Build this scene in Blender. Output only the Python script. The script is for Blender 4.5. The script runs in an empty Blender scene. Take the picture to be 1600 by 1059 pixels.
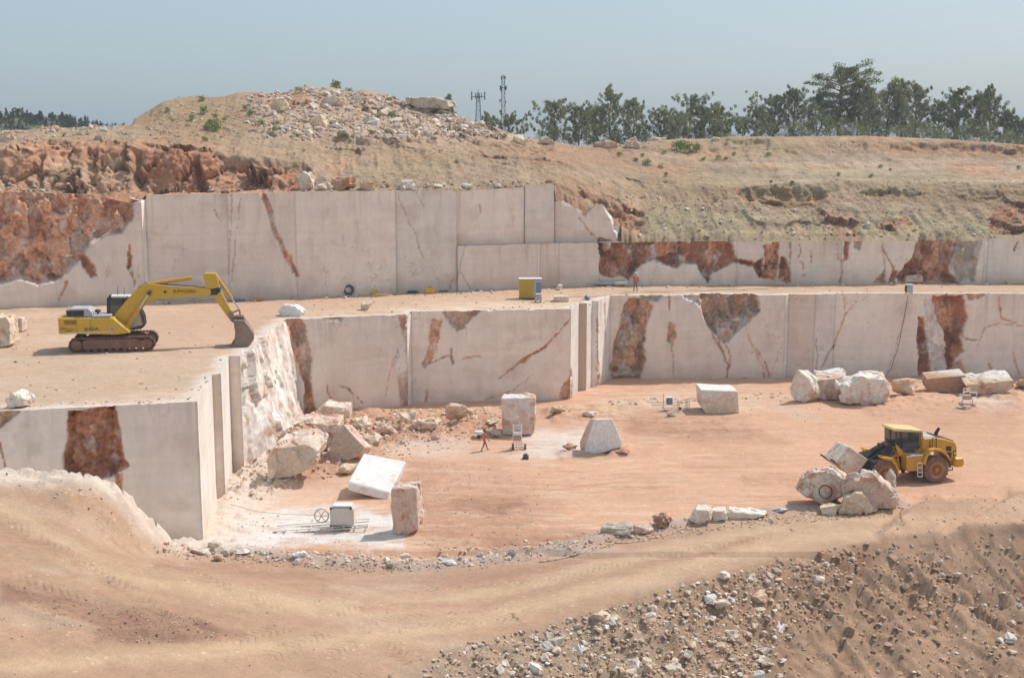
import bpy, bmesh, math, random
import numpy as np
from mathutils import Vector, Matrix
from mathutils.geometry import delaunay_2d_cdt

rnd = random.Random(7)
R = math.radians
scene = bpy.context.scene
COL = scene.collection

# ---------------------------------------------------------------- camera
CZ, FPX, HORIZON = 23.5, 1900.0, 225.0
PITCH = math.atan((529.5 - HORIZON) / FPX)
cam_d = bpy.data.cameras.new('camera')
cam_d.sensor_width = 36.0
cam_d.lens = 36.0 * FPX / 1600.0
cam_d.clip_start = 0.5
cam_d.clip_end = 12000
cam = bpy.data.objects.new('camera', cam_d)
COL.objects.link(cam)
cam.location = (0, 0, CZ)
cam.rotation_euler = (math.pi / 2 - PITCH, 0, 0)
scene.camera = cam

# ---------------------------------------------------------------- light
world = bpy.data.worlds.new('World')
scene.world = world
world.use_nodes = True
wn, wl = world.node_tree.nodes, world.node_tree.links
for n in list(wn):
    wn.remove(n)
w_out = wn.new('ShaderNodeOutputWorld')
w_bg = wn.new('ShaderNodeBackground')
w_sky = wn.new('ShaderNodeTexSky')
w_sky.sky_type = 'NISHITA'
w_sky.sun_disc = False
SUN = Vector((0.52, 0.34, 0.80)).normalized()
SUN_EL = math.asin(SUN.z)
w_sky.sun_elevation = SUN_EL
w_sky.sun_rotation = math.atan2(SUN.x, SUN.y)
w_sky.altitude = 300
w_sky.air_density = 1.0
w_sky.dust_density = 4.0
w_sky.ozone_density = 1.0
w_bg.inputs['Strength'].default_value = 0.12
# thin even haze layer over the clear sky
w_mix = wn.new('ShaderNodeMix'); w_mix.data_type = 'RGBA'
w_mix.inputs[0].default_value = 0.66
w_mix.inputs[7].default_value = (2.6, 3.35, 3.95, 1)
wl.new(w_sky.outputs[0], w_mix.inputs[6])
wl.new(w_mix.outputs[2], w_bg.inputs['Color'])
wl.new(w_bg.outputs[0], w_out.inputs['Surface'])

sun_d = bpy.data.lights.new('sun', 'SUN')
sun_d.energy = 2.6
sun_d.angle = R(2.0)
sun_d.color = (1.0, 0.97, 0.925)
sun = bpy.data.objects.new('sun', sun_d)
COL.objects.link(sun)
sun.rotation_euler = (-SUN).to_track_quat('-Z', 'Y').to_euler()

scene.view_settings.view_transform = 'Standard'
scene.view_settings.look = 'None'
scene.view_settings.exposure = 0.46
scene.view_settings.gamma = 1.0
scene.view_settings.use_curve_mapping = False
scene.cycles.max_bounces = 5
scene.cycles.diffuse_bounces = 3

# ---------------------------------------------------------------- pixel <-> place helpers
SP, CP = math.sin(PITCH), math.cos(PITCH)
def ray(px, py):
    u, v = (px - 800.0) / FPX, (529.5 - py) / FPX
    return Vector((u, CP + v * SP, -SP + v * CP))
def at_z(px, py, z=0.0):
    d = ray(px, py)
    return Vector((0, 0, CZ)) + d * ((z - CZ) / d.z)
def at_y(px, py, y):
    d = ray(px, py)
    return Vector((0, 0, CZ)) + d * (y / d.y)
def project(P):
    P = np.asarray(P, float)
    x, y, z = P[..., 0], P[..., 1], P[..., 2] - CZ
    dep = np.maximum(y * CP - z * SP, 0.5)
    return np.stack([800 + FPX * x / dep, 529.5 - FPX * (y * SP + z * CP) / dep], -1)

# ---------------------------------------------------------------- numpy noise
def _hash(ix, iy, iz, seed):
    h = (ix.astype(np.int64) * 374761393 + iy.astype(np.int64) * 668265263 + iz.astype(np.int64) * 2147483647 + seed * 1274126177) & 0xffffffff
    h = ((h ^ (h >> 13)) * 1274126177) & 0xffffffff
    h = ((h ^ (h >> 16)) * 2246822519) & 0xffffffff
    return ((h ^ (h >> 15)) & 0xffffff) / float(0xffffff)
def vnoise(P, seed=0):
    P = np.asarray(P, float)
    i = np.floor(P).astype(np.int64)
    f = P - i
    f = f * f * f * (f * (f * 6 - 15) + 10)
    r = 0
    for dx in (0, 1):
        wx = f[:, 0] if dx else 1 - f[:, 0]
        for dy in (0, 1):
            wy = f[:, 1] if dy else 1 - f[:, 1]
            for dz in (0, 1):
                wz = f[:, 2] if dz else 1 - f[:, 2]
                r = r + wx * wy * wz * _hash(i[:, 0] + dx, i[:, 1] + dy, i[:, 2] + dz, seed)
    return r * 2 - 1
def fbm(P, scale=1.0, octs=4, seed=0, gain=0.5, ridged=False):
    P = np.asarray(P, float) * np.asarray(scale, float)
    a, s, t = 1.0, 0, 0.0
    for k in range(octs):
        n = vnoise(P, seed + k * 17)
        if ridged:
            n = 1 - 2 * np.abs(n)
        s = s + a * n
        t += a
        a *= gain
        P = P * 2.03 + 13.7
    return s / t
def facets(P, scale=1.0, seed=0, tilt=0.6):
    """blocky broken-rock relief: every cell has its own height and its own slanted face; returns height (-1..1) and edge (0 at joints)"""
    P = np.asarray(P, float) * np.asarray(scale, float)
    i = np.floor(P).astype(np.int64)
    best = np.full(len(P), 9.0); sec = np.full(len(P), 9.0); hgt = np.zeros(len(P))
    for dx in (-1, 0, 1):
        for dy in (-1, 0, 1):
            for dz in (-1, 0, 1):
                c = [i[:, 0] + dx, i[:, 1] + dy, i[:, 2] + dz]
                o = [_hash(c[0], c[1], c[2], seed + q) for q in range(3)]
                v = [P[:, q] - (c[q] + 0.15 + 0.7 * o[q]) for q in range(3)]
                d = np.sqrt(v[0] ** 2 + v[1] ** 2 + v[2] ** 2)
                h0 = _hash(c[0], c[1], c[2], seed + 5)
                g = [_hash(c[0], c[1], c[2], seed + 6 + q) * 2 - 1 for q in range(3)]
                hh = (h0 * 2 - 1) * 0.7 + tilt * (g[0] * v[0] + g[1] * v[1] + g[2] * v[2])
                m = d < best
                sec = np.where(m, best, np.minimum(sec, d))
                hgt = np.where(m, hh, hgt)
                best = np.where(m, d, best)
    return hgt, sec - best
def sstep(a, b, x):
    t = np.clip((x - a) / (b - a), 0, 1)
    return t * t * (3 - 2 * t)
def sdf(poly, Q):
    """signed distance of points Q to a polygon, positive inside"""
    poly = np.asarray(poly, float)
    out = np.full(len(Q), -99.0)
    lo, hi = poly.min(0) - 30, poly.max(0) + 30
    idx = np.where((Q[:, 0] > lo[0]) & (Q[:, 0] < hi[0]) & (Q[:, 1] > lo[1]) & (Q[:, 1] < hi[1]))[0]
    if not len(idx):
        return out
    q = Q[idx]
    ins = np.zeros(len(q), bool)
    dm = np.full(len(q), 1e9)
    n = len(poly)
    for k in range(n):
        a, b = poly[k], poly[(k + 1) % n]
        e = b - a
        t = np.clip(((q - a) @ e) / max(e @ e, 1e-9), 0, 1)
        dm = np.minimum(dm, np.linalg.norm(q - a - t[:, None] * e, axis=1))
        c = ((a[1] > q[:, 1]) != (b[1] > q[:, 1]))
        with np.errstate(divide='ignore', invalid='ignore'):
            xi = (b[0] - a[0]) * (q[:, 1] - a[1]) / ((b[1] - a[1]) if b[1] != a[1] else 1e-9) + a[0]
        ins ^= c & (q[:, 0] < xi)
    out[idx] = np.where(ins, dm, -dm)
    return out
def ldist(line, Q):
    line = np.asarray(line, float)
    out = np.full(len(Q), 99.0)
    lo, hi = line.min(0) - 30, line.max(0) + 30
    idx = np.where((Q[:, 0] > lo[0]) & (Q[:, 0] < hi[0]) & (Q[:, 1] > lo[1]) & (Q[:, 1] < hi[1]))[0]
    if not len(idx):
        return out
    q = Q[idx]
    dm = np.full(len(q), 1e9)
    for k in range(len(line) - 1):
        a, b = line[k], line[k + 1]
        e = b - a
        t = np.clip(((q - a) @ e) / max(e @ e, 1e-9), 0, 1)
        dm = np.minimum(dm, np.linalg.norm(q - a - t[:, None] * e, axis=1))
    out[idx] = dm
    return out
def mix(A, B, t):
    t = np.asarray(t, float)
    return A + (np.asarray(B, float) - A) * (t[:, None] if t.ndim else t)

# ---------------------------------------------------------------- object helpers
def tag(o, label=None, cat=None, group=None, kind=None):
    if label: o['label'] = label
    if cat: o['category'] = cat
    if group: o['group'] = group
    if kind: o['kind'] = kind
    return o
def fast_mesh(name, V, Fq, mat=None, cols=None, smooth=True):
    """V Nx3, Fq Mx3 or Mx4"""
    me = bpy.data.meshes.new(name)
    V = np.ascontiguousarray(V, np.float32); Fq = np.ascontiguousarray(Fq, np.int32)
    me.vertices.add(len(V)); me.vertices.foreach_set('co', V.ravel())
    k = Fq.shape[1]
    me.loops.add(Fq.size); me.loops.foreach_set('vertex_index', Fq.ravel())
    me.polygons.add(len(Fq))
    me.polygons.foreach_set('loop_start', np.arange(0, Fq.size, k, dtype=np.int32))
    me.polygons.foreach_set('use_smooth', np.full(len(Fq), smooth))
    me.update(calc_edges=True)
    if cols is not None:
        ca = me.color_attributes.new('Col', 'FLOAT_COLOR', 'POINT')
        c4 = np.ones((len(V), 4), np.float32); c4[:, :3] = cols
        ca.data.foreach_set('color', c4.ravel())
    if mat: me.materials.append(mat)
    return me
def link(name, me, parent=None, loc=None, rot=None):
    o = bpy.data.objects.new(name, me)
    COL.objects.link(o)
    if parent: o.parent = parent
    if loc is not None: o.location = loc
    if rot is not None: o.rotation_euler = rot
    return o
def empty(name, loc=(0, 0, 0), rz=0):
    o = bpy.data.objects.new(name, None)
    COL.objects.link(o)
    o.location = loc; o.rotation_euler = (0, 0, rz)
    return o
def grid_faces(nr, nc):
    a = np.arange(nr * nc).reshape(nr, nc)
    return np.stack([a[:-1, :-1], a[:-1, 1:], a[1:, 1:], a[1:, :-1]], -1).reshape(-1, 4)

# ---------------------------------------------------------------- materials
def nodes(name):
    m = bpy.data.materials.new(name)
    m.use_nodes = True
    nt = m.node_tree
    b = nt.nodes['Principled BSDF']
    return m, nt, b
def N(nt, t, **kw):
    n = nt.nodes.new(t)
    for k, v in kw.items():
        if k in n.inputs: n.inputs[k].default_value = v
        else: setattr(n, k, v)
    return n
def noise_node(nt, src, scale, detail=6, rough=0.6, stretch=None):
    if stretch:
        mp = N(nt, 'ShaderNodeMapping'); mp.inputs['Scale'].default_value = stretch
        nt.links.new(src, mp.inputs['Vector']); src = mp.outputs[0]
    n = N(nt, 'ShaderNodeTexNoise', Scale=scale, Detail=detail, Roughness=rough)
    nt.links.new(src, n.inputs['Vector'])
    return n.outputs['Fac']
def maprange(nt, src, a, b, c, d):
    n = N(nt, 'ShaderNodeMapRange')
    for i, v in enumerate((a, b, c, d)): n.inputs[i + 1].default_value = v
    nt.links.new(src, n.inputs[0]); return n.outputs[0]
def mult(nt, csrc, fsrc):
    n = N(nt, 'ShaderNodeVectorMath', operation='SCALE')
    nt.links.new(csrc, n.inputs[0]); nt.links.new(fsrc, n.inputs['Scale']); return n.outputs[0]
def mixc(nt, f, a, b):
    n = N(nt, 'ShaderNodeMix', data_type='RGBA')
    if isinstance(f, float): n.inputs[0].default_value = f
    else: nt.links.new(f, n.inputs[0])
    for i, s in ((6, a), (7, b)):
        if isinstance(s, tuple): n.inputs[i].default_value = (*s, 1)
        else: nt.links.new(s, n.inputs[i])
    return n.outputs[2]
def attr_mat(name, rough=0.95, fine=((9, .25), (45, .3)), bump=((30, .03),), stretch=None, spec=0.15, tint=None, color=None, specks=None, tracks=False):
    """stone / earth: the surface's own colour from the attribute Col, times fine grain; small bump"""
    m, nt, b = nodes(name)
    tc = N(nt, 'ShaderNodeTexCoord').outputs['Object']
    if color is None:
        a = N(nt, 'ShaderNodeAttribute', attribute_name='Col'); c = a.outputs['Color']
    else:
        rgb = N(nt, 'ShaderNodeRGB'); rgb.outputs[0].default_value = (*color, 1); c = rgb.outputs[0]
    for sc, amp in fine:
        f = noise_node(nt, tc, sc, 5, .65, stretch)
        c = mult(nt, c, maprange(nt, f, .25, .75, 1 - amp, 1 + amp))
    for sp in specks or ():      # small pebbles and crumbs: scale, share, brightness
        vo = N(nt, 'ShaderNodeTexVoronoi', Scale=sp[0], Randomness=1.0)
        nt.links.new(tc, vo.inputs['Vector'])
        sel = N(nt, 'ShaderNodeSeparateColor'); nt.links.new(vo.outputs['Color'], sel.inputs[0])
        on = maprange(nt, sel.outputs[0], sp[1], sp[1] + .02, 1, 0)
        near = maprange(nt, vo.outputs['Distance'], .22, .34, 1, 0)
        mm = N(nt, 'ShaderNodeMath', operation='MULTIPLY'); nt.links.new(on, mm.inputs[0]); nt.links.new(near, mm.inputs[1])
        c = mult(nt, c, maprange(nt, mm.outputs[0], 0, 1, 1, sp[2]))
    trk = None
    if tracks:                   # tyre treads: attribute Trk = (along, across, presence)
        ta = N(nt, 'ShaderNodeAttribute', attribute_name='Trk')
        sx = N(nt, 'ShaderNodeSeparateXYZ'); nt.links.new(ta.outputs['Vector'], sx.inputs[0])
        ab = N(nt, 'ShaderNodeMath', operation='ABSOLUTE'); nt.links.new(sx.outputs[1], ab.inputs[0])
        m1 = N(nt, 'ShaderNodeMath', operation='MULTIPLY_ADD'); nt.links.new(ab.outputs[0], m1.inputs[0]); m1.inputs[1].default_value = .9; nt.links.new(sx.outputs[0], m1.inputs[2])
        m2 = N(nt, 'ShaderNodeMath', operation='MULTIPLY'); nt.links.new(m1.outputs[0], m2.inputs[0]); m2.inputs[1].default_value = 2 * math.pi / .42
        m3 = N(nt, 'ShaderNodeMath', operation='SINE'); nt.links.new(m2.outputs[0], m3.inputs[0])
        w_ = maprange(nt, m3.outputs[0], -.1, .5, 0, 1)
        m4 = N(nt, 'ShaderNodeMath', operation='MULTIPLY'); nt.links.new(w_, m4.inputs[0]); nt.links.new(sx.outputs[2], m4.inputs[1])
        nz = maprange(nt, noise_node(nt, tc, 1.3, 4, .6), .42, .6, .1, 1)
        m5 = N(nt, 'ShaderNodeMath', operation='MULTIPLY'); nt.links.new(m4.outputs[0], m5.inputs[0]); nt.links.new(nz, m5.inputs[1])
        trk = m5.outputs[0]
        c = mult(nt, c, maprange(nt, trk, 0, 1, 1, .9))
    if tint:
        f = noise_node(nt, tc, tint[0], 6, .7)
        c = mixc(nt, maprange(nt, f, tint[2], tint[3], 0, 1), c, tint[1])
    nt.links.new(c, b.inputs['Base Color'])
    b.inputs['Roughness'].default_value = rough
    b.inputs['Specular IOR Level'].default_value = spec
    prev = None
    for sc, dist in bump:
        bp = N(nt, 'ShaderNodeBump', Distance=dist, Strength=1.0)
        nt.links.new(noise_node(nt, tc, sc, 6, .7), bp.inputs['Height'])
        if prev: nt.links.new(prev, bp.inputs['Normal'])
        prev = bp.outputs[0]
    if trk:
        bp = N(nt, 'ShaderNodeBump', Distance=.03, Strength=1.0); nt.links.new(trk, bp.inputs['Height']); nt.links.new(prev, bp.inputs['Normal']); prev = bp.outputs[0]
    if prev: nt.links.new(prev, b.inputs['Normal'])
    return m
def paint(name, color, rough=.5, metal=0.0, dirt=None, dirt_c=(.42, .24, .14), spec=.4, sc=2.0):
    m, nt, b = nodes(name)
    tc = N(nt, 'ShaderNodeTexCoord').outputs['Object']
    rgb = N(nt, 'ShaderNodeRGB'); rgb.outputs[0].default_value = (*color, 1); c = rgb.outputs[0]
    f0 = noise_node(nt, tc, sc * 4, 4, .6)
    c = mult(nt, c, maprange(nt, f0, .3, .7, .9, 1.08))
    if dirt:
        f = noise_node(nt, tc, sc, 8, .72)
        c = mixc(nt, maprange(nt, f, dirt[0], dirt[1], 0, dirt[2]), c, dirt_c)
    nt.links.new(c, b.inputs['Base Color'])
    b.inputs['Roughness'].default_value = rough
    b.inputs['Metallic'].default_value = metal
    b.inputs['Specular IOR Level'].default_value = spec
    return m

M_marble = attr_mat('cut_marble', .75, ((.8, .06), (5, .05), (40, .05)), ((14, .02),), (1, 1, .6), .25)
def roughen(m):
    """where the attribute Rgh is high the sawn face is torn open: coarse colour grain and bump"""
    nt = m.node_tree; b = nt.nodes['Principled BSDF']
    tc = N(nt, 'ShaderNodeTexCoord').outputs['Object']
    ra = N(nt, 'ShaderNodeAttribute', attribute_name='Rgh')
    f = noise_node(nt, tc, 3.2, 8, .72)
    k = maprange(nt, f, .36, .64, .75, 1.45)
    mx = N(nt, 'ShaderNodeMix', data_type='FLOAT'); nt.links.new(ra.outputs['Fac'], mx.inputs[0]); mx.inputs[2].default_value = 1.0; nt.links.new(k, mx.inputs[3])
    src = b.inputs['Base Color'].links[0].from_socket
    nt.links.new(mult(nt, src, mx.outputs[0]), b.inputs['Base Color'])
    bp = N(nt, 'ShaderNodeBump', Distance=.06); nt.links.new(ra.outputs['Fac'], bp.inputs['Strength']); nt.links.new(noise_node(nt, tc, 2.4, 8, .7), bp.inputs['Height'])
    nt.links.new(b.inputs['Normal'].links[0].from_socket, bp.inputs['Normal']); nt.links.new(bp.outputs[0], b.inputs['Normal'])
roughen(M_marble)
M_rock = attr_mat('broken_rock', .95, ((2.5, .16), (9, .24), (40, .14)), ((4, .05), (16, .018)))
M_earth = attr_mat('earth', .97, ((1.1, .07), (5, .10), (26, .16), (70, .16)), ((3, .05), (14, .035), (50, .02)), specks=((9, .14, 1.3), (20, .2, .74), (3.2, .04, 1.3)), tracks=True)
M_dirt = attr_mat('hill_dirt', .97, ((.7, .12), (4, .18), (20, .22)), ((3, .15), (16, .07)), specks=((2.2, .12, 1.35), (4.5, .14, .7)))
# ================================================================ STRUCTURE: quarry faces
C_marble = np.array((.87, .725, .62)); C_mgrey = np.array((.84, .735, .65)); C_mpink = np.array((.60, .44, .35))
C_rust = np.array((.47, .20, .11)); C_rust2 = np.array((.66, .36, .235)); C_ochre = np.array((.52, .33, .21)); C_white = np.array((.84, .765, .69))
C_dark = np.array((.28, .14, .09)); C_greyrock = np.array((.52, .44, .38)); C_tan = np.array((.5, .37, .26))
ZB = 8.5

def wavy(Q, P, amt=4.0, sc=.8, seed=3):
    w = np.stack([fbm(P, sc, 4, seed, .6), fbm(P, sc, 4, seed + 50, .6)], -1)
    w2 = np.stack([fbm(P, sc * 5, 3, seed + 9, .6), fbm(P, sc * 5, 3, seed + 59, .6)], -1)
    return Q + w * amt + w2 * amt * .35

# features in photo coordinates (traced outlines laid onto the faces): kind, outline, depth in m
F_low = [
 ('cav', [(107,642),(106,676),(98,719),(99,742),(116,750),(124,761),(127,748),(159,749),(180,742),(190,735),(202,729),(193,713),(190,690),(185,660),(181,636)], .9, 'rust'),
 ('cav', [(180,740),(192,735),(191,760),(193,800),(184,795),(181,772)], .25, 'rust2'),
 ('cav', [(0,640),(32,641),(20,655),(4,668),(-20,670)], .25, 'ochre'),
 ('line', [(0,690),(3,712),(9,738)], 3.0, 'rust'),
 ('cav', [(440,494),(474,494),(480,520),(489,560),(486,600),(494,640),(500,660),(474,662),(476,600),(462,560),(450,520)], .6, 'rust2'),
 ('cav', [(496,492),(545,490),(532,503),(505,501)], .2, 'grey'),
 ('line', [(511,600),(514,616),(522,636)], 2.0, 'rust'), ('line', [(541,606),(555,617),(566,630)], 1.6, 'rust'),
 ('line', [(530,600),(548,612),(552,620)], 1.2, 'rust'), ('line', [(615,560),(608,590),(604,620)], .8, 'rust2'),
 ('cav', [(622,492),(637,488),(637,540),(636,560),(639,600),(641,642),(626,648),(624,610),(617,570),(620,540),(626,520)], .3, 'white'),
 ('cav', [(690,487),(758,484),(738,499),(727,512),(712,518),(703,508)], .5, 'rust2'),
 ('cav', [(674,498),(690,500),(689,528),(678,560),(664,577),(657,570),(669,545)], .12, 'rust2'),
 ('line', [(706,545),(706,570)], 3.2, 'rust'), ('line', [(700,556),(672,567)], 1.6, 'rust'),
 ('line', [(724,560),(752,558)], 1.6, 'rust2'),
 ('line', [(890,500),(872,522),(850,543),(815,563),(779,592)], 1.8, 'rust'), ('line', [(852,541),(815,565)], 2.6, 'rust'),
 ('line', [(832,585),(800,610),(740,630)], .9, 'rust2'), ('line', [(667,610),(664,635)], 3.0, 'rust2'),
 ('cav', [(892,575),(895,640),(873,640),(876,610),(884,596)], .25, 'ochre'),
 ('line', [(935,495),(933,530),(936,570),(935,620)], 1.6, 'rust'), ('line', [(933,575),(935,618)], 3.0, 'rust2'),
 ('line', [(944,475),(946,500),(945,530)], 1.0, 'ochre'),
 ('cav', [(984,466),(1004,466),(1021,478),(1011,510),(1006,540),(1010,560),(1002,590),(1001,618),(953,622),(956,590),(952,578),(960,540),(966,510),(975,480)], .9, 'ochre'),
 ('cav', [(955,585),(1002,585),(1001,622),(952,624)], .5, 'grey'),
 ('cav', [(990,458),(1045,458),(1028,472),(1004,470)], .45, 'grey'),
 ('line', [(1045,460),(1046,485)], 2.4, 'rust'),
 ('cav', [(1044,502),(1055,508),(1059,530),(1051,541),(1043,532)], .3, 'ochre'),
 ('line', [(1048,535),(1051,560),(1053,612)], 2.0, 'ochre'),
 ('cav', [(1060,458),(1092,458),(1098,480),(1092,484),(1074,470)], .4, 'white'),
 ('cav', [(1092,458),(1184,458),(1189,487),(1170,505),(1150,518),(1135,532),(1118,524),(1106,508),(1096,490)], 1.6, 'ochre'),
 ('cav', [(1120,500),(1150,500),(1187,484),(1172,505),(1150,520),(1135,538),(1118,530)], .5, 'grey'),
 ('line', [(1096,490),(1110,505),(1115,530),(1125,540)], 3.0, 'rust2'),
 ('line', [(1123,532),(1130,555),(1138,570),(1136,590),(1128,606)], 3.0, 'rust'), ('line', [(1136,588),(1148,606)], 2.2, 'rust'),
 ('line', [(1135,540),(1142,555),(1139,575)], 1.2, 'rust'), ('line', [(1166,515),(1178,545),(1190,570),(1206,586)], 1.2, 'rust2'),
 ('line', [(1195,583),(1195,597)], 1.6, 'rust'), ('cav', [(1152,605),(1160,588),(1168,588),(1164,606)], .2, 'rust'),
 ('line', [(1181,545),(1198,570),(1203,590)], 1.0, 'rust'),
 ('line', [(1318,462),(1321,490),(1314,512),(1306,525),(1302,545)], 1.8, 'rust2'), ('line', [(1340,470),(1321,492)], 1.0, 'rust2'),
 ('line', [(1302,540),(1290,563),(1280,582)], 1.4, 'ochre'), ('line', [(1276,530),(1277,580)], 1.6, 'ochre'),
 ('line', [(1417,470),(1411,505),(1400,545),(1386,584)], .8, 'grey'),
 ('cav', [(1433,495),(1444,495),(1447,520),(1453,550),(1458,600),(1432,600),(1435,560),(1432,530)], .8, 'rust'),
 ('cav', [(1444,468),(1458,466),(1470,520),(1480,560),(1484,600),(1458,600),(1452,550),(1446,520)], .3, 'white'),
 ('cav', [(1456,462),(1506,462),(1512,500),(1500,525),(1507,548),(1490,566),(1484,600),(1478,560),(1475,520),(1464,500)], 1.0, 'rust'),
 ('cav', [(1490,566),(1502,560),(1512,600),(1482,604)], .3, 'rust2'),
 ('line', [(1500,520),(1512,530),(1528,532)], 2.4, 'rust'), ('line', [(1528,540),(1538,512),(1562,505),(1600,510)], 1.3, 'rust2'),
 ('line', [(1560,465),(1563,495),(1585,505)], 2.0, 'rust2'), ('line', [(1545,570),(1555,590)], 3.0, 'rust2'), ('line', [(1583,550),(1592,585)], 2.0, 'rust2'),
 ('cav', [(1506,458),(1550,458),(1530,466),(1512,470)], .3, 'rust2'),
]
F_up = [
 ('cav', [(-400,230),(232,230),(228,312),(210,318),(206,345),(190,366),(165,370),(140,384),(131,397),(148,415),(152,430),(140,436),(125,408),(108,425),(88,440),(60,446),(30,436),(0,444),(-400,450)], 1.2, 'rust2'),
 ('cav', [(202,378),(207,400),(203,425),(197,418),(198,395)], .3, 'rust'), ('line', [(104,440),(98,455),(90,470)], 4.0, 'rust2'),
 ('line', [(205,425),(210,445)], 2.5, 'rust'),
 ('cav', [(403,296),(412,296),(426,330),(436,362),(449,392),(469,430),(462,434),(444,400),(429,368),(419,336)], .35, 'rust2'),
 ('line', [(455,400),(458,425)], 3.5, 'rust2'),
 ('line', [(362,300),(358,430)], .8, 'grey'), ('line', [(376,300),(370,360),(362,440)], .8, 'grey'), ('line', [(330,320),(350,355)], .6, 'grey'),
 ('line', [(622,305),(636,340),(652,372),(660,405)], 1.1, 'grey'), ('line', [(650,300),(662,320)], .7, 'grey'),
 ('line', [(728,380),(718,420),(706,452)], .9, 'grey'), ('line', [(720,425),(735,452)], 1.6, 'grey'), ('line', [(683,435),(686,448)], 1.8, 'ochre'),
 ('line', [(708,435),(703,452)], 1.4, 'rust'), ('line', [(750,320),(752,332)], 1.5, 'ochre'), ('line', [(868,300),(869,312)], 1.5, 'ochre'),
 ('cav', [(873,300),(912,308),(922,330),(914,338),(896,322),(880,318)], .5, 'tan'),
 ('line', [(905,340),(920,360),(938,380)], 1.2, 'rust2'),
 ('cav', [(940,320),(960,330),(985,352),(1000,380),(968,380),(958,356)], .7, 'white'),
 ('cav', [(935,372),(975,380),(1000,377),(1060,374),(1142,374),(1151,404),(1180,410),(1192,404),(1195,436),(1187,436),(1176,418),(1150,410),(1128,420),(1110,430),(1106,443),(1096,430),(1088,414),(1066,412),(1058,420),(1020,408),(1000,416),(984,440),(972,432),(958,436),(938,430)], 1.1, 'rust'),
 ('cav', [(1193,384),(1216,376),(1217,420),(1212,440),(1193,436),(1196,410)], .8, 'rust'),
 ('cav', [(1219,400),(1226,402),(1237,425),(1236,443),(1217,442)], .7, 'rust'),
 ('line', [(1233,374),(1237,395),(1233,415)], 2.0, 'rust'), ('line', [(1248,380),(1251,392),(1248,402)], 1.6, 'rust'), ('line', [(1253,410),(1256,432)], 3.0, 'rust2'),
 ('line', [(1266,392),(1268,412)], 1.3, 'rust'),
 ('cav', [(1319,376),(1329,376),(1326,405),(1318,408)], .4, 'rust'), ('line', [(1316,405),(1313,443)], 2.4, 'rust2'), ('line', [(1308,380),(1311,405)], 1.2, 'rust2'),
 ('line', [(1379,380),(1381,410),(1382,425)], 1.8, 'rust2'), ('cav', [(1383,420),(1386,443),(1364,443)], .3, 'rust2'),
 ('line', [(1380,390),(1392,410),(1402,425)], 1.8, 'rust'), ('cav', [(1396,420),(1404,424),(1400,443),(1390,443)], .4, 'rust'),
 ('cav', [(1437,368),(1512,366),(1502,392),(1490,405),(1484,425),(1500,444),(1440,446),(1404,443),(1402,428),(1425,404)], 1.4, 'rust'),
 ('cav', [(1506,366),(1536,372),(1530,400),(1524,440),(1494,440),(1486,410),(1500,395)], .25, 'tan'),
 ('cav', [(1335,366),(1352,366),(1344,392),(1334,388)], .3, 'ochre'), ('line', [(1590,378),(1586,390)], 2.0, 'dark'),
 ('cav', [(955,374),(958,390),(944,392),(936,374)], .3, 'tan'),
]
PAL = {'rust': (C_rust, C_rust2, C_dark), 'rust2': (C_rust2, C_mpink, C_rust), 'ochre': (C_ochre, C_rust2, C_greyrock), 'white': (C_white, C_mpink, C_rust2),
       'grey': (C_greyrock, C_tan, C_ochre), 'tan': (C_tan, C_greyrock, C_white), 'dark': (C_dark, C_dark, C_dark)}

def plan(px, py, z=ZB):
    p = at_z(px, py, z); return np.array((p.x, p.y))

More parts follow.
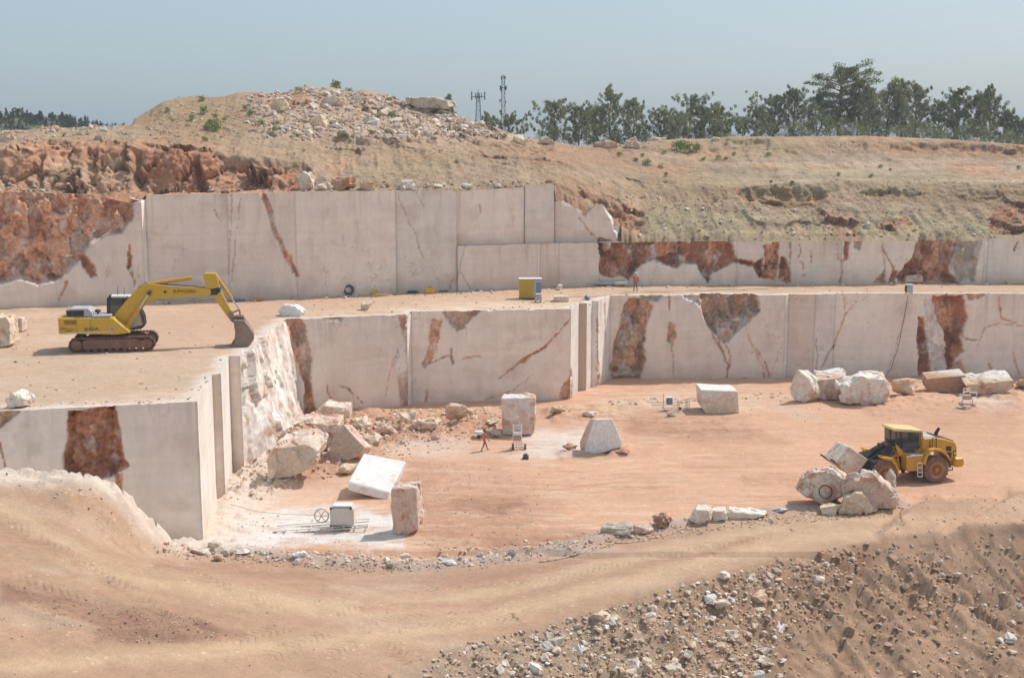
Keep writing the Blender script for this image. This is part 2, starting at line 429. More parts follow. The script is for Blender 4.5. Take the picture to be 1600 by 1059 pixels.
def face_panel(name, A, B, z0, z1, feats, parent, base=C_marble, step=.12, top=None, chip=.25, shade=1.0, seed=1, rough=0.0, lean=0.0, joint=.05, stain=.5, base_c=None):
    """one sawn face from plan point A to B; returns its top row (world)"""
    A, B = np.array(A, float), np.array(B, float)
    L = np.linalg.norm(B - A); d = (B - A) / L; nrm = np.array((d[1], -d[0]))
    nu = max(3, int(L / step) + 1); nz = max(3, int((z1 - z0) / step) + 1)
    u = np.linspace(0, 1, nu); w = np.linspace(0, 1, nz)
    U, W = np.meshgrid(u, w)
    U, W = U.ravel(), W.ravel()
    zt = np.full(nu, z1)
    P2 = A + (B - A) * u[:, None]
    if top is not None:   # top outline given in photo coordinates
        pz = project(np.c_[P2, np.full(nu, z1)])
        pz0 = project(np.c_[P2, np.full(nu, z0)])
        ty = np.interp(pz[:, 0], [t[0] for t in top], [t[1] for t in top])
        zt = z0 + (z1 - z0) * (pz0[:, 1] - ty) / (pz0[:, 1] - pz[:, 1])
    P3t = np.c_[P2, zt]
    if chip:
        cn = np.maximum(0, fbm(P3t, 1.1, 4, 31 + seed, .6) - .12) * 1.6
        zt = zt - chip * cn
    Z = z0 + (zt[np.round(U * (nu - 1)).astype(int)] - z0) * W
    P = np.c_[A + (B - A) * U[:, None], Z]
    Q0 = project(P)
    Q = wavy(Q0, P, 3.2, .9, 3)
    col = np.tile(base, (len(P), 1)).astype(float)
    big = fbm(P, (.25, .25, .12), 3, 90 + seed)
    st = fbm(P, (1.6, 1.6, .12), 4, 95)
    fine = fbm(P, (5, 5, 1.2), 3, 97)
    col = mix(col, C_mgrey, sstep(-.1, .6, big) * .75)
    col = mix(col, C_mpink, sstep(.1, .8, -big + st * .4) * .55)
    col *= ((1 + .05 * math.sin(seed * 2.4)) * (1 + .085 * st + .05 * fine))[:, None]
    bl = fbm(P, (.5, .5, .8), 4, 131, .6)
    col = mix(col, C_white, sstep(.15, .6, bl) * .28)
    col = mix(col, C_tan, sstep(.1, .6, -bl) * .22)
    s1 = sstep(.22, .5, fbm(P, (.5, .5, .3), 5, 140, .62)) * stain
    col = mix(col, C_mpink * .95, s1 * .5)
    # water runs from the top edge, and faint curved saw lines
    drip = sstep(.1, .5, fbm(P * (2.2, 2.2, .05), 1, 3, 170, .6)) * sstep(3.5, 0, zt[np.round(U * (nu - 1)).astype(int)] - Z + 2.0 * fbm(P * (1.5, 1.5, .05), 1, 2, 171))
    col = mix(col, C_tan * .95, drip * .38)
    ff = facets(P * (.13, .13, .22), 1, 173, 0)[0]
    col *= (1 + .05 * ff)[:, None]
    sl = vnoise(np.c_[Z * 3.2 + .5 * np.sin(U * L * .5), U * L * .12, U * 0], 175)
    col *= (1 + .035 * sl)[:, None]
    # ochre wash low on the face
    low = sstep(2.2, 0, Z - z0 + 1.5 * fbm(P, .6, 3, 77)) * .45
    col = mix(col, C_tan * 1.1, low)
    # blotches of rust and hairline veins
    vein = np.abs(fbm(P, (.35, .35, .22), 5, 200, .55))
    col = mix(col, C_mpink * .8, sstep(.014, .004, vein) * .7 * sstep(-.1, .3, fbm(P, .12, 2, 210)))
    disp = .02 * fbm(P, (.6, .6, .6), 2, 11)
    rk, edge = facets(P + .25 * np.c_[fbm(P, 2, 2, 5), fbm(P, 2, 2, 6), fbm(P, 2, 2, 7)], (.95, .95, .6), 40)
    rk2, edge2 = facets(P, (2.6, 2.6, 2.0), 41)
    torn = np.zeros(len(P))
    relief = rk * .6 + rk2 * .28 + fbm(P, 2.2, 4, 43) * .35
    for ft in feats:
        if ft[0] == 'cav':
            s = sdf(ft[1], Q)
            if s.max() <= -8: continue
            m = sstep(-.6, 1.2, s + 2.0 * fbm(P, 3.5, 3, 8, .6))
            depth = sstep(0, 6, s) * ft[2] * .7 + m * ft[2] * .4
            pal = PAL[ft[3]]
            n1 = fbm(P, (.9, .9, .5), 5, 60, .62); n2 = fbm(P, 2.6, 4, 66, .6)
            cc = np.tile(pal[0], (len(P), 1)).astype(float)
            cc = mix(cc, pal[1], sstep(-.05, .35, n1))
            cc = mix(cc, pal[2], sstep(.12, .5, -n1 + n2 * .4))
            if ft[3] in ('rust', 'rust2', 'ochre'):
                cc = mix(cc, C_white * .85, sstep(.17, .42, fbm(P, (1.3, 1.3, .8), 5, 71, .65)) * .7)
            cc *= (.9 + .25 * rk + .12 * n2)[:, None]
            torn = np.maximum(torn, m * (.35 if ft[3] in ('white', 'tan', 'grey') else .9))
            col = col * (1 - m[:, None]) + cc * m[:, None]
            disp = disp * (1 - m) - depth + m * relief * min(ft[2], .8) * .75
        else:
            dd = ldist(ft[1], Q) + 1.6 * fbm(P, 4, 3, 22, .6)
            wv = ft[2] * .62 * np.clip(1 + 1.5 * fbm(P, 1.3, 3, 24), .12, 2.2)
            m = sstep(wv + .8, wv * .3, dd) * .92
            if m.max() <= 0: continue
            pal = PAL[ft[3]]
            cc = mix(np.tile(pal[0], (len(P), 1)).astype(float), pal[2], sstep(0, .5, fbm(P, 2.5, 3, 25)))
            col = col * (1 - m[:, None]) + cc * m[:, None]
            disp -= m * min(.25, ft[2] * .05)
    if rough:
        rs1, _e = facets(P + .4 * np.c_[fbm(P, 1, 2, 5), fbm(P, 1, 2, 6), fbm(P, 1, 2, 7)], (.55, .55, .22), 44, .8)
        disp += rough * (rs1 * 1.1 + .35 * fbm(P, (1.2, 1.2, .45), 4, 45, .6) + .14 * rk2)
        n1 = fbm(P, (1.0, 1.0, .6), 5, 60, .62); n3 = fbm(P, (3, 3, 1.5), 4, 67, .6)
        col = mix(col, C_white * 1.06, .9)
        col = mix(col, np.array((.62, .42, .33)), sstep(-.02, .35, n1 + .4 * n3) * .7)
        col = mix(col, C_rust2 * 1.1, sstep(.26, .46, n3 * .7 + n1 * .45) * .85)
        col *= (.95 + .15 * rk)[:, None]
    # sharp saw joint at both ends
    if joint:
        e = np.minimum(U, 1 - U) * L
        m = sstep(.16, .02, e)
        col *= (1 - .22 * m)[:, None]
    if base_c is not None:
        col = mix(col, base_c, .6)
    if rough: disp *= sstep(0, .07, U)
    P[:, :2] += nrm * disp[:, None]
    if lean:
        P[:, :2] += nrm * (lean * (1 - W) * sstep(0, .35, U) * (1 + .25 * fbm(P, .3, 3, 333)))[:, None]
    me = fast_mesh(name, P, grid_faces(nz, nu), M_rock if rough > .2 else M_marble, np.clip(col * shade, 0.01, .92))
    at = me.attributes.new('Rgh', 'FLOAT', 'POINT'); at.data.foreach_set('value', torn.astype(np.float32))
    o = link(name, me, parent)
    return P.reshape(nz, nu, 3)[-1]

# ---- lower tier: near-left sawn block, its stepped side, the broken slope and the long faces
low_face = empty('quarry_face', (-18.4, 70.9, 0)); low_face.location = (0, 0, 0)
tag(low_face, 'long lower sawn marble face between the middle bench and the orange pit floor', 'quarry wall')
ZL = -0.6
pP = dict(
 a0=plan(-60, 645.5), a1=plan(308, 627), a2=plan(331, 585), a3=plan(345, 583.5), a4=plan(357, 556), a5=plan(375, 556),
 b1=plan(440, 500), b2=plan(636, 490.5), b3=plan(642, 486.5), b4=plan(892, 482.5), c1=plan(905, 474), c2=plan(917, 473.6), c3=plan(925, 470),
 c4=plan(935, 469.6), c5=plan(953, 461.8), d1=plan(1228, 461), d2=plan(1233, 459.5), d3=plan(1275, 459.8), d4=plan(1306, 458.5), d5=plan(1700, 459), d6=plan(2050, 459))
rows_low = []
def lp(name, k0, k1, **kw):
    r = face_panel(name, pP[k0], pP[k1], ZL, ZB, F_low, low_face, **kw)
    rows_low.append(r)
pP['am'] = pP['a0'] + (pP['a0'] - pP['a1']) * 2.6
lp('sawn_face', 'am', 'a0', seed=21, base=C_mgrey, step=.4)
lp('sawn_face', 'a0', 'a1', seed=1, step=.08, base=C_mgrey * .8 + C_marble * .2, chip=.22)
lp('sawn_side', 'a1', 'a2', seed=2, base=C_white, chip=.1, stain=.2)  # whiter base on the right-facing sides: sunlit brightness put into the colour
lp('sawn_face', 'a2', 'a3', seed=3, base=C_tan * .5 + C_marble * .5, chip=.15)
lp('sawn_side', 'a3', 'a4', seed=4, base=C_white, chip=.2, stain=.2)
lp('sawn_face', 'a4', 'a5', seed=5, base=C_marble, chip=.3)
lp('broken_slope', 'a5', 'b1', seed=6, rough=.38, lean=2.0, chip=.5, step=.13)
lp('sawn_face', 'b1', 'b2', seed=7, chip=.2)
lp('sawn_side', 'b2', 'b3', seed=8, base=C_white, chip=.1, stain=.2)
lp('sawn_face', 'b3', 'b4', seed=9, chip=.2)
lp('sawn_side', 'b4', 'c1', seed=10, base=C_white, chip=.15, stain=.3)
lp('sawn_face', 'c1', 'c2', seed=11, base=C_tan * 1.05, chip=.2, base_c=C_tan)
lp('sawn_side', 'c2', 'c3', seed=12, base=C_white, chip=.2)
lp('sawn_face', 'c3', 'c4', seed=13, base=C_white, chip=.3)
lp('sawn_side', 'c4', 'c5', seed=14, base=C_white, chip=.2, stain=.4)
lp('sawn_face', 'c5', 'd1', seed=15, chip=.15)
lp('sawn_side', 'd1', 'd2', seed=16, base=C_white, chip=.05)
lp('sawn_face', 'd2', 'd3', seed=17, base=C_marble * .7 + C_tan * .3, chip=.05)
lp('sawn_face', 'd3', 'd4', seed=18, base=C_white * .6 + C_mgrey * .4, chip=.1, stain=.1)  # angled face: its lit look is painted in as a lighter base
lp('sawn_face', 'd4', 'd5', seed=19, chip=.2)
lp('sawn_face', 'd5', 'd6', seed=20, chip=.2, step=.4)

# ---- upper tier
up_face = empty('quarry_face')
tag(up_face, 'upper sawn marble face at the back of the middle bench below the brown slopes', 'quarry wall')
ZT, ZM = 18.8, 13.15
pU = dict(u0=plan(-330, 500), u1=plan(228, 472), u2=plan(234, 469.5), u3=plan(360, 467.5), u4=plan(465, 465), u5=plan(620, 458), u6=plan(715, 455),
          v1=plan(840, 449.5), v2=plan(843, 448.8), v3=plan(873, 448), v4=plan(937, 446.5), v5=plan(1150, 445), v6=plan(1313, 444.2), v7=plan(1535, 443.2), v8=plan(1540, 442.4), v9=plan(1760, 441.5), v10=plan(2100, 440))
rows_up = []
ZU0 = ZB - .4
def upn(name, k0, k1, z0, z1, off=0.0, keep=True, pts=pU, **kw):
    A, B = np.array(pts[k0]), np.array(pts[k1])
    if off:
        d = (B - A) / np.linalg.norm(B - A); back = np.array((-d[1], d[0])) * off
        A, B = A + back, B + back
    r = face_panel(name, A, B, z0, z1, F_up, up_face, **kw)
    if keep: rows_up.append(r)
    return r
upn('sawn_face', 'u0', 'u1', ZU0, ZT, seed=31, chip=.5, stain=1.0, top=[(-400, 300), (0, 300), (140, 305), (205, 318), (215, 314), (232, 311)])
upn('sawn_side', 'u1', 'u2', ZU0, ZT, seed=32, base=C_white, top=[(200, 311), (240, 306)], chip=.05)  # sides of this tier too carry sunlit brightness in their white base
upn('sawn_face', 'u2', 'u3', ZU0, ZT, seed=33, top=[(234, 305), (360, 303)], chip=.08)
upn('sawn_face', 'u3', 'u4', ZU0, ZT, seed=34, top=[(360, 303), (465, 300)], chip=.15)
upn('sawn_face', 'u4', 'u5', ZU0, ZT, seed=35, top=[(465, 300), (620, 298)], chip=.08)
upn('sawn_face', 'u5', 'u6', ZU0, ZT, off=.18, seed=36, top=[(620, 298), (715, 296)], chip=.08, base=C_mgrey)
upn('sawn_face', 'u6', 'v1', ZU0, ZM, keep=False, seed=37, chip=.05, stain=.8, base=C_marble * .93)
upn('sawn_side', 'v1', 'v2', ZU0, ZM, keep=False, seed=58, chip=.02, base=C_white, joint=0)
upn('sawn_face', 'v2', 'v3', ZU0, ZM, keep=False, seed=38, chip=.05)
upn('sawn_face', 'v3', 'v4', ZU0, ZM, keep=False, seed=39, chip=.1, stain=.8)
pt2 = dict(pU)
pt2['w1'] = plan(822, 450.2); pt2['w2'] = plan(868, 448.2); pt2['w3'] = plan(975, 446)
upn('sawn_face', 'u6', 'w1', ZM - .05, ZT, off=.55, pts=pt2, seed=40, top=[(700, 301), (760, 296), (822, 292)], chip=.12, stain=.8)
upn('sawn_face', 'w1', 'w2', ZM - .05, ZT + .3, off=.45, pts=pt2, seed=41, top=[(822, 291), (868, 291)], chip=.05, base=C_marble * .95)
upn('sawn_face', 'w2', 'w3', ZM - .05, ZT, off=.7, pts=pt2, seed=42, top=[(868, 315), (888, 313), (896, 325), (908, 327), (912, 338), (930, 322), (940, 318), (955, 334), (970, 352), (976, 374)], chip=.05, stain=.8)
upn('sawn_face', 'v4', 'v5', ZU0, ZM, seed=43, chip=.3)
upn('sawn_face', 'v5', 'v6', ZU0, ZM, seed=44, chip=.2)
upn('sawn_face', 'v6', 'v7', ZU0, ZM, seed=45, chip=.2)
upn('sawn_side', 'v7', 'v8', ZU0, ZM, seed=46, chip=.2, base=C_white)
upn('sawn_face', 'v8', 'v9', ZU0, ZM + .2, seed=47, chip=.2, base=C_mgrey)
upn('sawn_face', 'v9', 'v10', ZU0, ZM, seed=48, chip=.2, step=.5)
# ledge between the two lifts of the upper face
lv = []
for a in (pt2['u6'], pt2['v1'], pt2['v3'], pt2['w3']):
    lv += [(a[0], a[1] + .02, ZM), (a[0], a[1] + 1.0, ZM)]
lm = fast_mesh('ledge', np.array(lv), np.array([[0, 2, 3, 1], [2, 4, 5, 3], [4, 6, 7, 5]]), M_marble, np.tile(C_mpink * 1.1, (8, 1)))
link('ledge', lm, up_face)

# ================================================================ middle bench (top at 8.5 m)
def bench():
    front = np.concatenate(rows_low)
    f2 = front[:, :2]
    keep = [0]
    for i in range(1, len(f2)):
        if np.linalg.norm(f2[i] - f2[keep[-1]]) > .07: keep.append(i)
    front = front[keep]
    back = [np.array(pU[k]) + np.array((0, 2.0)) for k in ('v10', 'v9', 'v7', 'v5', 'v3', 'u6', 'u5', 'u3', 'u2', 'u0')] + [np.array((-120.0, 112.0)), np.array((-120.0, front[0, 1]))]
    bpts = []
    for i in range(len(back) - 1):
        n = max(1, int(np.linalg.norm(back[i + 1] - back[i]) / 3))
        for t in np.arange(n) / n: bpts.append(back[i] + (back[i + 1] - back[i]) * t)
    bpts.append(back[-1])
    B2 = np.concatenate([front[:, :2], np.array(bpts)])
    nb = len(B2)
    xs = np.arange(-75, 75, .3)
    G = []
    for y in np.arange(60, 136, .34):
        G.append(np.c_[xs + (hash((round(y * 100),)) % 30) / 100.0, np.full(len(xs), y)])
    G = np.concatenate(G)
    rs = np.random.RandomState(4)
    G += rs.uniform(-.1, .1, G.shape)
    s = sdf_big(B2, G)
    G = G[s > .14]
    allv = np.concatenate([B2, G])
    res = delaunay_2d_cdt([Vector(v) for v in allv.tolist()], [(i, (i + 1) % nb) for i in range(nb)], [], 1, 1e-5)
    V2 = np.array([tuple(v) for v in res[0]])
    tris = np.array([f for f in res[2] if len(f) == 3])
    orig = [o[0] if len(o) else -1 for o in res[3]]
    Z = np.full(len(V2), ZB)
    P = np.c_[V2, Z]
    d = np.minimum(sdf_edge(front[:, :2], V2), 6)
    h = .10 * fbm(P, .35, 4, 300) + .05 * fbm(P, (1.2, 2.6, 1), 3, 301)
    Z = ZB + h * sstep(0, 1.6, d) - .12 * sstep(1.2, 0, d) * (d > .05) * 0
    for k, oi in enumerate(orig):
        if 0 <= oi < len(front): Z[k] = front[oi, 2]
    P = np.c_[V2, Z]
    Q = project(P)
    col = ground_col(P, Q, 'bench')
    rim = sstep(1.3, .2, d + .5 * fbm(P, 1.2, 3, 305))
    col = mix(col, C_white * .92, rim * .6)
    a, b, c = P[tris[:, 0]], P[tris[:, 1]], P[tris[:, 2]]
    flip = np.cross(b - a, c - a)[:, 2] < 0
    tris[flip] = tris[flip][:, ::-1]
    o = link('bench_ground', fast_mesh('bench_ground', P, tris, M_earth, col))
    tag(o, kind='structure')

def sdf_big(poly, Q):
    ins = np.zeros(len(Q), bool); n = len(poly)
    for k in range(n):
        a, b = poly[k], poly[(k + 1) % n]
        c = ((a[1] > Q[:, 1]) != (b[1] > Q[:, 1]))
        xi = (b[0] - a[0]) * (Q[:, 1] - a[1]) / ((b[1] - a[1]) if b[1] != a[1] else 1e-9) + a[0]
        ins ^= c & (Q[:, 0] < xi)
    return np.where(ins, sdf_edge(poly[:-13] if n > 40 else poly, Q), -1)
def sdf_edge(line, Q):
    line = line[::3]
    dm = np.full(len(Q), 1e9)
    for k in range(len(line) - 1):
        a, b = line[k], line[k + 1]
        e = b - a
        t = np.clip(((Q - a) @ e) / max(e @ e, 1e-9), 0, 1)
        dm = np.minimum(dm, ((Q - a - t[:, None] * e) ** 2).sum(1))
    return np.sqrt(dm)

# ---- ground colours. patches traced in photo coordinates: outline, colour, strength, softness
C_pit = np.array((.625, .365, .235)); C_pitd = np.array((.42, .225, .145)); C_dust = np.array((.72, .66, .61)); C_road = np.array((.47, .295, .192)); C_bench = np.array((.58, .395, .27))
C_mud = np.array((.34, .19, .13)); C_slope = np.array((.38, .24, .155)); C_pale = np.array((.62, .45, .33))
PIT = [
 ([(345,742),(480,738),(560,752),(540,784),(400,790),(340,800)], np.array((.72, .56, .44)), .8, 10), ([(560,690),(700,700),(860,712),(860,724),(700,722),(600,712)], np.array((.70, .54, .42)), .7, 7), ([(700,735),(820,742),(800,760),(700,752)], np.array((.70, .50, .37)), .6, 8),
 ([(1240,655),(1600,672),(1600,770),(1400,780),(1150,720)], C_pit * (1.04, 1.03, 1.02), .6, 14),
 ([(330,800),(440,795),(560,790),(600,805),(660,805),(640,846),(560,856),(470,850),(370,862),(320,850)], C_dust, 1.5, 7),
 ([(575,848),(632,850),(630,860),(590,860)], C_dust * 1.1, .9, 3),
 ([(640,684),(735,680),(730,705),(650,702)], C_dust * .95, .6, 8),
 ([(820,675),(935,668),(930,700),(870,716),(820,712)], C_dust * .98, 1.1, 10),
 ([(925,625),(1120,615),(1230,612),(1235,640),(1090,650),(960,640)], C_pale, .9, 8),
 ([(1195,642),(1275,655),(1270,662),(1205,656)], C_pale * .95, .9, 4),
 ([(700,652),(768,664),(735,684),(690,678)], np.array((.62, .27, .13)), .8, 6),
 ([(400,735),(560,735),(640,760),(560,800),(420,790)], C_pit * .98, .5, 12),
 ([(650,720),(790,720),(860,800),(800,872),(690,860),(640,800)], C_pitd, .7, 22),
 ([(980,645),(1150,655),(1220,690),(1100,695),(990,680)], C_pitd, .85, 12),
 ([(1290,690),(1600,640),(1600,700),(1450,690)], C_pitd * 1.1, .35, 14),
 ([(1340,640),(1600,625),(1600,660),(1500,668),(1350,655)], C_pitd * 1.15, .5, 8),
 ([(340,740),(520,640),(780,650),(800,670),(640,690),(540,740),(420,770),(345,790)], C_pitd * 1.1, .8, 14),
 ([(820,640),(1000,655),(960,665),(830,668)], C_pitd * 1.1, .5, 8),
 ([(1500,615),(1560,615),(1600,640),(1540,640)], C_dust, .4, 6),
 ([(860,700),(1010,700),(1010,712),(880,720)], C_pitd, .5, 6),
 ([(720,778),(800,790),(780,805),(715,800)], C_pitd * .8, .9, 5), ([(780,838),(900,835),(940,845),(880,862),(790,868)], C_pitd * .9, .9, 8),
 ([(650,600),(1000,700),(1240,740),(1100,800),(900,800),(700,760)], C_pit * 1.04, .35, 20),
 ([(1160,742),(1260,748),(1250,760),(1170,756)], C_pitd, .55, 5),
]
BEN = [
 ([(0,560),(260,560),(330,575),(300,620),(140,636),(0,640)], C_tan * 1.08, .5, 12),
 ([(0,632),(120,634),(190,622),(330,590),(320,622),(190,640),(0,646)], C_pale * 1.1, .7, 5),
 ([(560,478),(900,470),(900,482),(640,490)], C_pale * 1.1, .6, 4),
 ([(170,500),(330,480),(440,470),(450,500),(380,540),(250,520)], np.array((.56, .34, .235)), .5, 12),
 ([(400,463),(860,452),(860,462),(420,475)], np.array((.57, .35, .24)), .6, 5),
 ([(960,448),(1600,444),(1600,456),(970,458)], np.array((.50, .34, .22)), .6, 3),
]
def ground_col(P, Q, which):
    W = wavy(Q, P, 34, .16, 500)
    W[:, 0] += 14 * fbm(P, .7, 3, 505)
    W[:, 1] = Q[:, 1] + (W[:, 1] - Q[:, 1]) * .45
    n1 = fbm(P, (.12, .3, .2), 4, 510); n2 = fbm(P, (.6, 1.6, .6), 4, 511, .6); n3 = fbm(P, 3.5, 3, 512, .6)
    if which == 'bench':
        col = np.tile(C_bench, (len(P), 1)).astype(float)
        col = mix(col, C_pale, sstep(0, .5, n1) * .6)
        col = mix(col, C_road * .85, sstep(.1, .6, n2) * .5)
        patches = BEN
    else:
        col = np.tile(C_pit, (len(P), 1)).astype(float)
        patches = PIT
    if which == 'pit':
        stk = fbm(P, (.22, 1.7, .5), 5, 520, .62); stk2 = fbm(P, (.35, 2.6, .5), 4, 525, .6)
        lx = sstep(30, 0, P[:, 0]) * .5 + .25
        col = mix(col, C_pitd * 1.05, sstep(.2, .5, stk) * lx)
        col = mix(col, C_pale * 1.12, sstep(.10, .36, stk2) * 1.0 * lx)
    for poly, c, s, soft in patches:
        sd = sdf(poly, W)
        if sd.max() < -soft: continue
        brk = .7 + .9 * n2 + .5 * n1
        t = sstep(-soft * 1.6, soft * 1.2, sd) * s * (1.4 if which == 'bench' else 1) * np.clip(brk, .05, 1.1)
        col = mix(col, c, np.clip(t, 0, 1))
    col *= (1 + .06 * n1 + .07 * n2 + .06 * n3)[:, None]
    return np.clip(col, .01, .9)
bench()

# ================================================================ pit floor, road, ramp and embankment: one sheet
EDGE = np.array([(a.x, a.y) for a in (at_z(380, 1290), at_z(560, 1110), at_z(650, 1045), at_z(760, 1000), at_z(900, 958), at_z(1070, 908), at_z(1240, 868), at_z(1400, 838), at_z(1500, 826), at_z(1640, 815), at_z(2000, 800))])
CREST_X = [-75, -40, -30, -26.5, -23.8, -22.4, -21.4, -20.6, -19.6, -17.9, -14, -5]
CREST_Z = [9, 7.6, 6.8, 6.4, 5.9, 5.3, 4.3, 2.6, 1.3, .6, .3, 0]
CREST_Y = [57, 61.5, 62.8, 63.2, 64.2, 65.0, 65.6, 66.4, 67.2, 68, 68, 68]
BERM = np.array([(a.x, a.y) for a in (at_z(300, 866), at_z(400, 872), at_z(520, 882), at_z(640, 886), at_z(760, 874), at_z(880, 857), at_z(960, 835), at_z(1080, 815), at_z(1200, 800), at_z(1300, 792), at_z(1400, 785))])
def signed_edge(X, Y):
    """distance to the road's near edge, positive on the low side"""
    Qp = np.c_[X, Y]
    dm = np.full(len(X), 1e9); sg = np.zeros(len(X))
    for k in range(len(EDGE) - 1):
        a, b = EDGE[k], EDGE[k + 1]
        e = b - a
        t = np.clip(((Qp - a) @ e) / (e @ e), 0, 1)
        dd = np.linalg.norm(Qp - a - t[:, None] * e, axis=1)
        cr = -(e[0] * (Qp[:, 1] - a[1]) - e[1] * (Qp[:, 0] - a[0]))
        m = dd < dm
        sg = np.where(m, np.sign(cr), sg); dm = np.where(m, dd, dm)
    return dm * sg
TRACKS = [[(0,1000),(200,1025),(420,1050),(600,1075)], [(130,880),(300,935),(470,975),(560,1000),(640,1040)], [(190,870),(360,915),(520,948),(700,955)], [(280,1059),(420,1000),(560,960),(760,935),(960,890),(1200,842),(1380,818)], [(380,1059),(520,1005),(680,960),(860,920),(1060,878),(1250,838),(1400,812)],
          [(240,870),(420,900),(640,915),(840,898),(1040,855),(1240,822)], [(440,1059),(560,1020),(640,985),(800,955)], [(0,930),(100,950),(220,990),(330,1040)], [(300,890),(480,925),(640,938),(820,925),(1000,890)]]
RUTS = [([(0,905),(90,925),(200,950),(290,975),(370,998)], 6, -.10), ([(0,940),(60,958),(150,985),(260,995)], 5, .14),
        ([(20,870),(120,900),(250,930),(420,965),(560,990)], 5, -.06), ([(560,985),(760,940),(980,885),(1200,835),(1400,805)], 6, -.09), ([(520,960),(740,912),(940,868),(1150,828),(1350,800)], 6, -.07),
        ([(1365,830),(1400,800),(1440,775)], 7, -.2), ([(1385,838),(1425,805),(1470,780)], 7, .25), ([(1480,825),(1530,800),(1570,770)], 8, -.3), ([(1510,825),(1555,800),(1600,775)], 8, .3), ([(1180,822),(1300,812),(1420,822)], 5, .12)]
def ground_z(X, Y, full=True):
    X = np.asarray(X, float); Y = np.asarray(Y, float)
    P = np.c_[X, Y, np.zeros(len(X))]
    n1 = fbm(P, .12, 3, 600); n2 = fbm(P, (.5, .5, 1), 4, 601, .55)
    z = .10 * n1 + .07 * n2
    # ramp
    wob = .16 * fbm(P, .6, 3, 620, .5)
    cz = np.interp(X + wob, CREST_X, CREST_Z); cy = np.interp(X, CREST_X, CREST_Y) + wob
    near = np.interp(X, [-75, -45, -30, -20, -10, 0], [10, 8.3, 6.2, 3.7, 1.3, 0])
    t = sstep(64.5, 56.5, Y)
    ramp = cz * (1 - t) + near * t
    ramp = ramp * (1 + .04 * n2)
    over = np.clip((cy - Y), -3, 3)
    rz = np.where(Y < cy, ramp - .25 * sstep(1.2, 0, over), ramp * np.clip(1 - (Y - cy) / np.maximum(.8 * cz, .8), 0, 1))
    z = z + rz
    # embankment falling to the lower ground
    e = signed_edge(X, Y) + .5 * fbm(P, .5, 4, 630, .6)
    sl = np.interp(X, [-10, 0, 6, 14, 24, 40], [.30, .36, .5, .62, .74, .78])
    dep = np.interp(X, [-10, 2, 10, 20, 26, 33], [5.0, 7.0, 8.5, 8.0, 6.4, 4.7])
    drop = np.clip(np.maximum(e, 0) * sl, 0, None)
    drop = dep * (1 - np.exp(-drop / dep * 1.25))
    inb = sstep(0, 1.0, e)
    gul = fbm(np.c_[X * .9 + Y * .5, Y * .15, z * 0], (1.3, 1.3, 1), 4, 640, .6, True)
    lump, _l = facets(np.c_[X, Y, z * 0] + .4 * np.c_[n2, n2, n2], (.8, .8, .8), 642, .7)
    z = z - drop + inb * (.22 * gul * sstep(0, 2, e) * np.interp(X, [0, 12, 20], [.2, 1.0, 1.9]) + .20 * lump + .30 * fbm(P, 1.1, 5, 641, .68) + .10 * fbm(P, (3, 3, 3), 3, 643, .7, True)) * sstep(15, 9, e - 1)
    # rubble windrow on the far side of the road
    bd = sdf_edge2(BERM, np.c_[X, Y])
    z = z + .32 * sstep(1.1, 0, bd + .5 * n2) * (.7 + .6 * fbm(P, 1.4, 3, 650))
    if full:
        Q = project(np.c_[X, Y, z])
        for ln, w, amp in RUTS:
            z = z + amp * np.exp(-(ldist(ln, Q) / w) ** 2)
        for poly, amp, soft in HEAPS:
            sd = sdf(poly, Q)
            if sd.max() < -soft: continue
            z = z + amp * sstep(-soft, soft, sd) * (.55 + .9 * fbm(P, .9, 4, 660, .6) + .35 * fbm(P, 3, 2, 661))
    return z
def sdf_edge2(line, Q):
    dm = np.full(len(Q), 1e9)
    for k in range(len(line) - 1):
        a, b = line[k], line[k + 1]
        e = b - a
        t = np.clip(((Q - a) @ e) / (e @ e), 0, 1)
        dm = np.minimum(dm, np.linalg.norm(Q - a - t[:, None] * e, axis=1))
    return dm
HEAPS = [([(345,790),(370,745),(420,700),(500,650),(560,640),(640,648),(780,640),(800,668),(740,684),(640,690),(560,720),(500,745),(410,780)], .7, 12),
         ([(845,640),(1010,625),(960,652),(870,662)], .45, 6), ([(985,650),(1140,655),(1215,680),(1150,690),(1000,672)], .18, 8), ([(640,720),(850,735),(830,870),(680,868)], .10, 20),
         ([(1330,632),(1600,618),(1600,645),(1370,648)], .3, 6), ([(1380,775),(1460,775),(1600,790),(1600,830),(1370,830)], .10, 15), ([(950,700),(985,695),(985,712),(950,716)], .3, 5),
         ([(0,905),(60,925),(200,945),(300,960),(380,998),(230,1007),(150,1000),(160,982),(60,952),(0,940)], .22, 6), ([(1160,742),(1260,748),(1250,760),(1170,756)], .15, 5), ([(1390,620),(1600,600),(1600,622),(1400,632)], .35, 6),
         ([(870,705),(1000,700),(1000,712),(880,720)], .25, 5)]
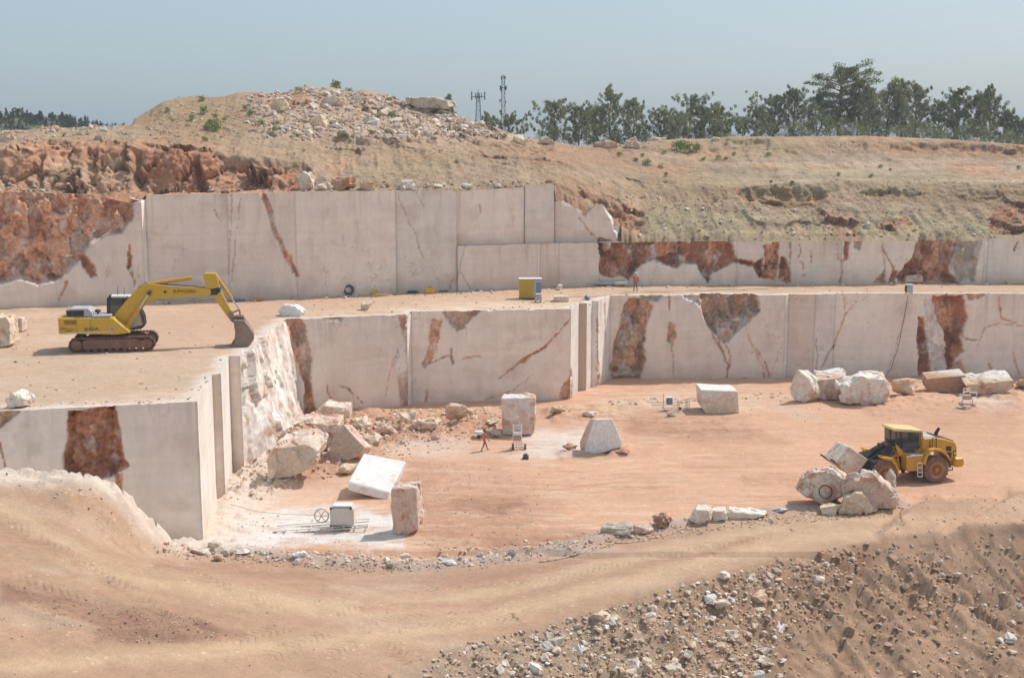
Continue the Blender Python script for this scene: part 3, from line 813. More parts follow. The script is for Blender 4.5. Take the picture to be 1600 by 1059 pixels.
def ground():
    xs = np.arange(-50, 64.01, .2)
    ys = [43.0]
    while ys[-1] < 126: ys.append(ys[-1] + (.17 + .0035 * max(0, ys[-1] - 60)))
    ys = np.array(ys)
    X, Y = np.meshgrid(xs, ys); X, Y = X.ravel(), Y.ravel()
    Z = ground_z(X, Y)
    P = np.c_[X, Y, Z]
    Q = project(P)
    col = ground_col(P, Q, 'pit')
    W = wavy(Q, P, 8, .5, 700)
    n1 = fbm(P, (.15, .35, .3), 4, 710); n2 = fbm(P, (.8, 1.6, .8), 4, 711, .6); n3 = fbm(P, 3.2, 3, 712, .6)
    # road surface: near side of the berm
    bx = [-60, *BERM[:, 0], 60]; by = [68, *BERM[:, 1], BERM[-1, 1] + 9]
    o = np.argsort(bx); edgey = np.interp(X, np.array(bx)[o], np.array(by)[o])
    road = sstep(.3, -1.2, Y - edgey + .5 * n2)
    rc = np.tile(C_road, (len(P), 1)).astype(float)
    rc = mix(rc, C_pale * .92, sstep(0, .5, n1) * .45)
    rc = mix(rc, C_mud * 1.25, sstep(.05, .5, n2 - n1 * .3) * .45)
    # pale compacted tracks along the road
    for ln, w in (([(0,790),(150,880),(360,930),(560,960),(760,925),(960,878),(1180,830),(1400,806)], 15), ([(0,1040),(300,1020),(560,1000),(760,965),(980,905),(1180,860),(1380,824),(1500,812),(1620,803)], 14)):
        d = ldist(ln, W)
        rc = mix(rc, np.array((.58, .39, .25)), np.exp(-(d / w) ** 2) * .95)
    rdk = [([(240,872),(560,905),(760,898),(900,872),(1100,828),(1100,836),(900,884),(760,910),(560,918),(240,886)], C_mud * 1.15, .7, 4), ([(0,830),(120,862),(300,905),(300,914),(110,876),(0,845)], C_mud * 1.25, .55, 6), ([(560,946),(760,936),(980,884),(1180,842),(1180,850),(980,894),(760,948),(560,958)], C_mud * 1.15, .6, 4), ([(0,905),(60,925),(200,945),(300,960),(380,995),(230,1005),(150,998),(160,980),(60,950),(0,935)], C_mud * .92, 1.0, 9), ([(700,905),(830,885),(900,885),(820,910),(740,925)], C_mud * 1.2, .5, 8),
           ([(560,930),(720,915),(700,932),(570,950)], C_mud * 1.3, .4, 8), ([(1000,880),(1180,840),(1180,850),(1010,893)], C_mud * 1.3, .5, 6), ([(1200,820),(1600,800),(1600,830),(1250,832)], np.array((.46, .28, .19)), .45, 14),
           ([(1380,770),(1600,770),(1600,830),(1380,830)], np.array((.50, .30, .20)), .5, 16), ([(820,925),(960,870),(1100,835),(1000,850),(860,895)], C_pale, .3, 12)]
    for poly, c, s, soft in rdk:
        t = sstep(-soft, soft, sdf(poly, W)) * s * np.clip(.75 + .9 * n2, .1, 1.2)
        rc = mix(rc, c, np.clip(t, 0, 1))
    rc *= (1 + .05 * n1 + .08 * n2 + .08 * n3)[:, None]
    col = col * (1 - road[:, None]) + rc * road[:, None]
    bd = sdf_edge2(BERM, np.c_[X, Y])
    col = mix(col, np.array((.46, .36, .30)), sstep(1.5, .2, bd + .6 * n2) * .8)
    # crest of the ramp is pale broken rock
    cy = np.interp(X, CREST_X, CREST_Y)
    cr = sstep(2.8, .3, cy - Y + .8 * n2) * sstep(-14, -18, X)
    col = mix(col, np.array((.72, .60, .50)), cr * .9)
    rkx, ed = facets(P, (1.6, 1.6, 1.6), 720)
    Z2 = Z + cr * rkx * .2
    # embankment
    e = signed_edge(X, Y) + .4 * n2
    em = sstep(-.3, .6, e)
    n4 = fbm(P, .35, 4, 730)
    ec = np.tile(C_slope, (len(P), 1)).astype(float)
    ec = mix(ec, C_road * .95, sstep(-.1, .5, n4) * .6)
    ec = mix(ec, np.array((.26, .13, .085)), sstep(.1, .5, -n4 + n2 * .3) * .6)
    ec = mix(ec, np.array((.42, .30, .21)), sstep(12, 4, X) * .8)
    ec = mix(ec, C_road * .9, sstep(7.5, 9.5, e) * .8 * sstep(24, 28, X))
    ec *= (1 + .14 * n2 + .16 * n3)[:, None]
    col = col * (1 - em[:, None]) + ec * em[:, None]
    P[:, 2] = Z2
    nr, nc = len(ys), len(xs)
    F = grid_faces(nr, nc)
    cx, cyy = X[F[:, 0]], Y[F[:, 0]]
    hid = (cx < -21.8) & (cyy > 75)          # under the middle bench
    F = F[~hid]
    gm = fast_mesh('quarry_ground', P, F, M_earth, np.clip(col, .01, .9))
    T = np.zeros((len(P), 3)); best = np.full(len(P), 9.0)
    xy = P[:, :2]
    near_ = np.zeros(len(P))
    for ln in TRACKS:
        used = np.zeros(len(P), bool)
        w3 = [at_z(a, b, .3 if a > 500 else 1.2) for a, b in ln]; w3 = np.array([(p.x, p.y) for p in w3]); acc = 0
        for k in range(len(w3) - 1):
            a, b = w3[k], w3[k + 1]; e = b - a; L = np.linalg.norm(e); e = e / L
            t = (xy - a) @ e; l_ = (xy - a) @ np.array((-e[1], e[0]))
            m = (t > -.2) & (t < L + .2) & (np.abs(l_) < best) & (np.abs(l_) < 1.0)
            T[m, 0] = acc + t[m]; T[m, 1] = l_[m]; T[m, 2] = sstep(.62, .38, np.abs(l_[m])) * sstep(0, 1.5, acc + t[m]); best[m] = np.abs(l_[m]); used |= (t > -.2) & (t < L + .2) & (np.abs(l_) < 1.0); acc += L
        near_ += used
    T[near_ > 1.5, 2] = 0
    at = gm.attributes.new('Trk', 'FLOAT_VECTOR', 'POINT'); at.data.foreach_set('vector', T.astype(np.float32).ravel())
    o = link('quarry_ground', gm)
    tag(o, kind='structure')
    global GZ
    GZ = (xs, ys, P[:, 2].reshape(nr, nc))
ground()
def gz(x, y):
    xs, ys, Z = GZ
    i = min(max(int(np.searchsorted(xs, x)) - 1, 0), len(xs) - 2); j = min(max(int(np.searchsorted(ys, y)) - 1, 0), len(ys) - 2)
    return float(Z[j:j + 2, i:i + 2].mean())
def on_ground(px, py):
    """point where the sight line through a photo pixel meets the lower ground"""
    d = ray(px, py); t0 = 38.0
    for k in range(900):
        t = t0 + k * .12
        p = Vector((0, 0, CZ)) + d * t
        if p.z < gz(p.x, p.y): return p
    return at_z(px, py, 0)

# wide earth sheet below and around everything, out to the horizon
def outer():
    m = attr_mat('plain_earth', .97, ((.05, .2), (.6, .15)), ((1, .1),), color=(.36, .26, .17))
    g = 22
    a = np.sign(np.linspace(-1, 1, 61)) * np.abs(np.linspace(-1, 1, 61)) ** 2.4 * 5000
    X, Y = np.meshgrid(a, a); X, Y = X.ravel(), Y.ravel() + 60
    P = np.c_[X, Y, np.full(len(X), -14.0)]
    o = link('far_ground', fast_mesh('far_ground', P, grid_faces(61, 61), m)); tag(o, kind='structure')
outer()

# ================================================================ hill: slopes, rock bands and the rubble mound above the upper face
HX = [-400, -150, 0, 100, 200, 300, 380, 460, 520, 600, 700, 780, 870, 930, 1000, 1060, 1150, 1250, 1300, 1400, 1480, 1550, 1600, 1750, 2100]
def hl(vals, px): return np.interp(px, HX, vals)
H = {
 1: ([290, 292, 292, 298, 299, 296, 296, 294, 292, 291, 290, 286, 284, 312, 358, 362, 362, 362, 362, 362, 362, 360, 362, 362, 362], [1.6] * 12 + [2.2, 2.5, 2.5, 2.5, 2.5, 2.5, 2.5, 2.5, 2.5, 2.5, 2.5, 2.5, 2.5]),
 2: ([238, 236, 236, 230, 226, 236, 244, 252, 262, 262, 262, 262, 262, 275, 300, 310, 312, 318, 318, 312, 316, 314, 312, 312, 312], [4.2, 4.2, 4.2, 4.2, 4.4, 4.6, 5, 6, 7, 7.5, 8, 8, 8.5, 9, 10, 10.5, 10.5, 10, 9.5, 10, 10, 10, 10, 10, 10]),
 3: ([214, 213, 213, 210, 205, 212, 214, 216, 220, 222, 226, 232, 244, 258, 275, 284, 292, 288, 284, 284, 284, 284, 284, 284, 284], [11, 11, 11, 11, 12, 13, 13, 14, 15, 15, 15, 15, 14, 14, 14, 14, 14, 14.5, 15, 15, 15, 15, 15, 15, 15]),
 4: ([207, 207, 208, 205, 199, 188, 186, 188, 192, 196, 205, 218, 236, 248, 258, 266, 276, 270, 268, 270, 272, 274, 274, 274, 274], [17, 17, 17, 17, 19, 21, 21, 22, 22, 22, 22, 21, 20, 20, 20, 21, 21, 22, 23, 23, 23, 23, 23, 23, 23]),
 5: ([203, 203, 205, 203, 196, 158, 150, 145, 137, 138, 165, 191, 217, 223, 226, 220, 218, 213, 212, 216, 219, 222, 225, 226, 226], [24, 24, 24, 24, 26, 32, 33, 34, 35, 35, 34, 32, 31, 31, 33, 35, 36, 37, 38, 38, 38, 38, 38, 38, 38]),
}
CREST = [(-400,203),(-150,203),(0,206),(60,201),(80,197),(100,200),(140,201),(190,196),(207,194),(210,185),(222,178),(235,170),(255,158),(280,152),(300,149),(330,150),(352,149),(370,143),(400,143),(440,146),(458,140),(480,133),(500,138),(520,136),(545,142),(570,140),(600,146),(620,155),(650,163),(680,170),(700,174),(720,182),(745,190),(770,196),(790,205),(815,213),(840,218),(870,222),(905,228),(930,226),(960,226),(1000,222),(1060,216),(1110,216),(1140,211),(1170,213),(1250,212),(1330,211),(1400,213),(1480,217),(1550,222),(1600,225),(1750,226),(2100,226)]
HP = [([(0,300),(0,235),(60,215),(120,222),(200,225),(290,225),(380,250),(440,255),(490,265),(480,300),(330,300),(250,305),(120,300)], np.array((.60, .34, .225)), .9, 8, 1.0),
      ([(220,225),(330,230),(330,290),(230,290)], np.array((.54, .245, .145)), .8, 12, .6),
      ([(60,240),(200,240),(215,290),(60,290)], np.array((.56, .42, .31)), .7, 14, .3),
      ([(380,255),(480,268),(480,298),(380,296)], np.array((.44, .18, .10)), .75, 8, .8),
      ([(-400,290),(230,300),(220,320),(-400,330)], np.array((.46, .23, .14)), .8, 10, .6),
      ([(0,200),(200,195),(220,228),(120,224),(60,216),(0,240)], np.array((.42, .31, .22)), .8, 8, .15),
      ([(210,190),(260,152),(360,146),(400,190),(380,225),(240,225)], np.array((.37, .25, .15)), .7, 10, .12),
      ([(400,150),(480,130),(620,150),(760,195),(830,215),(740,222),(600,222),(430,215)], np.array((.54, .40, .31)), .85, 10, .35),
      ([(430,222),(600,222),(860,228),(860,262),(600,248),(440,250)], np.array((.38, .27, .18)), .7, 8, .2),
      ([(600,245),(700,245),(700,285),(560,290)], np.array((.36, .285, .18)), .6, 12, .05),
      ([(820,226),(1000,228),(1000,262),(830,262)], np.array((.40, .25, .165)), .85, 8, .1),
      ([(820,262),(960,290),(990,330),(870,300)], np.array((.40, .26, .16)), .8, 8, .2),
      ([(900,290),(1000,330),(1010,375),(960,352)], np.array((.50, .26, .16)), .6, 10, .7),
      ([(965,270),(1140,262),(1150,330),(1020,350)], np.array((.37, .275, .18)), .7, 14, .15),
      ([(1150,240),(1600,250),(1600,285),(1150,290)], np.array((.50, .39, .295)), .75, 10, .05),
      ([(1130,215),(1600,224),(1600,250),(1400,244),(1130,232)], np.array((.42, .27, .185)), .7, 6, .25),
      ([(1330,222),(1600,228),(1600,244),(1420,240)], np.array((.40, .18, .10)), .6, 6, .2),
      ([(1150,292),(1290,290),(1280,320),(1230,328),(1160,318)], np.array((.30, .17, .085)), .9, 7, .5),  # dark band: shade under the overhang painted into the slope colour
      ([(1300,288),(1600,288),(1600,335),(1480,325),(1380,318)], np.array((.38, .29, .20)), .8, 10, .3),
      ([(1320,300),(1600,296),(1600,322),(1340,318)], np.array((.32, .235, .155)), .7, 6, .35), ([(1390,330),(1420,312),(1470,345),(1440,362),(1380,362)], np.array((.50, .41, .30)), .7, 8, .0), ([(1180,282),(1600,282),(1600,288),(1180,290)], np.array((.54, .43, .33)), .8, 3, .0),
      ([(1010,330),(1300,330),(1600,345),(1600,372),(1000,376)], np.array((.39, .345, .225)), .8, 10, .12),
      ([(1270,328),(1340,340),(1345,375),(1300,370)], np.array((.45, .20, .13)), .7, 8, .7),
      ([(1375,345),(1415,338),(1425,348),(1400,362),(1380,360)], np.array((.44, .20, .13)), .8, 5, .7),
      ([(1550,330),(1600,315),(1600,368),(1545,362)], np.array((.42, .17, .10)), .85, 7, .9),
      ([(1170,345),(1260,340),(1280,372),(1180,374)], np.array((.44, .30, .21)), .5, 8, .3)]
def hill():
    top = np.concatenate(rows_up)
    q = project(top)
    # keep left to right order by photo column, drop repeats
    xs = q[:, 0]
    keep = [0]
    for i in range(1, len(xs)):
        if xs[i] > xs[keep[-1]] + .9: keep.append(i)
    top, xs = top[keep], xs[keep]
    n = len(xs)
    lines = [top - np.array((0, 0, .03))]
    D0 = np.interp(xs, [project(np.array([[*pU[k], ZB]]))[0, 0] for k in ('u0', 'u2', 'u6', 'v4', 'v7', 'v10')], [pU[k][1] for k in ('u0', 'u2', 'u6', 'v4', 'v7', 'v10')])
    for k in (1, 2, 3, 4, 5):
        py = hl(H[k][0], xs); D = D0 + hl(H[k][1], xs)
        if k == 5: py = np.interp(xs, [c[0] for c in CREST], [c[1] for c in CREST])
        if k == 1: py = np.minimum(py, project(top)[:, 1] - 2)
        L = np.array([tuple(at_y(a, b, d)) for a, b, d in zip(xs, py, D)])
        lines.append(L)
    c = lines[-1]
    lines.append(c + np.c_[c[:, 0] * .05, np.full(n, 9.0), np.full(n, -1.6)])
    t = lines[-1].copy(); t[:, 0] *= 1.3; t[:, 1] += 50; t[:, 2] = 19.5; lines.append(t)
    t = t.copy(); t[:, 0] *= 4; t[:, 1] += 500; t[:, 2] = 15; lines.append(t)
    t = t.copy(); t[:, 0] *= 5; t[:, 1] += 3500; t[:, 2] = -6; lines.append(t)
    counts = [10, 42, 34, 30, 44, 12, 8, 4, 3]
    rows = []; par = []
    for k, cnt in enumerate(counts):
        for j in range(cnt):
            s = j / cnt
            rows.append(lines[k] * (1 - s) + lines[k + 1] * s); par.append(k + s)
    rows.append(lines[-1]); par.append(len(counts))
    G = np.array(rows); par = np.repeat(np.array(par), n)
    # soften the hard lines between bands by a small smoothing across rows
    for _ in range(3):
        G[2:-22] = (G[1:-23] + G[2:-22] * 2 + G[3:-21]) / 4
    P = G.reshape(-1, 3)
    Q = project(P); W = wavy(Q, P, 7, .35, 800)
    col = np.tile((.42, .31, .225), (len(P), 1)).astype(float)
    n1 = fbm(P, .12, 4, 810); n2 = fbm(P, (.7, .7, .9), 4, 811, .6); n3 = fbm(P, 2.6, 3, 812, .6)
    rockm = np.zeros(len(P))
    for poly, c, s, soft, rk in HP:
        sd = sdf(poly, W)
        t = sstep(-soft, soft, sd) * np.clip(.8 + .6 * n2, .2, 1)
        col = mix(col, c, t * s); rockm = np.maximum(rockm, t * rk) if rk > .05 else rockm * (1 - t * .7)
    f1, e1 = facets(P + .8 * np.c_[n2, n3, n2], (.26, .26, .24), 820, .9)
    f2, e2 = facets(P, (1.3, 1.3, 1.3), 821)
    gull = fbm(np.c_[P[:, 0] + .35 * P[:, 2], P[:, 1] * .2, P[:, 2] * .18], .8, 4, 830, .55, True)
    amp = sstep(0, .9, par) * sstep(6.2, 5.2, par)
    dirt = (.12 + .3 * sstep(12, 24, P[:, 0]) * sstep(3.0, 2.6, par) + .2 * sstep(8, -5, P[:, 0]) * sstep(1, 2, par) * sstep(3.6, 3, par)) * gull + .42 * fbm(P, .33, 5, 831, .55) + .16 * fbm(P, (1.4, 1.4, 2.2), 4, 832, .6)
    rock = 1.5 * f1 + .32 * f2 + .3 * n2 - .35 * sstep(.10, .0, e1)
    d = (dirt * (1 - np.clip(rockm, 0, 1)) + rock * rockm) * amp
    crest_damp = 1 - .55 * sstep(4.6, 5.0, par) * sstep(5.6, 5.1, par)
    gv = fbm(np.c_[P[:, 0] * 1.0, P[:, 1] * .1, P[:, 2] * .12], 1, 4, 860, .6)
    scarp = (sstep(1.8, 2.1, par) * sstep(3.05, 2.85, par) + sstep(4.35, 4.6, par) * sstep(5.05, 4.9, par)) * sstep(12, 22, P[:, 0])
    d += .30 * gv * scarp
    col *= (1 + .32 * gv * scarp)[:, None]
    col = mix(col, np.array((.33, .235, .15)), scarp * .45)
    d *= crest_damp
    for poly, dep, soft in (([(1160,298),(1240,294),(1290,300),(1284,318),(1235,324),(1180,316)], 1.1, 8), ([(1345,300),(1400,296),(1440,306),(1400,312)], .8, 5), ([(640,222),(700,216),(770,224),(860,232),(800,240),(690,236)], .9, 6), ([(480,216),(600,220),(640,230),(520,232)], .8, 5),
                            ([(1420,226),(1600,232),(1600,240),(1450,238)], .9, 3), ([(1130,222),(1200,220),(1200,232),(1140,232)], .6, 3), ([(1210,262),(1600,276),(1600,283),(1210,280)], -.3, 4), ([(130,230),(146,230),(150,296),(138,296)], .9, 4), ([(205,232),(216,232),(222,294),(208,294)], 1.2, 4), ([(300,236),(308,236),(316,290),(306,290)], .9, 4), ([(60,240),(66,240),(64,290),(58,290)], .8, 4), ([(905,300),(960,320),(1000,350),(985,356),(930,330)], .8, 5)):
        d -= dep * sstep(-soft, soft, sdf(poly, W)) * amp
    P = P + np.c_[np.zeros(len(P)), -d * .75, d * .6]
    # rock colour: pale faces, dark joints
    col = mix(col, np.array((.62, .50, .41)), rockm * sstep(.25, .7, f2 * .5 + f1 * .6) * .6)
    col = mix(col, np.array((.20, .095, .055)), rockm * sstep(.10, .02, e1) * .6)
    # scattered stones in the dirt
    sn = sstep(.32, .5, fbm(P, 2.2, 3, 840, .7)) * sstep(-.2, .3, n1 + .1)
    col = mix(col, np.array((.56, .45, .35)), sn * .5)
    col = mix(col, np.array((.37, .315, .21)), sstep(.0, .4, fbm(P, (.06, .06, .16), 3, 846)) * sstep(5, 22, P[:, 0]) * .5)
    col = mix(col, np.array((.52, .27, .17)), sstep(.2, .45, fbm(P, (.10, .10, .3), 4, 847)) * .45)
    # strata on the right scarps
    stt = fbm(np.c_[P[:, 0] * .05, P[:, 1] * .05, P[:, 2] * 2.2], 1, 3, 850)
    col = col * (1.04, .97, .88)
    col *= (1 + .26 * stt * sstep(8, 24, P[:, 0]) +   .2 * n2 + .17 * n3 + .12 * n1)[:, None]
    back = sstep(5.1, 5.8, par)
    col = mix(col, np.array((.17, .16, .08)), back * .8)
    nr = len(rows)
    o = link('quarry_hill', fast_mesh('quarry_hill', P, grid_faces(nr, n), M_dirt, np.clip(col, .01, .85)))
    tag(o, kind='structure')
    global HG, HPAR
    HG = P.reshape(nr, n, 3); HPAR = par.reshape(nr, n)[:, 0]
hill()
HQ = project(HG[:200].reshape(-1, 3)).reshape(-1, HG.shape[1], 2)
def on_hill(px, py):
    """nearest point of the hill surface seen at a photo pixel"""
    j = int(np.argmin(np.abs(HQ[100, :, 0] - px)))
    j0, j1 = max(0, j - 6), min(HQ.shape[1], j + 7)
    sub = HQ[:173, j0:j1]
    d = (sub[..., 0] - px) ** 2 + (sub[..., 1] - py) ** 2
    k = np.unravel_index(int(np.argmin(d)), d.shape)
    return Vector(HG[k[0], j0 + k[1]])
# ================================================================ stones
def hull_geo(pts, sub=2, rough=.03, seed=0, bevel=0.0):
    bm = bmesh.new()
    for p in pts: bm.verts.new(p)
    bmesh.ops.convex_hull(bm, input=bm.verts)
    loose = [v for v in bm.verts if not v.link_faces]
    if loose: bmesh.ops.delete(bm, geom=loose, context='VERTS')
    if bevel:
        bmesh.ops.dissolve_limit(bm, angle_limit=.05, verts=bm.verts, edges=bm.edges)
        bmesh.ops.bevel(bm, geom=list(bm.edges), offset=bevel, segments=1, affect='EDGES')
        bmesh.ops.triangulate(bm, faces=bm.faces)
    for _ in range(sub):
        bmesh.ops.subdivide_edges(bm, edges=bm.edges, cuts=1, use_grid_fill=True)
        bmesh.ops.triangulate(bm, faces=[f for f in bm.faces if len(f.verts) > 3])
    bmesh.ops.recalc_face_normals(bm, faces=bm.faces)
    bm.normal_update()
    V = np.array([v.co[:] for v in bm.verts]); Nn = np.array([v.normal[:] for v in bm.verts])
    F = np.array([[v.index for v in f.verts] for f in bm.faces])
    bm.free()
    if rough and sub:
        sz = np.ptp(V, axis=0).mean()
        V = V + Nn * (rough * (1.6 if rough > .012 else 1) * sz * (fbm(V + seed * 3.1, 2.2 / sz, 4, 900 + seed, .6) + .5 * fbm(V + seed, 7 / sz, 3, 950 + seed) + (1.3 * facets(V + seed, 3.2 / sz, 90 + seed, .9)[0] if rough > .012 else 0)))[:, None]
    return V, F
def rand_hull(seed, n=18, box=.5):
    r = random.Random(seed)
    pts = []
    for _ in range(n):
        v = Vector((r.gauss(0, 1), r.gauss(0, 1), r.gauss(0, 1))).normalized()
        m = max(abs(v.x), abs(v.y), abs(v.z))
        v = v * ((1 - box) + box / m) * r.uniform(.82, 1.0)
        pts.append(v)
    return pts
PALS = {  # main, second, stain, amount of stain
 'white': ((.84, .76, .68), (.78, .64, .54), (.62, .38, .28), .5),
 'bright': ((.80, .78, .76), (.74, .71, .67), (.62, .50, .41), .3),
 'pale': ((.76, .61, .47), (.82, .71, .59), (.54, .33, .22), .45),
 'pink': ((.70, .52, .43), (.82, .72, .63), (.50, .26, .17), .85),
 'tan': ((.66, .47, .33), (.74, .59, .45), (.46, .24, .15), .5),
 'rust': ((.50, .28, .18), (.66, .48, .36), (.36, .16, .10), .7),
 'grey': ((.58, .49, .41), (.64, .56, .48), (.44, .33, .25), .3),
 'blue': ((.72, .74, .75), (.68, .69, .68), (.60, .46, .35), .15)}
def stone_cols(V, pal, seed):
    a, b, c, k = PALS[pal]
    sz = max(np.ptp(V, axis=0).mean(), .1)
    P = V + seed * 5.3
    col = np.tile(a, (len(V), 1)).astype(float)
    n1 = fbm(P, 1.6 / sz, 4, 960, .6); n2 = fbm(P, 3.5 / sz, 4, 970, .65)
    col = mix(col, b, sstep(-.1, .35, n1))
    col = mix(col, c, sstep(.32 - .3 * k, .52 - .2 * k, n2 + .3 * n1) * .8)
    return np.clip(col * (1 + .12 * n2)[:, None], 0, .9)
STONES = []
def put_stone(name, V, F, pal, seed, label, cat, group=None, parent=None, base=None, face_tint=None):
    """V in world coordinates: the object's origin goes to its base"""
    cols = stone_cols(V, pal, seed)
    if face_tint is not None:
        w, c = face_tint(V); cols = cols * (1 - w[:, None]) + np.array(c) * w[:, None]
    o0 = np.array([(V[:, 0].min() + V[:, 0].max()) / 2, (V[:, 1].min() + V[:, 1].max()) / 2, V[:, 2].min()])
    o = link(name, fast_mesh(name, V - o0, F, M_marble if pal == 'bright' else M_rock, cols * (1, .985, .95), smooth=False), parent, Vector(o0))
    tag(o, label, cat, group)
    return o
def rest(px, py, surf):
    if surf == 'pit': return on_ground(px, py)
    if surf == 'bench': return at_z(px, py, ZB)
    return on_hill(px, py)
def boulder(box, label, pal='pale', surf='pit', seed=1, depth=None, n=16, boxy=.55, rot=None, sub=3, rough=.035, name='boulder', cat='boulder', group=None, sink=.08):
    x0, y0, x1, y1 = box
    g = rest((x0 + x1) / 2, y1, surf)
    sc = FPX / (g.y * CP - (g.z - CZ) * SP)
    w, H_ = (x1 - x0) / sc, (y1 - y0) / sc
    d = depth or min(w * .8, max(H_ * 1.3, w * .5))
    dep = (CZ - g.z) / g.y
    h = max(H_ - d * dep * .75, H_ * .45) * (1 + sink)
    pts = rand_hull(seed, n, boxy)
    r = random.Random(seed + 99)
    e = Matrix.Rotation(rot if rot is not None else r.uniform(-.6, .6), 3, 'Z') @ Matrix.Rotation(r.uniform(-.25, .25), 3, 'Y')
    V, F = hull_geo([e @ p for p in pts], sub, rough, seed)
    lo, hi = V.min(0), V.max(0)
    V = (V - (lo + hi) / 2) / (hi - lo) * np.array((w, d, h))
    V = V + np.array((g.x * (1 + d / 2 / g.y), g.y + d / 2 * .92, g.z + h / 2 - h * sink))
    return put_stone(name, V, F, pal, seed, label, cat, group)
def cutstone(front, back, label, pal='white', surf='pit', sub=4, rough=.008, seed=1, name='marble_block', cat='block', group=None, base_px=None, extra=(), tint=None, bevel=.05, Y=None):
    """front: outline in photo coordinates (px, py, extra depth); back: offset of the rear face in m"""
    bx, by = base_px or max(((p[0], p[1]) for p in front), key=lambda q: q[1])
    y0 = Y if Y is not None else rest(bx, by, surf).y
    pts = [at_y(p[0], p[1], y0 + (p[2] if len(p) > 2 else 0)) for p in front]
    B = Vector(back)
    cen = sum(pts, Vector()) / len(pts)
    allp = pts + [cen + (p - cen) * .97 + B for p in pts] + [at_y(p[0], p[1], y0 + p[2]) for p in extra]
    V, F = hull_geo(allp, sub, rough, seed, bevel)
    return put_stone(name, V, F, pal, seed, label, cat, group, face_tint=tint)
def front_face(c, amt=.85, sharp=1.0, ny=.5):
    def f(V):
        lo, hi = V[:, 1].min(), V[:, 1].max()
        t = sstep(lo + (hi - lo) * .22, lo + (hi - lo) * .06, V[:, 1] + .03 * fbm(V, 2, 3, 5))
        return t * amt, c
    return f

cutstone([(783,622),(837,622),(835,677),(785,681)], (.1, 2.0, 0.05), 'tall upright marble block with rusty front near the foot of the long wall', 'pink', seed=11, rough=.015,
         tint=lambda V: (sstep(.1, .5, fbm(V, 1.1, 3, 7) + .35) * sstep(V[:, 2].max() - 2.2, V[:, 2].max() - .5, V[:, 2]) * .7, (.74, .72, .70)))
cutstone([(931,655),(957,654),(972,690),(972,698),(951,703),(932,710),(914,707),(921,690)], (-.3, 1.5, -.2), 'white tapering marble block with clean bluish sawn face on the open pit floor', 'pink', seed=12, rough=.012, base_px=(940, 709),
         extra=((907,700,.8), (906,690,1.4), (915,668,1.1), (972,694,1.2)), tint=front_face((.84, .85, .85), 1.0))
cutstone([(544,752,0),(609,769,0),(607,783,-.1),(543,765,-.1),(634,721,2.9),(568,708,2.9)], (.1, .7, -.3), 'large bright white slab tilted toward the camera with one corner propped up', 'bright', seed=13, rough=.008, base_px=(590, 779), bevel=.06)
boulder((527, 722, 560, 744), 'small pale stone wedged beside the upper corner of the tilted white slab', 'pale', seed=14, depth=1.2)
cutstone([(611,764),(650,762),(652,780),(652,828),(630,837),(614,832)], (.25, 1.3, .1), 'upright pinkish block standing on its end just in front of the tilted white slab', 'pink', seed=15, rough=.02, base_px=(630, 836), extra=((630,757,.6),))
cutstone([(1095,609),(1153,611),(1155,646),(1103,646),(1097,638)], (-.1, 2.6, .1), 'white cube shaped marble block on the far floor beside the wire saw track', 'pale', seed=16, rough=.012, base_px=(1125, 646),
         tint=lambda V: (sstep(.0, .5, fbm(V, 1.0, 3, 9) + (V[:, 2] - V[:, 2].min() - 1.1) * .9) * .8, (.76, .73, .70)))
cutstone([(1245,577),(1262,590),(1272,612),(1258,629),(1239,624),(1233,606)], (1.3, 1.3, -.3), 'pointed upright boulder at the left end of the boulder row', 'white', seed=17, rough=.02, extra=((1281,618,.8),(1279,612,1.4)), base_px=(1255, 629))
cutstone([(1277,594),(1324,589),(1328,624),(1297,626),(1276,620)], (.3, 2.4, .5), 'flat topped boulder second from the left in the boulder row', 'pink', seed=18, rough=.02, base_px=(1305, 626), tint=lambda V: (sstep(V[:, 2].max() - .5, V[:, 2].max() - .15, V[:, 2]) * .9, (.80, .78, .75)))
boulder((1335, 576, 1382, 606), 'rounded pale boulder peeping over the widest boulder of the row', 'white', seed=19)
cutstone([(1312,608),(1345,592),(1385,592),(1391,607),(1388,626),(1352,634),(1316,630)], (.2, 2.2, .3), 'widest chalky boulder in front of the boulder row with rusty underside', 'white', seed=20, rough=.03, base_px=(1350, 633),
         tint=lambda V: (sstep(.9, .2, V[:, 2] - V[:, 2].min() + fbm(V, 1.4, 3, 9) * .9) * .6, (.50, .32, .24)))
boulder((1390, 587, 1446, 618), 'orange brown lozenge shaped boulder in the middle of the row', 'tan', seed=21, rough=.02)
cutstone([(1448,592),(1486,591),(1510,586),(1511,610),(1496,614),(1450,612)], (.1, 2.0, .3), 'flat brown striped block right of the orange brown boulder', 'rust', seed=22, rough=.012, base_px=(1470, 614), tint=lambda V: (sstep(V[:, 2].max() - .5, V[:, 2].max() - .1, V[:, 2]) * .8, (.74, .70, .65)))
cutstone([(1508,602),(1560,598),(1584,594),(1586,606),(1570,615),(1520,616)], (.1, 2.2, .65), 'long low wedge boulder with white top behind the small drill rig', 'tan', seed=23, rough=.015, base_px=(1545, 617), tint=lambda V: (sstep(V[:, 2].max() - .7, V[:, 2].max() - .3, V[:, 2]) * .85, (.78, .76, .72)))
boulder((1585, 583, 1640, 613), 'pale boulder cut off by the right edge of the photograph in the row', 'pale', seed=24)
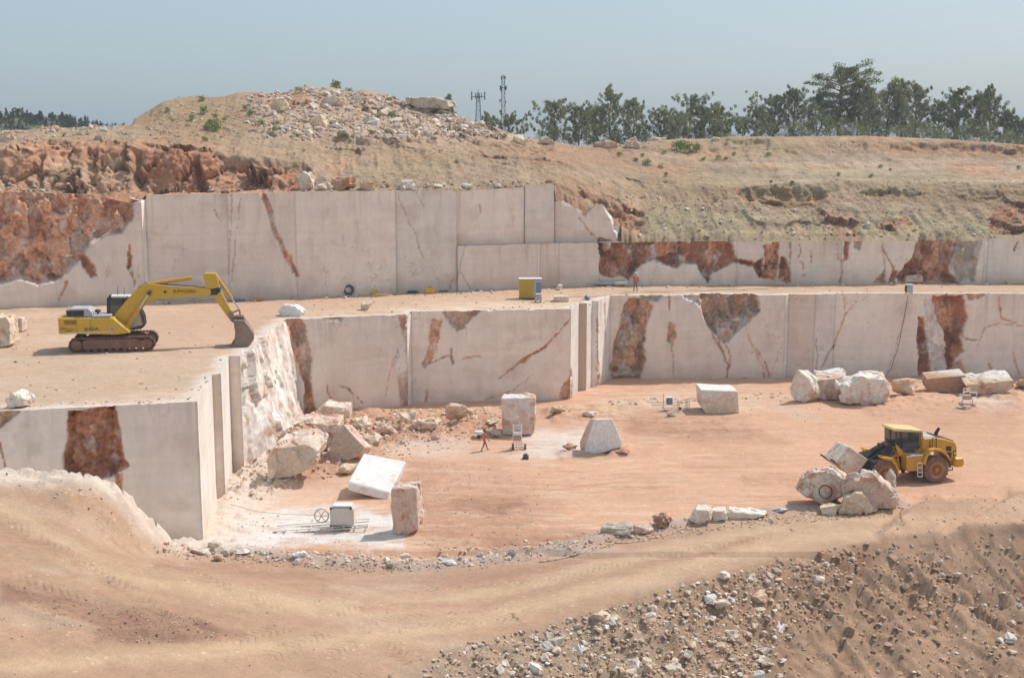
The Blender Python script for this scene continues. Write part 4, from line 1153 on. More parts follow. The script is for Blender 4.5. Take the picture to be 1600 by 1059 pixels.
# group in front of the loader
cutstone([(1243,766),(1252,748),(1268,737),(1300,735),(1322,750),(1318,776),(1290,790),(1262,782)], (.6, 2.0, -.2), 'big pink boulder left of the loader with a black hose ring lying on it', 'pink', seed=25, rough=.03, base_px=(1285, 790))
cutstone([(1312,760),(1335,746),(1368,745),(1398,770),(1403,790),(1370,800),(1325,795)], (.5, 2.0, -.2), 'broad pinkish boulder hiding the lower front wheel of the loader', 'pink', seed=26, rough=.035, base_px=(1360, 799))
cutstone([(1322,776),(1338,770),(1349,772),(1371,800),(1345,805),(1310,804)], (.2, 1.2, -.1), 'pale jagged stone in front of the two biggest pink boulders', 'pale', seed=27, rough=.03, base_px=(1340, 805))
boulder((1277, 781, 1312, 805), 'small triangular pale stone at the foot of the hose ring boulder', 'pale', seed=28, n=9)
cutstone([(1384,744),(1390,733),(1397,745),(1398,768),(1388,766)], (.3, .5, 0), 'thin dark shard leaning up against the loader front wheel', 'grey', seed=29, rough=.03, base_px=(1390, 768))
# pile in the inner corner
cutstone([(428,700),(478,694),(497,706),(490,728),(455,747),(421,750),(416,720)], (.4, 2.4, .7), 'large boulder with smooth beige cut face at the left end of the rubble pile', 'pink', seed=31, rough=.02, base_px=(440, 750),
         tint=lambda V: (sstep(.55, .25, (V[:, 1] - V[:, 1].min()) + .2 * fbm(V, 2, 3, 4)) * sstep(.4, .0, fbm(V, .7, 3, 8)) * .85, (.60, .50, .40)))
cutstone([(430,690),(452,672),(480,676),(492,700),(470,706)], (.4, 1.6, .2), 'rusty rock resting on top of the beige cut boulder', 'rust', seed=32, rough=.03, base_px=(460, 722))
cutstone([(456,664),(478,660),(528,664),(522,694),(490,706),(470,690)], (.2, 2.2, .3), 'rust stained boulder behind the grey triangular one', 'pink', seed=33, rough=.03, base_px=(495, 708))
cutstone([(536,662),(569,698),(562,712),(540,722),(512,716),(518,690)], (.4, 1.6, -.4), 'grey boulder with smooth triangular sawn face and rusty underside', 'pink', seed=34, rough=.015, base_px=(540, 722), tint=front_face((.54, .46, .39), .95))
cutstone([(486,652),(505,634),(543,637),(544,652),(530,664),(500,664)], (.3, 1.8, .2), 'square brown boulder topmost in the corner pile', 'pink', seed=35, rough=.03, base_px=(515, 672))
boulder((482, 640, 514, 664), 'tan rounded rock leaning on the topmost boulder of the corner pile', 'tan', seed=36)
for k, (b, pal, lab) in enumerate([
 ((544,648,582,672), 'pale', 'flat pale rock at the foot of the wall right of the topmost pile boulder'),
 ((586,656,622,682), 'pink', 'hunched pinkish rock midway along the rubble under the wall'),
 ((622,636,652,662), 'pale', 'tall jagged rock at the base of the white rough strip of the wall'),
 ((652,648,690,674), 'pale', 'low wide rock between the rough strip and the big tan rock'),
 ((640,652,664,672), 'pink', 'small pink rock beside the low wide rock'),
 ((694,626,740,658), 'tan', 'big smooth tan rock lying against the long wall'),
 ((757,651,784,668), 'pale', 'round pale rock touching the left side of the tall upright block'),
 ((762,668,785,685), 'grey', 'flat dark layered rock low against the tall upright block'),
 ((560,674,598,694), 'pale', 'pale broken stone behind the tilted white slab'),
 ((858,632,884,648), 'tan', 'brown rock at the base of the wall corner'),
 ((905,640,935,652), 'pale', 'low pale rock at the foot of the bright wall edge'),
 ((503,672,524,694), 'pale', 'upright oval stone behind the grey triangular boulder'),
 ((380,676,402,702), 'white', 'white chunk at the bottom of the rough broken slope'),
 ((418,683,452,700), 'white', 'thin white slab of rock lying on the rusty rock'),
 ((955,700,985,712), 'rust', 'low rusty clod beside the white tapering block'),
 ((878,690,904,704), 'rust', 'flat reddish stone left of the white tapering block'),
 ((1040,640,1056,652), 'grey', 'grey stone heap beside the wire saw track')]):
    boulder(b, lab, pal, seed=40 + k, name='rock', cat='rock', rough=.05, sub=2)
# berm stones
cutstone([(1076,812),(1087,795),(1108,797),(1112,812),(1092,820)], (.3, 1.2, 0), 'leftmost white block on the roadside windrow with a shaded left side', 'white', seed=61, rough=.02, base_px=(1095, 820))
cutstone([(1112,799),(1133,797),(1136,812),(1114,815)], (.2, 1.0, 0), 'second white block of the roadside windrow', 'white', seed=62, rough=.02, base_px=(1125, 815))
cutstone([(1136,798),(1198,804),(1180,811),(1138,813)], (.3, 1.1, 0), 'long low white slab on the roadside windrow', 'white', seed=63, rough=.02, base_px=(1155, 812))
boulder((1200, 790, 1234, 802), 'bluish white flat stone on the windrow left of the pink boulders', 'blue', seed=64, n=12)
boulder((936, 812, 990, 840), 'broad grey boulder on the windrow left of the reddish stump', 'grey', seed=65, depth=1.2)
boulder((988, 814, 1022, 836), 'pinkish rock between the grey windrow boulder and the reddish stump', 'pink', seed=66)
boulder((1018, 796, 1052, 828), 'reddish splintered rock stump standing on the windrow', 'rust', seed=67, n=14, rough=.12)
boulder((456, 857, 482, 873), 'single white stone on the windrow below the left saw machine', 'bright', seed=68)
boulder((688, 872, 714, 884), 'single flat white stone on the middle of the windrow', 'bright', seed=69)
for k, (b, pal, lab) in enumerate([((322,843,346,860), 'grey', 'dark topmost stone of the heap under the near block corner'), ((298,852,330,868), 'white', 'wide white stone of the heap under the near block corner'),
 ((334,852,368,870), 'grey', 'flat grey stone of the heap under the near block corner'), ((334,862,352,878), 'tan', 'round tan stone lying in front of the corner stone heap'), ((362,856,392,868), 'white', 'long white stone at the right end of the corner heap')]):
    boulder(b, lab, pal, seed=70 + k, name='rock', cat='rock', sub=2)
# middle bench
cutstone([(436,484),(444,476),(462,479),(473,488),(470,495),(437,495)], (.1, 1.4, 0), 'bright white rock on the bench edge right of the excavator bucket', 'bright', 'bench', seed=81, rough=.03, base_px=(455, 495))
cutstone([(8,624),(17,613),(26,617),(39,624),(37,635),(12,638)], (.2, 1.1, 0), 'white pointed stone near the left front edge of the bench', 'white', 'bench', seed=82, rough=.03, base_px=(22, 638))
cutstone([(-25,497),(10,495),(15,504),(16,538),(4,543),(-25,544)], (0, 1.7, 0), 'pale block cut off by the left edge of the photograph on the bench', 'pale', 'bench', seed=83, rough=.02, base_px=(0, 543))
cutstone([(12,499),(34,497),(35,518),(14,519)], (0, 1.2, 0), 'grey brown block behind the pale block at the left edge', 'pink', 'bench', seed=84, rough=.01, base_px=(24, 519))
boulder((563, 469, 583, 486), 'upright pale stone on the bench above the short recessed wall', 'pale', 'bench', seed=85, sub=2, name='rock', cat='rock')
cutstone([(865,463),(889,463),(889,472),(864,472)], (0, 1.0, 0), 'low sawn block on the bench right of the yellow machine', 'pale', 'bench', seed=86, base_px=(877, 472))
cutstone([(1417,431),(1441,430),(1443,441),(1414,442)], (0, .9, 0), 'small sawn block at the foot of the rusty hollow', 'pink', 'bench', seed=87, base_px=(1428, 443))
boulder((868, 443, 880, 453), 'round white stone at the foot of the upper wall', 'white', 'bench', seed=88, sub=1, name='rock', cat='rock')
# hill
cutstone([(634,153),(664,152),(698,157),(701,167),(672,171),(650,168),(636,162)], (1.0, 3.0, 0), 'big grey weathered slab lying on the top of the rubble mound', 'grey', 'hill', seed=91, rough=.03, base_px=(660, 171), Y=rest(660, 172, 'hill').y - .6)
for k, (b, pal, lab) in enumerate([
 ((424,151,454,178), 'pale', 'biggest round boulder on the left face of the rubble mound'), ((470,132,492,144), 'pink', 'pink boulder sticking up at the highest point of the mound'),
 ((484,170,512,198), 'pale', 'pair shaped pale boulder in the middle of the mound face'), ((500,148,538,168), 'pink', 'reddish boulder just under the top of the mound'),
 ((463,266,492,298), 'pale', 'pale boulder at the right end of the orange cliff'), ((515,272,556,298), 'rust', 'rusty boulder above the edge of the upper wall'),
 ((556,282,586,298), 'tan', 'tan low boulder right of the rusty one above the upper wall'), ((624,280,652,298), 'white', 'crumbling white rock heap on the edge of the upper wall'),
 ((800,208,826,226), 'pale', 'pale boulder on the skyline right of the small pine'), ((842,212,868,226), 'grey', 'grey round boulder on the skyline'),
 ((926,217,972,232), 'rust', 'reddish flat boulder on the skyline below the pines'), ((974,213,1000,232), 'pink', 'pointed pinkish boulder on the skyline'),
 ((1010,213,1042,226), 'pale', 'flat pale boulder on the skyline below the dense pines'), ((1060,216,1080,232), 'pink', 'small pink boulder above the green bush'),
 ((1110,213,1126,220), 'pale', 'little pale stone on the skyline'), ((1514,214,1530,220), 'pale', 'little white stone on the right skyline'),
 ((496,284,518,298), 'white', 'small white rock next to the rusty boulder'), ((76,195,94,206), 'tan', 'small knob of rock on the left skyline'), ((0,203,22,222), 'pale', 'pale rounded outcrop at the far left edge')]):
    boulder(b, lab, pal, 'hill', seed=100 + k, sub=2, rough=.05, sink=.2)

# ---- loose stones: single ones where they can be told apart, gravel as stuff
VAR = [hull_geo(rand_hull(500 + k, 13, .35), 0) for k in range(12)]
VAR = [(V / np.ptp(V, axis=0).max(), F) for V, F in VAR]
VARB = [hull_geo(rand_hull(600 + k, 15, .4), 1, .05, k) for k in range(10)]
VARB = [(V / np.ptp(V, axis=0).max(), F) for V, F in VARB]
varmesh = {}
def vmesh(k, pal):
    if (k, pal) not in varmesh:
        V, F = VARB[k]
        varmesh[(k, pal)] = fast_mesh('stone', V, F, M_rock, stone_cols(V, pal, k), smooth=False)
    return varmesh[(k, pal)]
GXs, GYs, GZz = GZ
_gx, _gy = np.meshgrid(GXs, GYs)
GPTS = np.c_[_gx.ravel(), _gy.ravel(), GZz.ravel()]
GPX = project(GPTS)
HPTS = HG[:170].reshape(-1, 3); HPX = HQ[:170].reshape(-1, 2)
def bench_pts(poly):
    lo, hi = np.min(poly, 0), np.max(poly, 0)
    q = np.array([(rnd.uniform(lo[0], hi[0]), rnd.uniform(lo[1], hi[1])) for _ in range(4000)])
    q = q[sdf(poly, q) > 0]
    return np.array([tuple(at_z(a, b, ZB)) for a, b in q])
def sample(poly, n, surf, rs):
    if surf == 'bank':          # lower side of the road edge only
        P = sample(poly, n * 3, 'pit', rs); e = signed_edge(P[:, 0], P[:, 1])
        return P[e > -.15][:n]
    if surf == 'bench':
        P = bench_pts(poly)
    else:
        P, Q = (GPTS, GPX) if surf == 'pit' else (HPTS, HPX)
        lo, hi = np.min(poly, 0), np.max(poly, 0)
        m = (Q[:, 0] > lo[0]) & (Q[:, 0] < hi[0]) & (Q[:, 1] > lo[1]) & (Q[:, 1] < hi[1])
        P, Q = P[m], Q[m]
        P = P[sdf(poly, Q) > 0]
    if not len(P): return P
    return P[rs.randint(0, len(P), n)] + rs.uniform(-.1, .1, (n, 3)) * (1, 1, 0)
CW = {'white': 'whitish', 'pale': 'pale beige', 'tan': 'tan', 'grey': 'greyish', 'pink': 'pinkish', 'rust': 'rusty red', 'blue': 'bluish white'}
def single_stones(poly, n, smin, smax, surf, pals, where, group, seed, cat='stone', power=1.6, name='stone'):
    rs = np.random.RandomState(seed)
    pts = sample(poly, n, surf, rs)
    Q = project(pts); cx = np.percentile(Q[:, 0], [33, 66]); cy = np.median(Q[:, 1])
    for p, q in zip(pts, Q):
        s = smin + (smax - smin) * rs.rand() ** power
        pal = pals[rs.randint(len(pals))]
        u = (s - smin) / (smax - smin)
        o = link(name, vmesh(rs.randint(10), pal), None, Vector(p) + Vector((0, 0, s * .10)), (rs.uniform(-.4, .4), rs.uniform(-.4, .4), rs.uniform(0, 6.28)))
        o.scale = (s, s * rs.uniform(.6, .95), s * rs.uniform(.45, .8))
        pos = ('upper ' if q[1] < cy else 'lower ') + ('left' if q[0] < cx[0] else 'middle' if q[0] < cx[1] else 'right')
        tag(o, ('large ' if u > .66 else 'middling ' if u > .3 else 'small ') + CW[pal] + ' stone, ' + pos + ' part of ' + where, cat, group)
def gravel(name, regions, seed, cols):
    rs = np.random.RandomState(seed)
    VV, FF, CC = [], [], []; off = 0
    for poly, n, smin, smax, surf in regions:
        pts = sample(poly, n, surf, rs)
        for p in pts:
            V, F = VAR[rs.randint(12)]
            s = smin + (smax - smin) * rs.rand() ** 3
            a = rs.uniform(0, 6.28); ca, sa = math.cos(a), math.sin(a)
            sc = np.array((s, s * rs.uniform(.6, 1), s * rs.uniform(.45, .85)))
            v = V * sc
            v = np.c_[v[:, 0] * ca - v[:, 1] * sa, v[:, 0] * sa + v[:, 1] * ca, v[:, 2]] + p + (0, 0, s * (-.02 if 'clod' in name else .08))
            c = np.array(cols[rs.randint(len(cols))]) * rs.uniform(.8, 1.1)
            VV.append(v); FF.append(F + off); CC.append(np.tile(c, (len(v), 1))); off += len(v)
    o = link(name, fast_mesh(name, np.concatenate(VV), np.concatenate(FF), M_rock, np.clip(np.concatenate(CC), 0, .88), smooth=False))
    tag(o, kind='stuff')
FGA = [(640,1075),(690,1012),(760,1000),(900,962),(1070,912),(1240,872),(1340,862),(1320,950),(1230,1000),(1150,1075)]
FGB = [(900,970),(1060,925),(1200,895),(1200,960),(1230,1059),(900,1075),(740,1075),(770,1030)]
FGC = [(1300,870),(1600,850),(1600,1059),(1420,1059),(1480,980),(1360,940)]
single_stones(FGA, 76, .35, .9, 'pit', ['white', 'pale', 'pale', 'tan', 'grey'], 'the rubble slope below the road', 'loose stones on the rubble slope below the road', 201)
single_stones(FGB, 52, .4, 1.0, 'pit', ['white', 'pale', 'tan', 'pale'], 'the rubble towards the bottom edge', 'loose stones near the bottom edge', 202)
single_stones([(1440,960),(1600,930),(1600,1059),(1480,1059)], 13, .35, .8, 'pit', ['white', 'pale', 'pink'], 'the ground under the brown bank', 'stones at the foot of the brown bank', 203)
single_stones([(1310,850),(1600,825),(1600,900),(1450,960),(1330,900)], 12, .25, .6, 'pit', ['white', 'pale', 'pink'], 'the steep brown bank', 'stones in the brown bank', 204)
single_stones([(230,848),(420,856),(600,872),(760,864),(880,845),(940,838),(930,852),(760,882),(600,892),(420,878),(240,860)], 34, .3, .62, 'pit', ['white', 'pale', 'grey', 'white'], 'the roadside windrow', 'stones of the roadside windrow', 205)
single_stones([(560,650),(640,655),(790,650),(760,676),(640,690),(520,730),(500,700)], 36, .45, 1.05, 'pit', ['pink', 'tan', 'rust', 'pale'], 'the rubble at the long wall', 'rubble stones at the foot of the long wall', 206)
single_stones([(350,700),(420,690),(500,735),(420,760),(355,790)], 14, .35, .7, 'pit', ['pink', 'pale', 'white'], 'the debris under the broken slope', 'rubble stones below the broken slope', 207)
single_stones([(385,152),(480,138),(620,152),(745,192),(790,214),(700,215),(600,218),(430,212)], 60, .7, 1.7, 'hill', ['pale', 'pale', 'tan', 'pink', 'white'], 'the rubble mound', 'stones of the rubble mound', 208)
single_stones([(0,280),(240,290),(470,280),(700,286),(860,280),(860,292),(480,298),(230,300),(0,296)], 22, .5, 1.2, 'hill', ['pale', 'pink', 'rust', 'white'], 'the brink above the upper wall', 'rubble stones on the brink of the upper wall', 210)
gravel('small_stones', [(FGA, 260, .12, .4, 'pit'), (FGB, 170, .15, .45, 'pit'), ([(60,197),(200,197),(200,225),(0,232)], 60, .25, .9, 'hill'), ([(960,300),(1300,330),(1600,340),(1600,372),(1000,374)], 90, .2, .8, 'hill'), ([(230,190),(280,160),(360,155),(400,180),(380,215),(240,215)], 40, .25, .8, 'hill'),
    ([(385,152),(480,138),(620,152),(745,192),(790,214),(700,215),(600,218),(430,212)], 420, .3, 1.1, 'hill'), ([(560,650),(640,655),(790,650),(760,676),(640,690),(520,730),(500,700)], 160, .2, .6, 'pit'),
    ([(230,850),(420,860),(600,876),(760,868),(880,849),(1060,815),(1050,826),(880,862),(760,882),(600,892),(420,878),(240,862)], 260, .12, .42, 'pit')], 300,
    [(.76, .66, .56), (.66, .52, .41), (.80, .74, .67), (.58, .40, .31), (.70, .58, .48)])
gravel('gravel', [([(950,626),(1235,612),(1430,600),(1600,594),(1600,604),(1430,610),(1235,622),(950,634)], 260, .08, .45, 'pit'), ([(640,650),(890,646),(890,638),(640,642)], 80, .1, .5, 'pit'),
    (FGA, 2600, .05, .28, 'pit'), (FGB, 900, .06, .3, 'pit'), (FGC, 420, .05, .28, 'pit'), ([(60,965),(240,985),(350,985),(350,1002),(170,1003)], 120, .04, .12, 'pit'),
    ([(220,845),(600,866),(900,835),(1100,806),(1400,778),(1420,800),(1180,822),(900,862),(600,896),(240,866)], 1500, .05, .28, 'pit'),
    ([(0,738),(110,745),(190,795),(230,850),(180,850),(100,780),(0,760)], 220, .05, .22, 'pit'),
    ([(340,790),(380,730),(480,690),(560,640),(790,636),(800,670),(640,694),(540,740),(400,775)], 1500, .08, .4, 'pit'),
    ([(960,640),(1240,610),(1600,600),(1600,640),(1200,690),(1000,690)], 500, .05, .2, 'pit'), ([(640,720),(860,735),(830,872),(660,868)], 260, .04, .16, 'pit'),
    ([(330,800),(520,800),(600,860),(400,862)], 160, .04, .16, 'pit'), ([(1370,770),(1600,775),(1600,840),(1370,840)], 130, .05, .2, 'pit'), ([(0,760),(400,880),(900,870),(1000,960),(640,1059),(0,1059)], 900, .03, .1, 'pit')], 301,
    [(.72, .56, .42), (.60, .43, .30), (.80, .68, .55), (.50, .32, .22), (.66, .50, .38)])
gravel('bench_gravel', [([(240,472),(470,465),(720,455),(940,446),(1600,442.5),(1600,445),(940,450),(720,460),(470,469),(240,476)], 420, .08, .5, 'bench'), ([(0,641),(300,626),(330,590),(336,575),(322,588),(300,618),(0,634)], 120, .05, .22, 'bench'), ([(445,496),(890,481),(950,463),(1600,458),(1600,455),(945,459),(880,477),(445,491)], 200, .06, .3, 'bench'),
    ([(0,490),(430,500),(300,620),(0,640)], 260, .05, .25, 'bench'), ([(440,468),(900,452),(1600,443),(1600,457),(900,480),(460,492)], 320, .06, .28, 'bench')], 302, [(.6, .48, .38), (.5, .34, .24), (.7, .62, .55)])
gravel('hill_gravel', [([(385,148),(480,136),(620,150),(760,200),(800,216),(700,222),(600,222),(400,218)], 2600, .15, .6, 'hill'), ([(0,285),(470,285),(870,282),(870,296),(470,300),(0,300)], 700, .12, .5, 'hill'),
    ([(220,165),(400,150),(420,215),(230,220)], 500, .1, .35, 'hill'), ([(0,200),(210,198),(210,225),(0,235)], 500, .1, .4, 'hill'), ([(870,300),(1300,320),(1600,335),(1600,374),(980,375)], 1300, .08, .4, 'hill'),
    ([(800,215),(1150,215),(1130,230),(800,232)], 240, .1, .4, 'hill'), ([(1300,222),(1360,222),(1360,240),(1280,240)], 200, .1, .35, 'hill'), ([(400,220),(870,230),(960,300),(870,290),(480,290)], 500, .08, .25, 'hill'), ([(1000,235),(1600,240),(1600,320),(1100,320)], 500, .08, .25, 'hill')], 303,
    [(.70, .58, .47), (.62, .48, .37), (.74, .66, .57), (.54, .36, .27), (.52, .42, .32)])

EMB = [(880,985),(1060,930),(1240,880),(1400,848),(1600,825),(1600,1059),(900,1070)]
gravel('earth_clods', [(EMB, 1500, .05, .36, 'bank'), (FGA, 900, .06, .35, 'bank'), ([(1180,860),(1400,845),(1500,900),(1480,980),(1380,1010),(1250,960)], 350, .1, .7, 'bank'), ([(1370,775),(1600,780),(1600,835),(1370,838)], 160, .05, .22, 'pit'),
    ([(240,858),(420,866),(600,880),(760,872),(880,853),(1060,820),(1390,792),(1390,806),(1060,834),(880,866),(760,888),(600,896),(420,884),(240,868)], 1500, .04, .2, 'pit'), ([(340,740),(500,680),(790,650),(800,672),(560,740),(400,780)], 900, .06, .3, 'pit'), ([(640,720),(860,735),(830,872),(660,868)], 300, .05, .2, 'pit'), ([(0,905),(60,925),(200,945),(300,960),(380,998),(230,1005),(60,955)], 500, .04, .16, 'pit')],
    304, [(.48, .31, .21), (.44, .285, .19), (.52, .36, .25), (.40, .245, .165)])
# ================================================================ machines, people, gear
class MB:
    """collects simple solids; build() links them as ONE mesh object"""
    def __init__(s): s.v = []; s.f = []
    def add(s, vs, fs):
        o = len(s.v); s.v += [tuple(v) for v in vs]; s.f += [tuple(i + o for i in f) for f in fs]; return s
    def box(s, c, size, rot=None):
        m = Matrix(rot) if rot is not None else Matrix.Identity(3)
        vs = [Vector(c) + m @ Vector((x * size[0] / 2, y * size[1] / 2, z * size[2] / 2)) for x in (-1, 1) for y in (-1, 1) for z in (-1, 1)]
        return s.add(vs, [(0, 1, 3, 2), (4, 6, 7, 5), (0, 4, 5, 1), (2, 3, 7, 6), (0, 2, 6, 4), (1, 5, 7, 3)])
    def prism(s, poly, y0, y1, inset=0.0):
        n = len(poly); cx = sum(p[0] for p in poly) / n; cz = sum(p[1] for p in poly) / n
        area = sum(poly[i][0] * poly[(i + 1) % n][1] - poly[(i + 1) % n][0] * poly[i][1] for i in range(n))
        if area < 0: poly = poly[::-1]
        if y0 > y1: y0, y1 = y1, y0
        rings = [(y0, inset), (y0 + inset, 0), (y1 - inset, 0), (y1, inset)] if inset else [(y0, 0), (y1, 0)]
        vs = []
        for y, k in rings:
            for x, z in poly:
                d = math.hypot(x - cx, z - cz) or 1
                q = 1 - k / d
                vs.append((cx + (x - cx) * q, y, cz + (z - cz) * q))
        fs = [tuple(range(n)), tuple(reversed([i + n * (len(rings) - 1) for i in range(n)]))]
        for r in range(len(rings) - 1):
            for i in range(n):
                j = (i + 1) % n
                fs.append((r * n + i, (r + 1) * n + i, (r + 1) * n + j, r * n + j))
        return s.add(vs, fs)
    def cyl(s, p0, p1, r0, r1=None, n=12, cap=True):
        r1 = r0 if r1 is None else r1
        p0, p1 = Vector(p0), Vector(p1); d = (p1 - p0).normalized()
        a = d.orthogonal().normalized(); b = d.cross(a)
        vs = [p + (a * math.cos(t) + b * math.sin(t)) * r for p, r in ((p0, r0), (p1, r1)) for t in [2 * math.pi * k / n for k in range(n)]]
        fs = [(i, (i + 1) % n, n + (i + 1) % n, n + i) for i in range(n)]
        if cap: fs += [tuple(reversed(range(n))), tuple(range(n, 2 * n))]
        return s.add(vs, fs)
    def tube(s, pts, r, n=6):
        for a, b in zip(pts[:-1], pts[1:]): s.cyl(a, b, r, r, n)
        return s
    def lathe(s, prof, c, axis_y=True, n=28):
        """profile (radius, y) turned about the Y axis through c"""
        vs = []; m = len(prof)
        for k in range(n):
            t = 2 * math.pi * k / n
            for r, y in prof: vs.append((c[0] + r * math.cos(t), c[1] + y, c[2] + r * math.sin(t)))
        fs = []
        for k in range(n):
            k2 = (k + 1) % n
            for i in range(m - 1): fs.append((k * m + i, k * m + i + 1, k2 * m + i + 1, k2 * m + i))
        return s.add(vs, fs)
    def build(s, name, mat, parent=None, bevel=0.0, smooth=False, loc=None):
        me = bpy.data.meshes.new(name)
        me.from_pydata(s.v, [], s.f); me.update()
        bm = bmesh.new(); bm.from_mesh(me)
        bmesh.ops.recalc_face_normals(bm, faces=bm.faces)
        if bevel:
            es = [e for e in bm.edges if len(e.link_faces) == 2 and e.calc_face_angle(0) > .5]
            bmesh.ops.bevel(bm, geom=es, offset=bevel, segments=2, affect='EDGES', clamp_overlap=True)
        bm.to_mesh(me); bm.free()
        if smooth:
            me.polygons.foreach_set('use_smooth', np.full(len(me.polygons), True))
        me.materials.append(mat)
        return link(name, me, parent, loc)

yel = paint('excavator_yellow', (.66, .40, .035), .42, dirt=(.52, .8, .6), dirt_c=(.45, .28, .17), sc=1.2)
yel2 = paint('loader_yellow', (.66, .33, .03), .4, dirt=(.5, .8, .55), dirt_c=(.45, .28, .17), sc=1.2)
paleyel = paint('roof_yellow', (.78, .55, .25), .5, dirt=(.5, .8, .4), dirt_c=(.5, .36, .25))
mudsteel = paint('muddy_steel', (.20, .115, .08), .9, dirt=(.4, .7, .8), dirt_c=(.34, .19, .13), sc=1.6, spec=.15)
tracksteel = paint('track_steel', (.15, .085, .065), .85, dirt=(.4, .7, .6), dirt_c=(.36, .21, .15), sc=2.5, spec=.2)
black = paint('black_parts', (.025, .026, .028), .55, dirt=(.5, .8, .35))
dgrey = paint('dark_grey_parts', (.07, .07, .075), .6, dirt=(.5, .8, .3))
lgrey = paint('light_grey_parts', (.46, .46, .47), .5, dirt=(.5, .8, .35))
whitep = paint('white_paint', (.74, .73, .71), .5, dirt=(.5, .8, .3))
bluegrey = paint('blue_grey_paint', (.20, .25, .33), .5, dirt=(.5, .8, .3))
chrome = paint('cylinder_rod', (.62, .62, .62), .22, metal=1.0)
bucketm = paint('bucket_steel', (.26, .19, .15), .7, dirt=(.42, .7, .7), dirt_c=(.42, .29, .21), sc=1.4, spec=.3)
tyrem = paint('muddy_tyre', (.33, .18, .12), .95, dirt=(.4, .65, .8), dirt_c=(.46, .28, .20), sc=2.2, spec=.1)
orange = paint('orange_cloth', (.80, .13, .04), .8)
skinm = paint('skin', (.36, .19, .12), .6)
glass, nt_, b_ = nodes('cab_glass')
b_.inputs['Base Color'].default_value = (.02, .035, .035, 1); b_.inputs['Roughness'].default_value = .06
b_.inputs['Alpha'].default_value = .72; b_.inputs['Specular IOR Level'].default_value = .6

class Frame:
    """photo pixel -> local (x, z) on the machine's lengthwise plane at sideways offset y"""
    def __init__(s, O, ang):
        s.O = Vector(O); s.f = Vector((math.cos(ang), math.sin(ang), 0)); s.l = Vector((-math.sin(ang), math.cos(ang), 0)); s.ang = ang
    def __call__(s, px, py, y=0.0):
        d = ray(px, py); C = Vector((0, 0, CZ))
        t = (y - (C - s.O).dot(s.l)) / d.dot(s.l)
        p = C + d * t - s.O
        return (p.dot(s.f), p.z)
    def poly(s, pts, y=0.0): return [s(a, b, y) for a, b in pts]
    def p3(s, px, py, y=0.0):
        x, z = s(px, py, y); return Vector((x, y, z))

def lettering(text, size, loc, parent, mat, rot=(math.pi / 2, 0, 0), sx=1.0):
    cu = bpy.data.curves.new('lettering', 'FONT'); cu.body = text; cu.size = size; cu.extrude = .006; cu.align_x = 'CENTER'; cu.align_y = 'CENTER'
    tmp = bpy.data.objects.new('lettering', cu); COL.objects.link(tmp)
    dg = bpy.context.evaluated_depsgraph_get()
    me = bpy.data.meshes.new_from_object(tmp.evaluated_get(dg))
    bpy.data.objects.remove(tmp)
    me.materials.clear(); me.materials.append(mat)
    o = link('lettering', me, parent, loc, rot); o.scale = (sx, 1, 1)
    return o

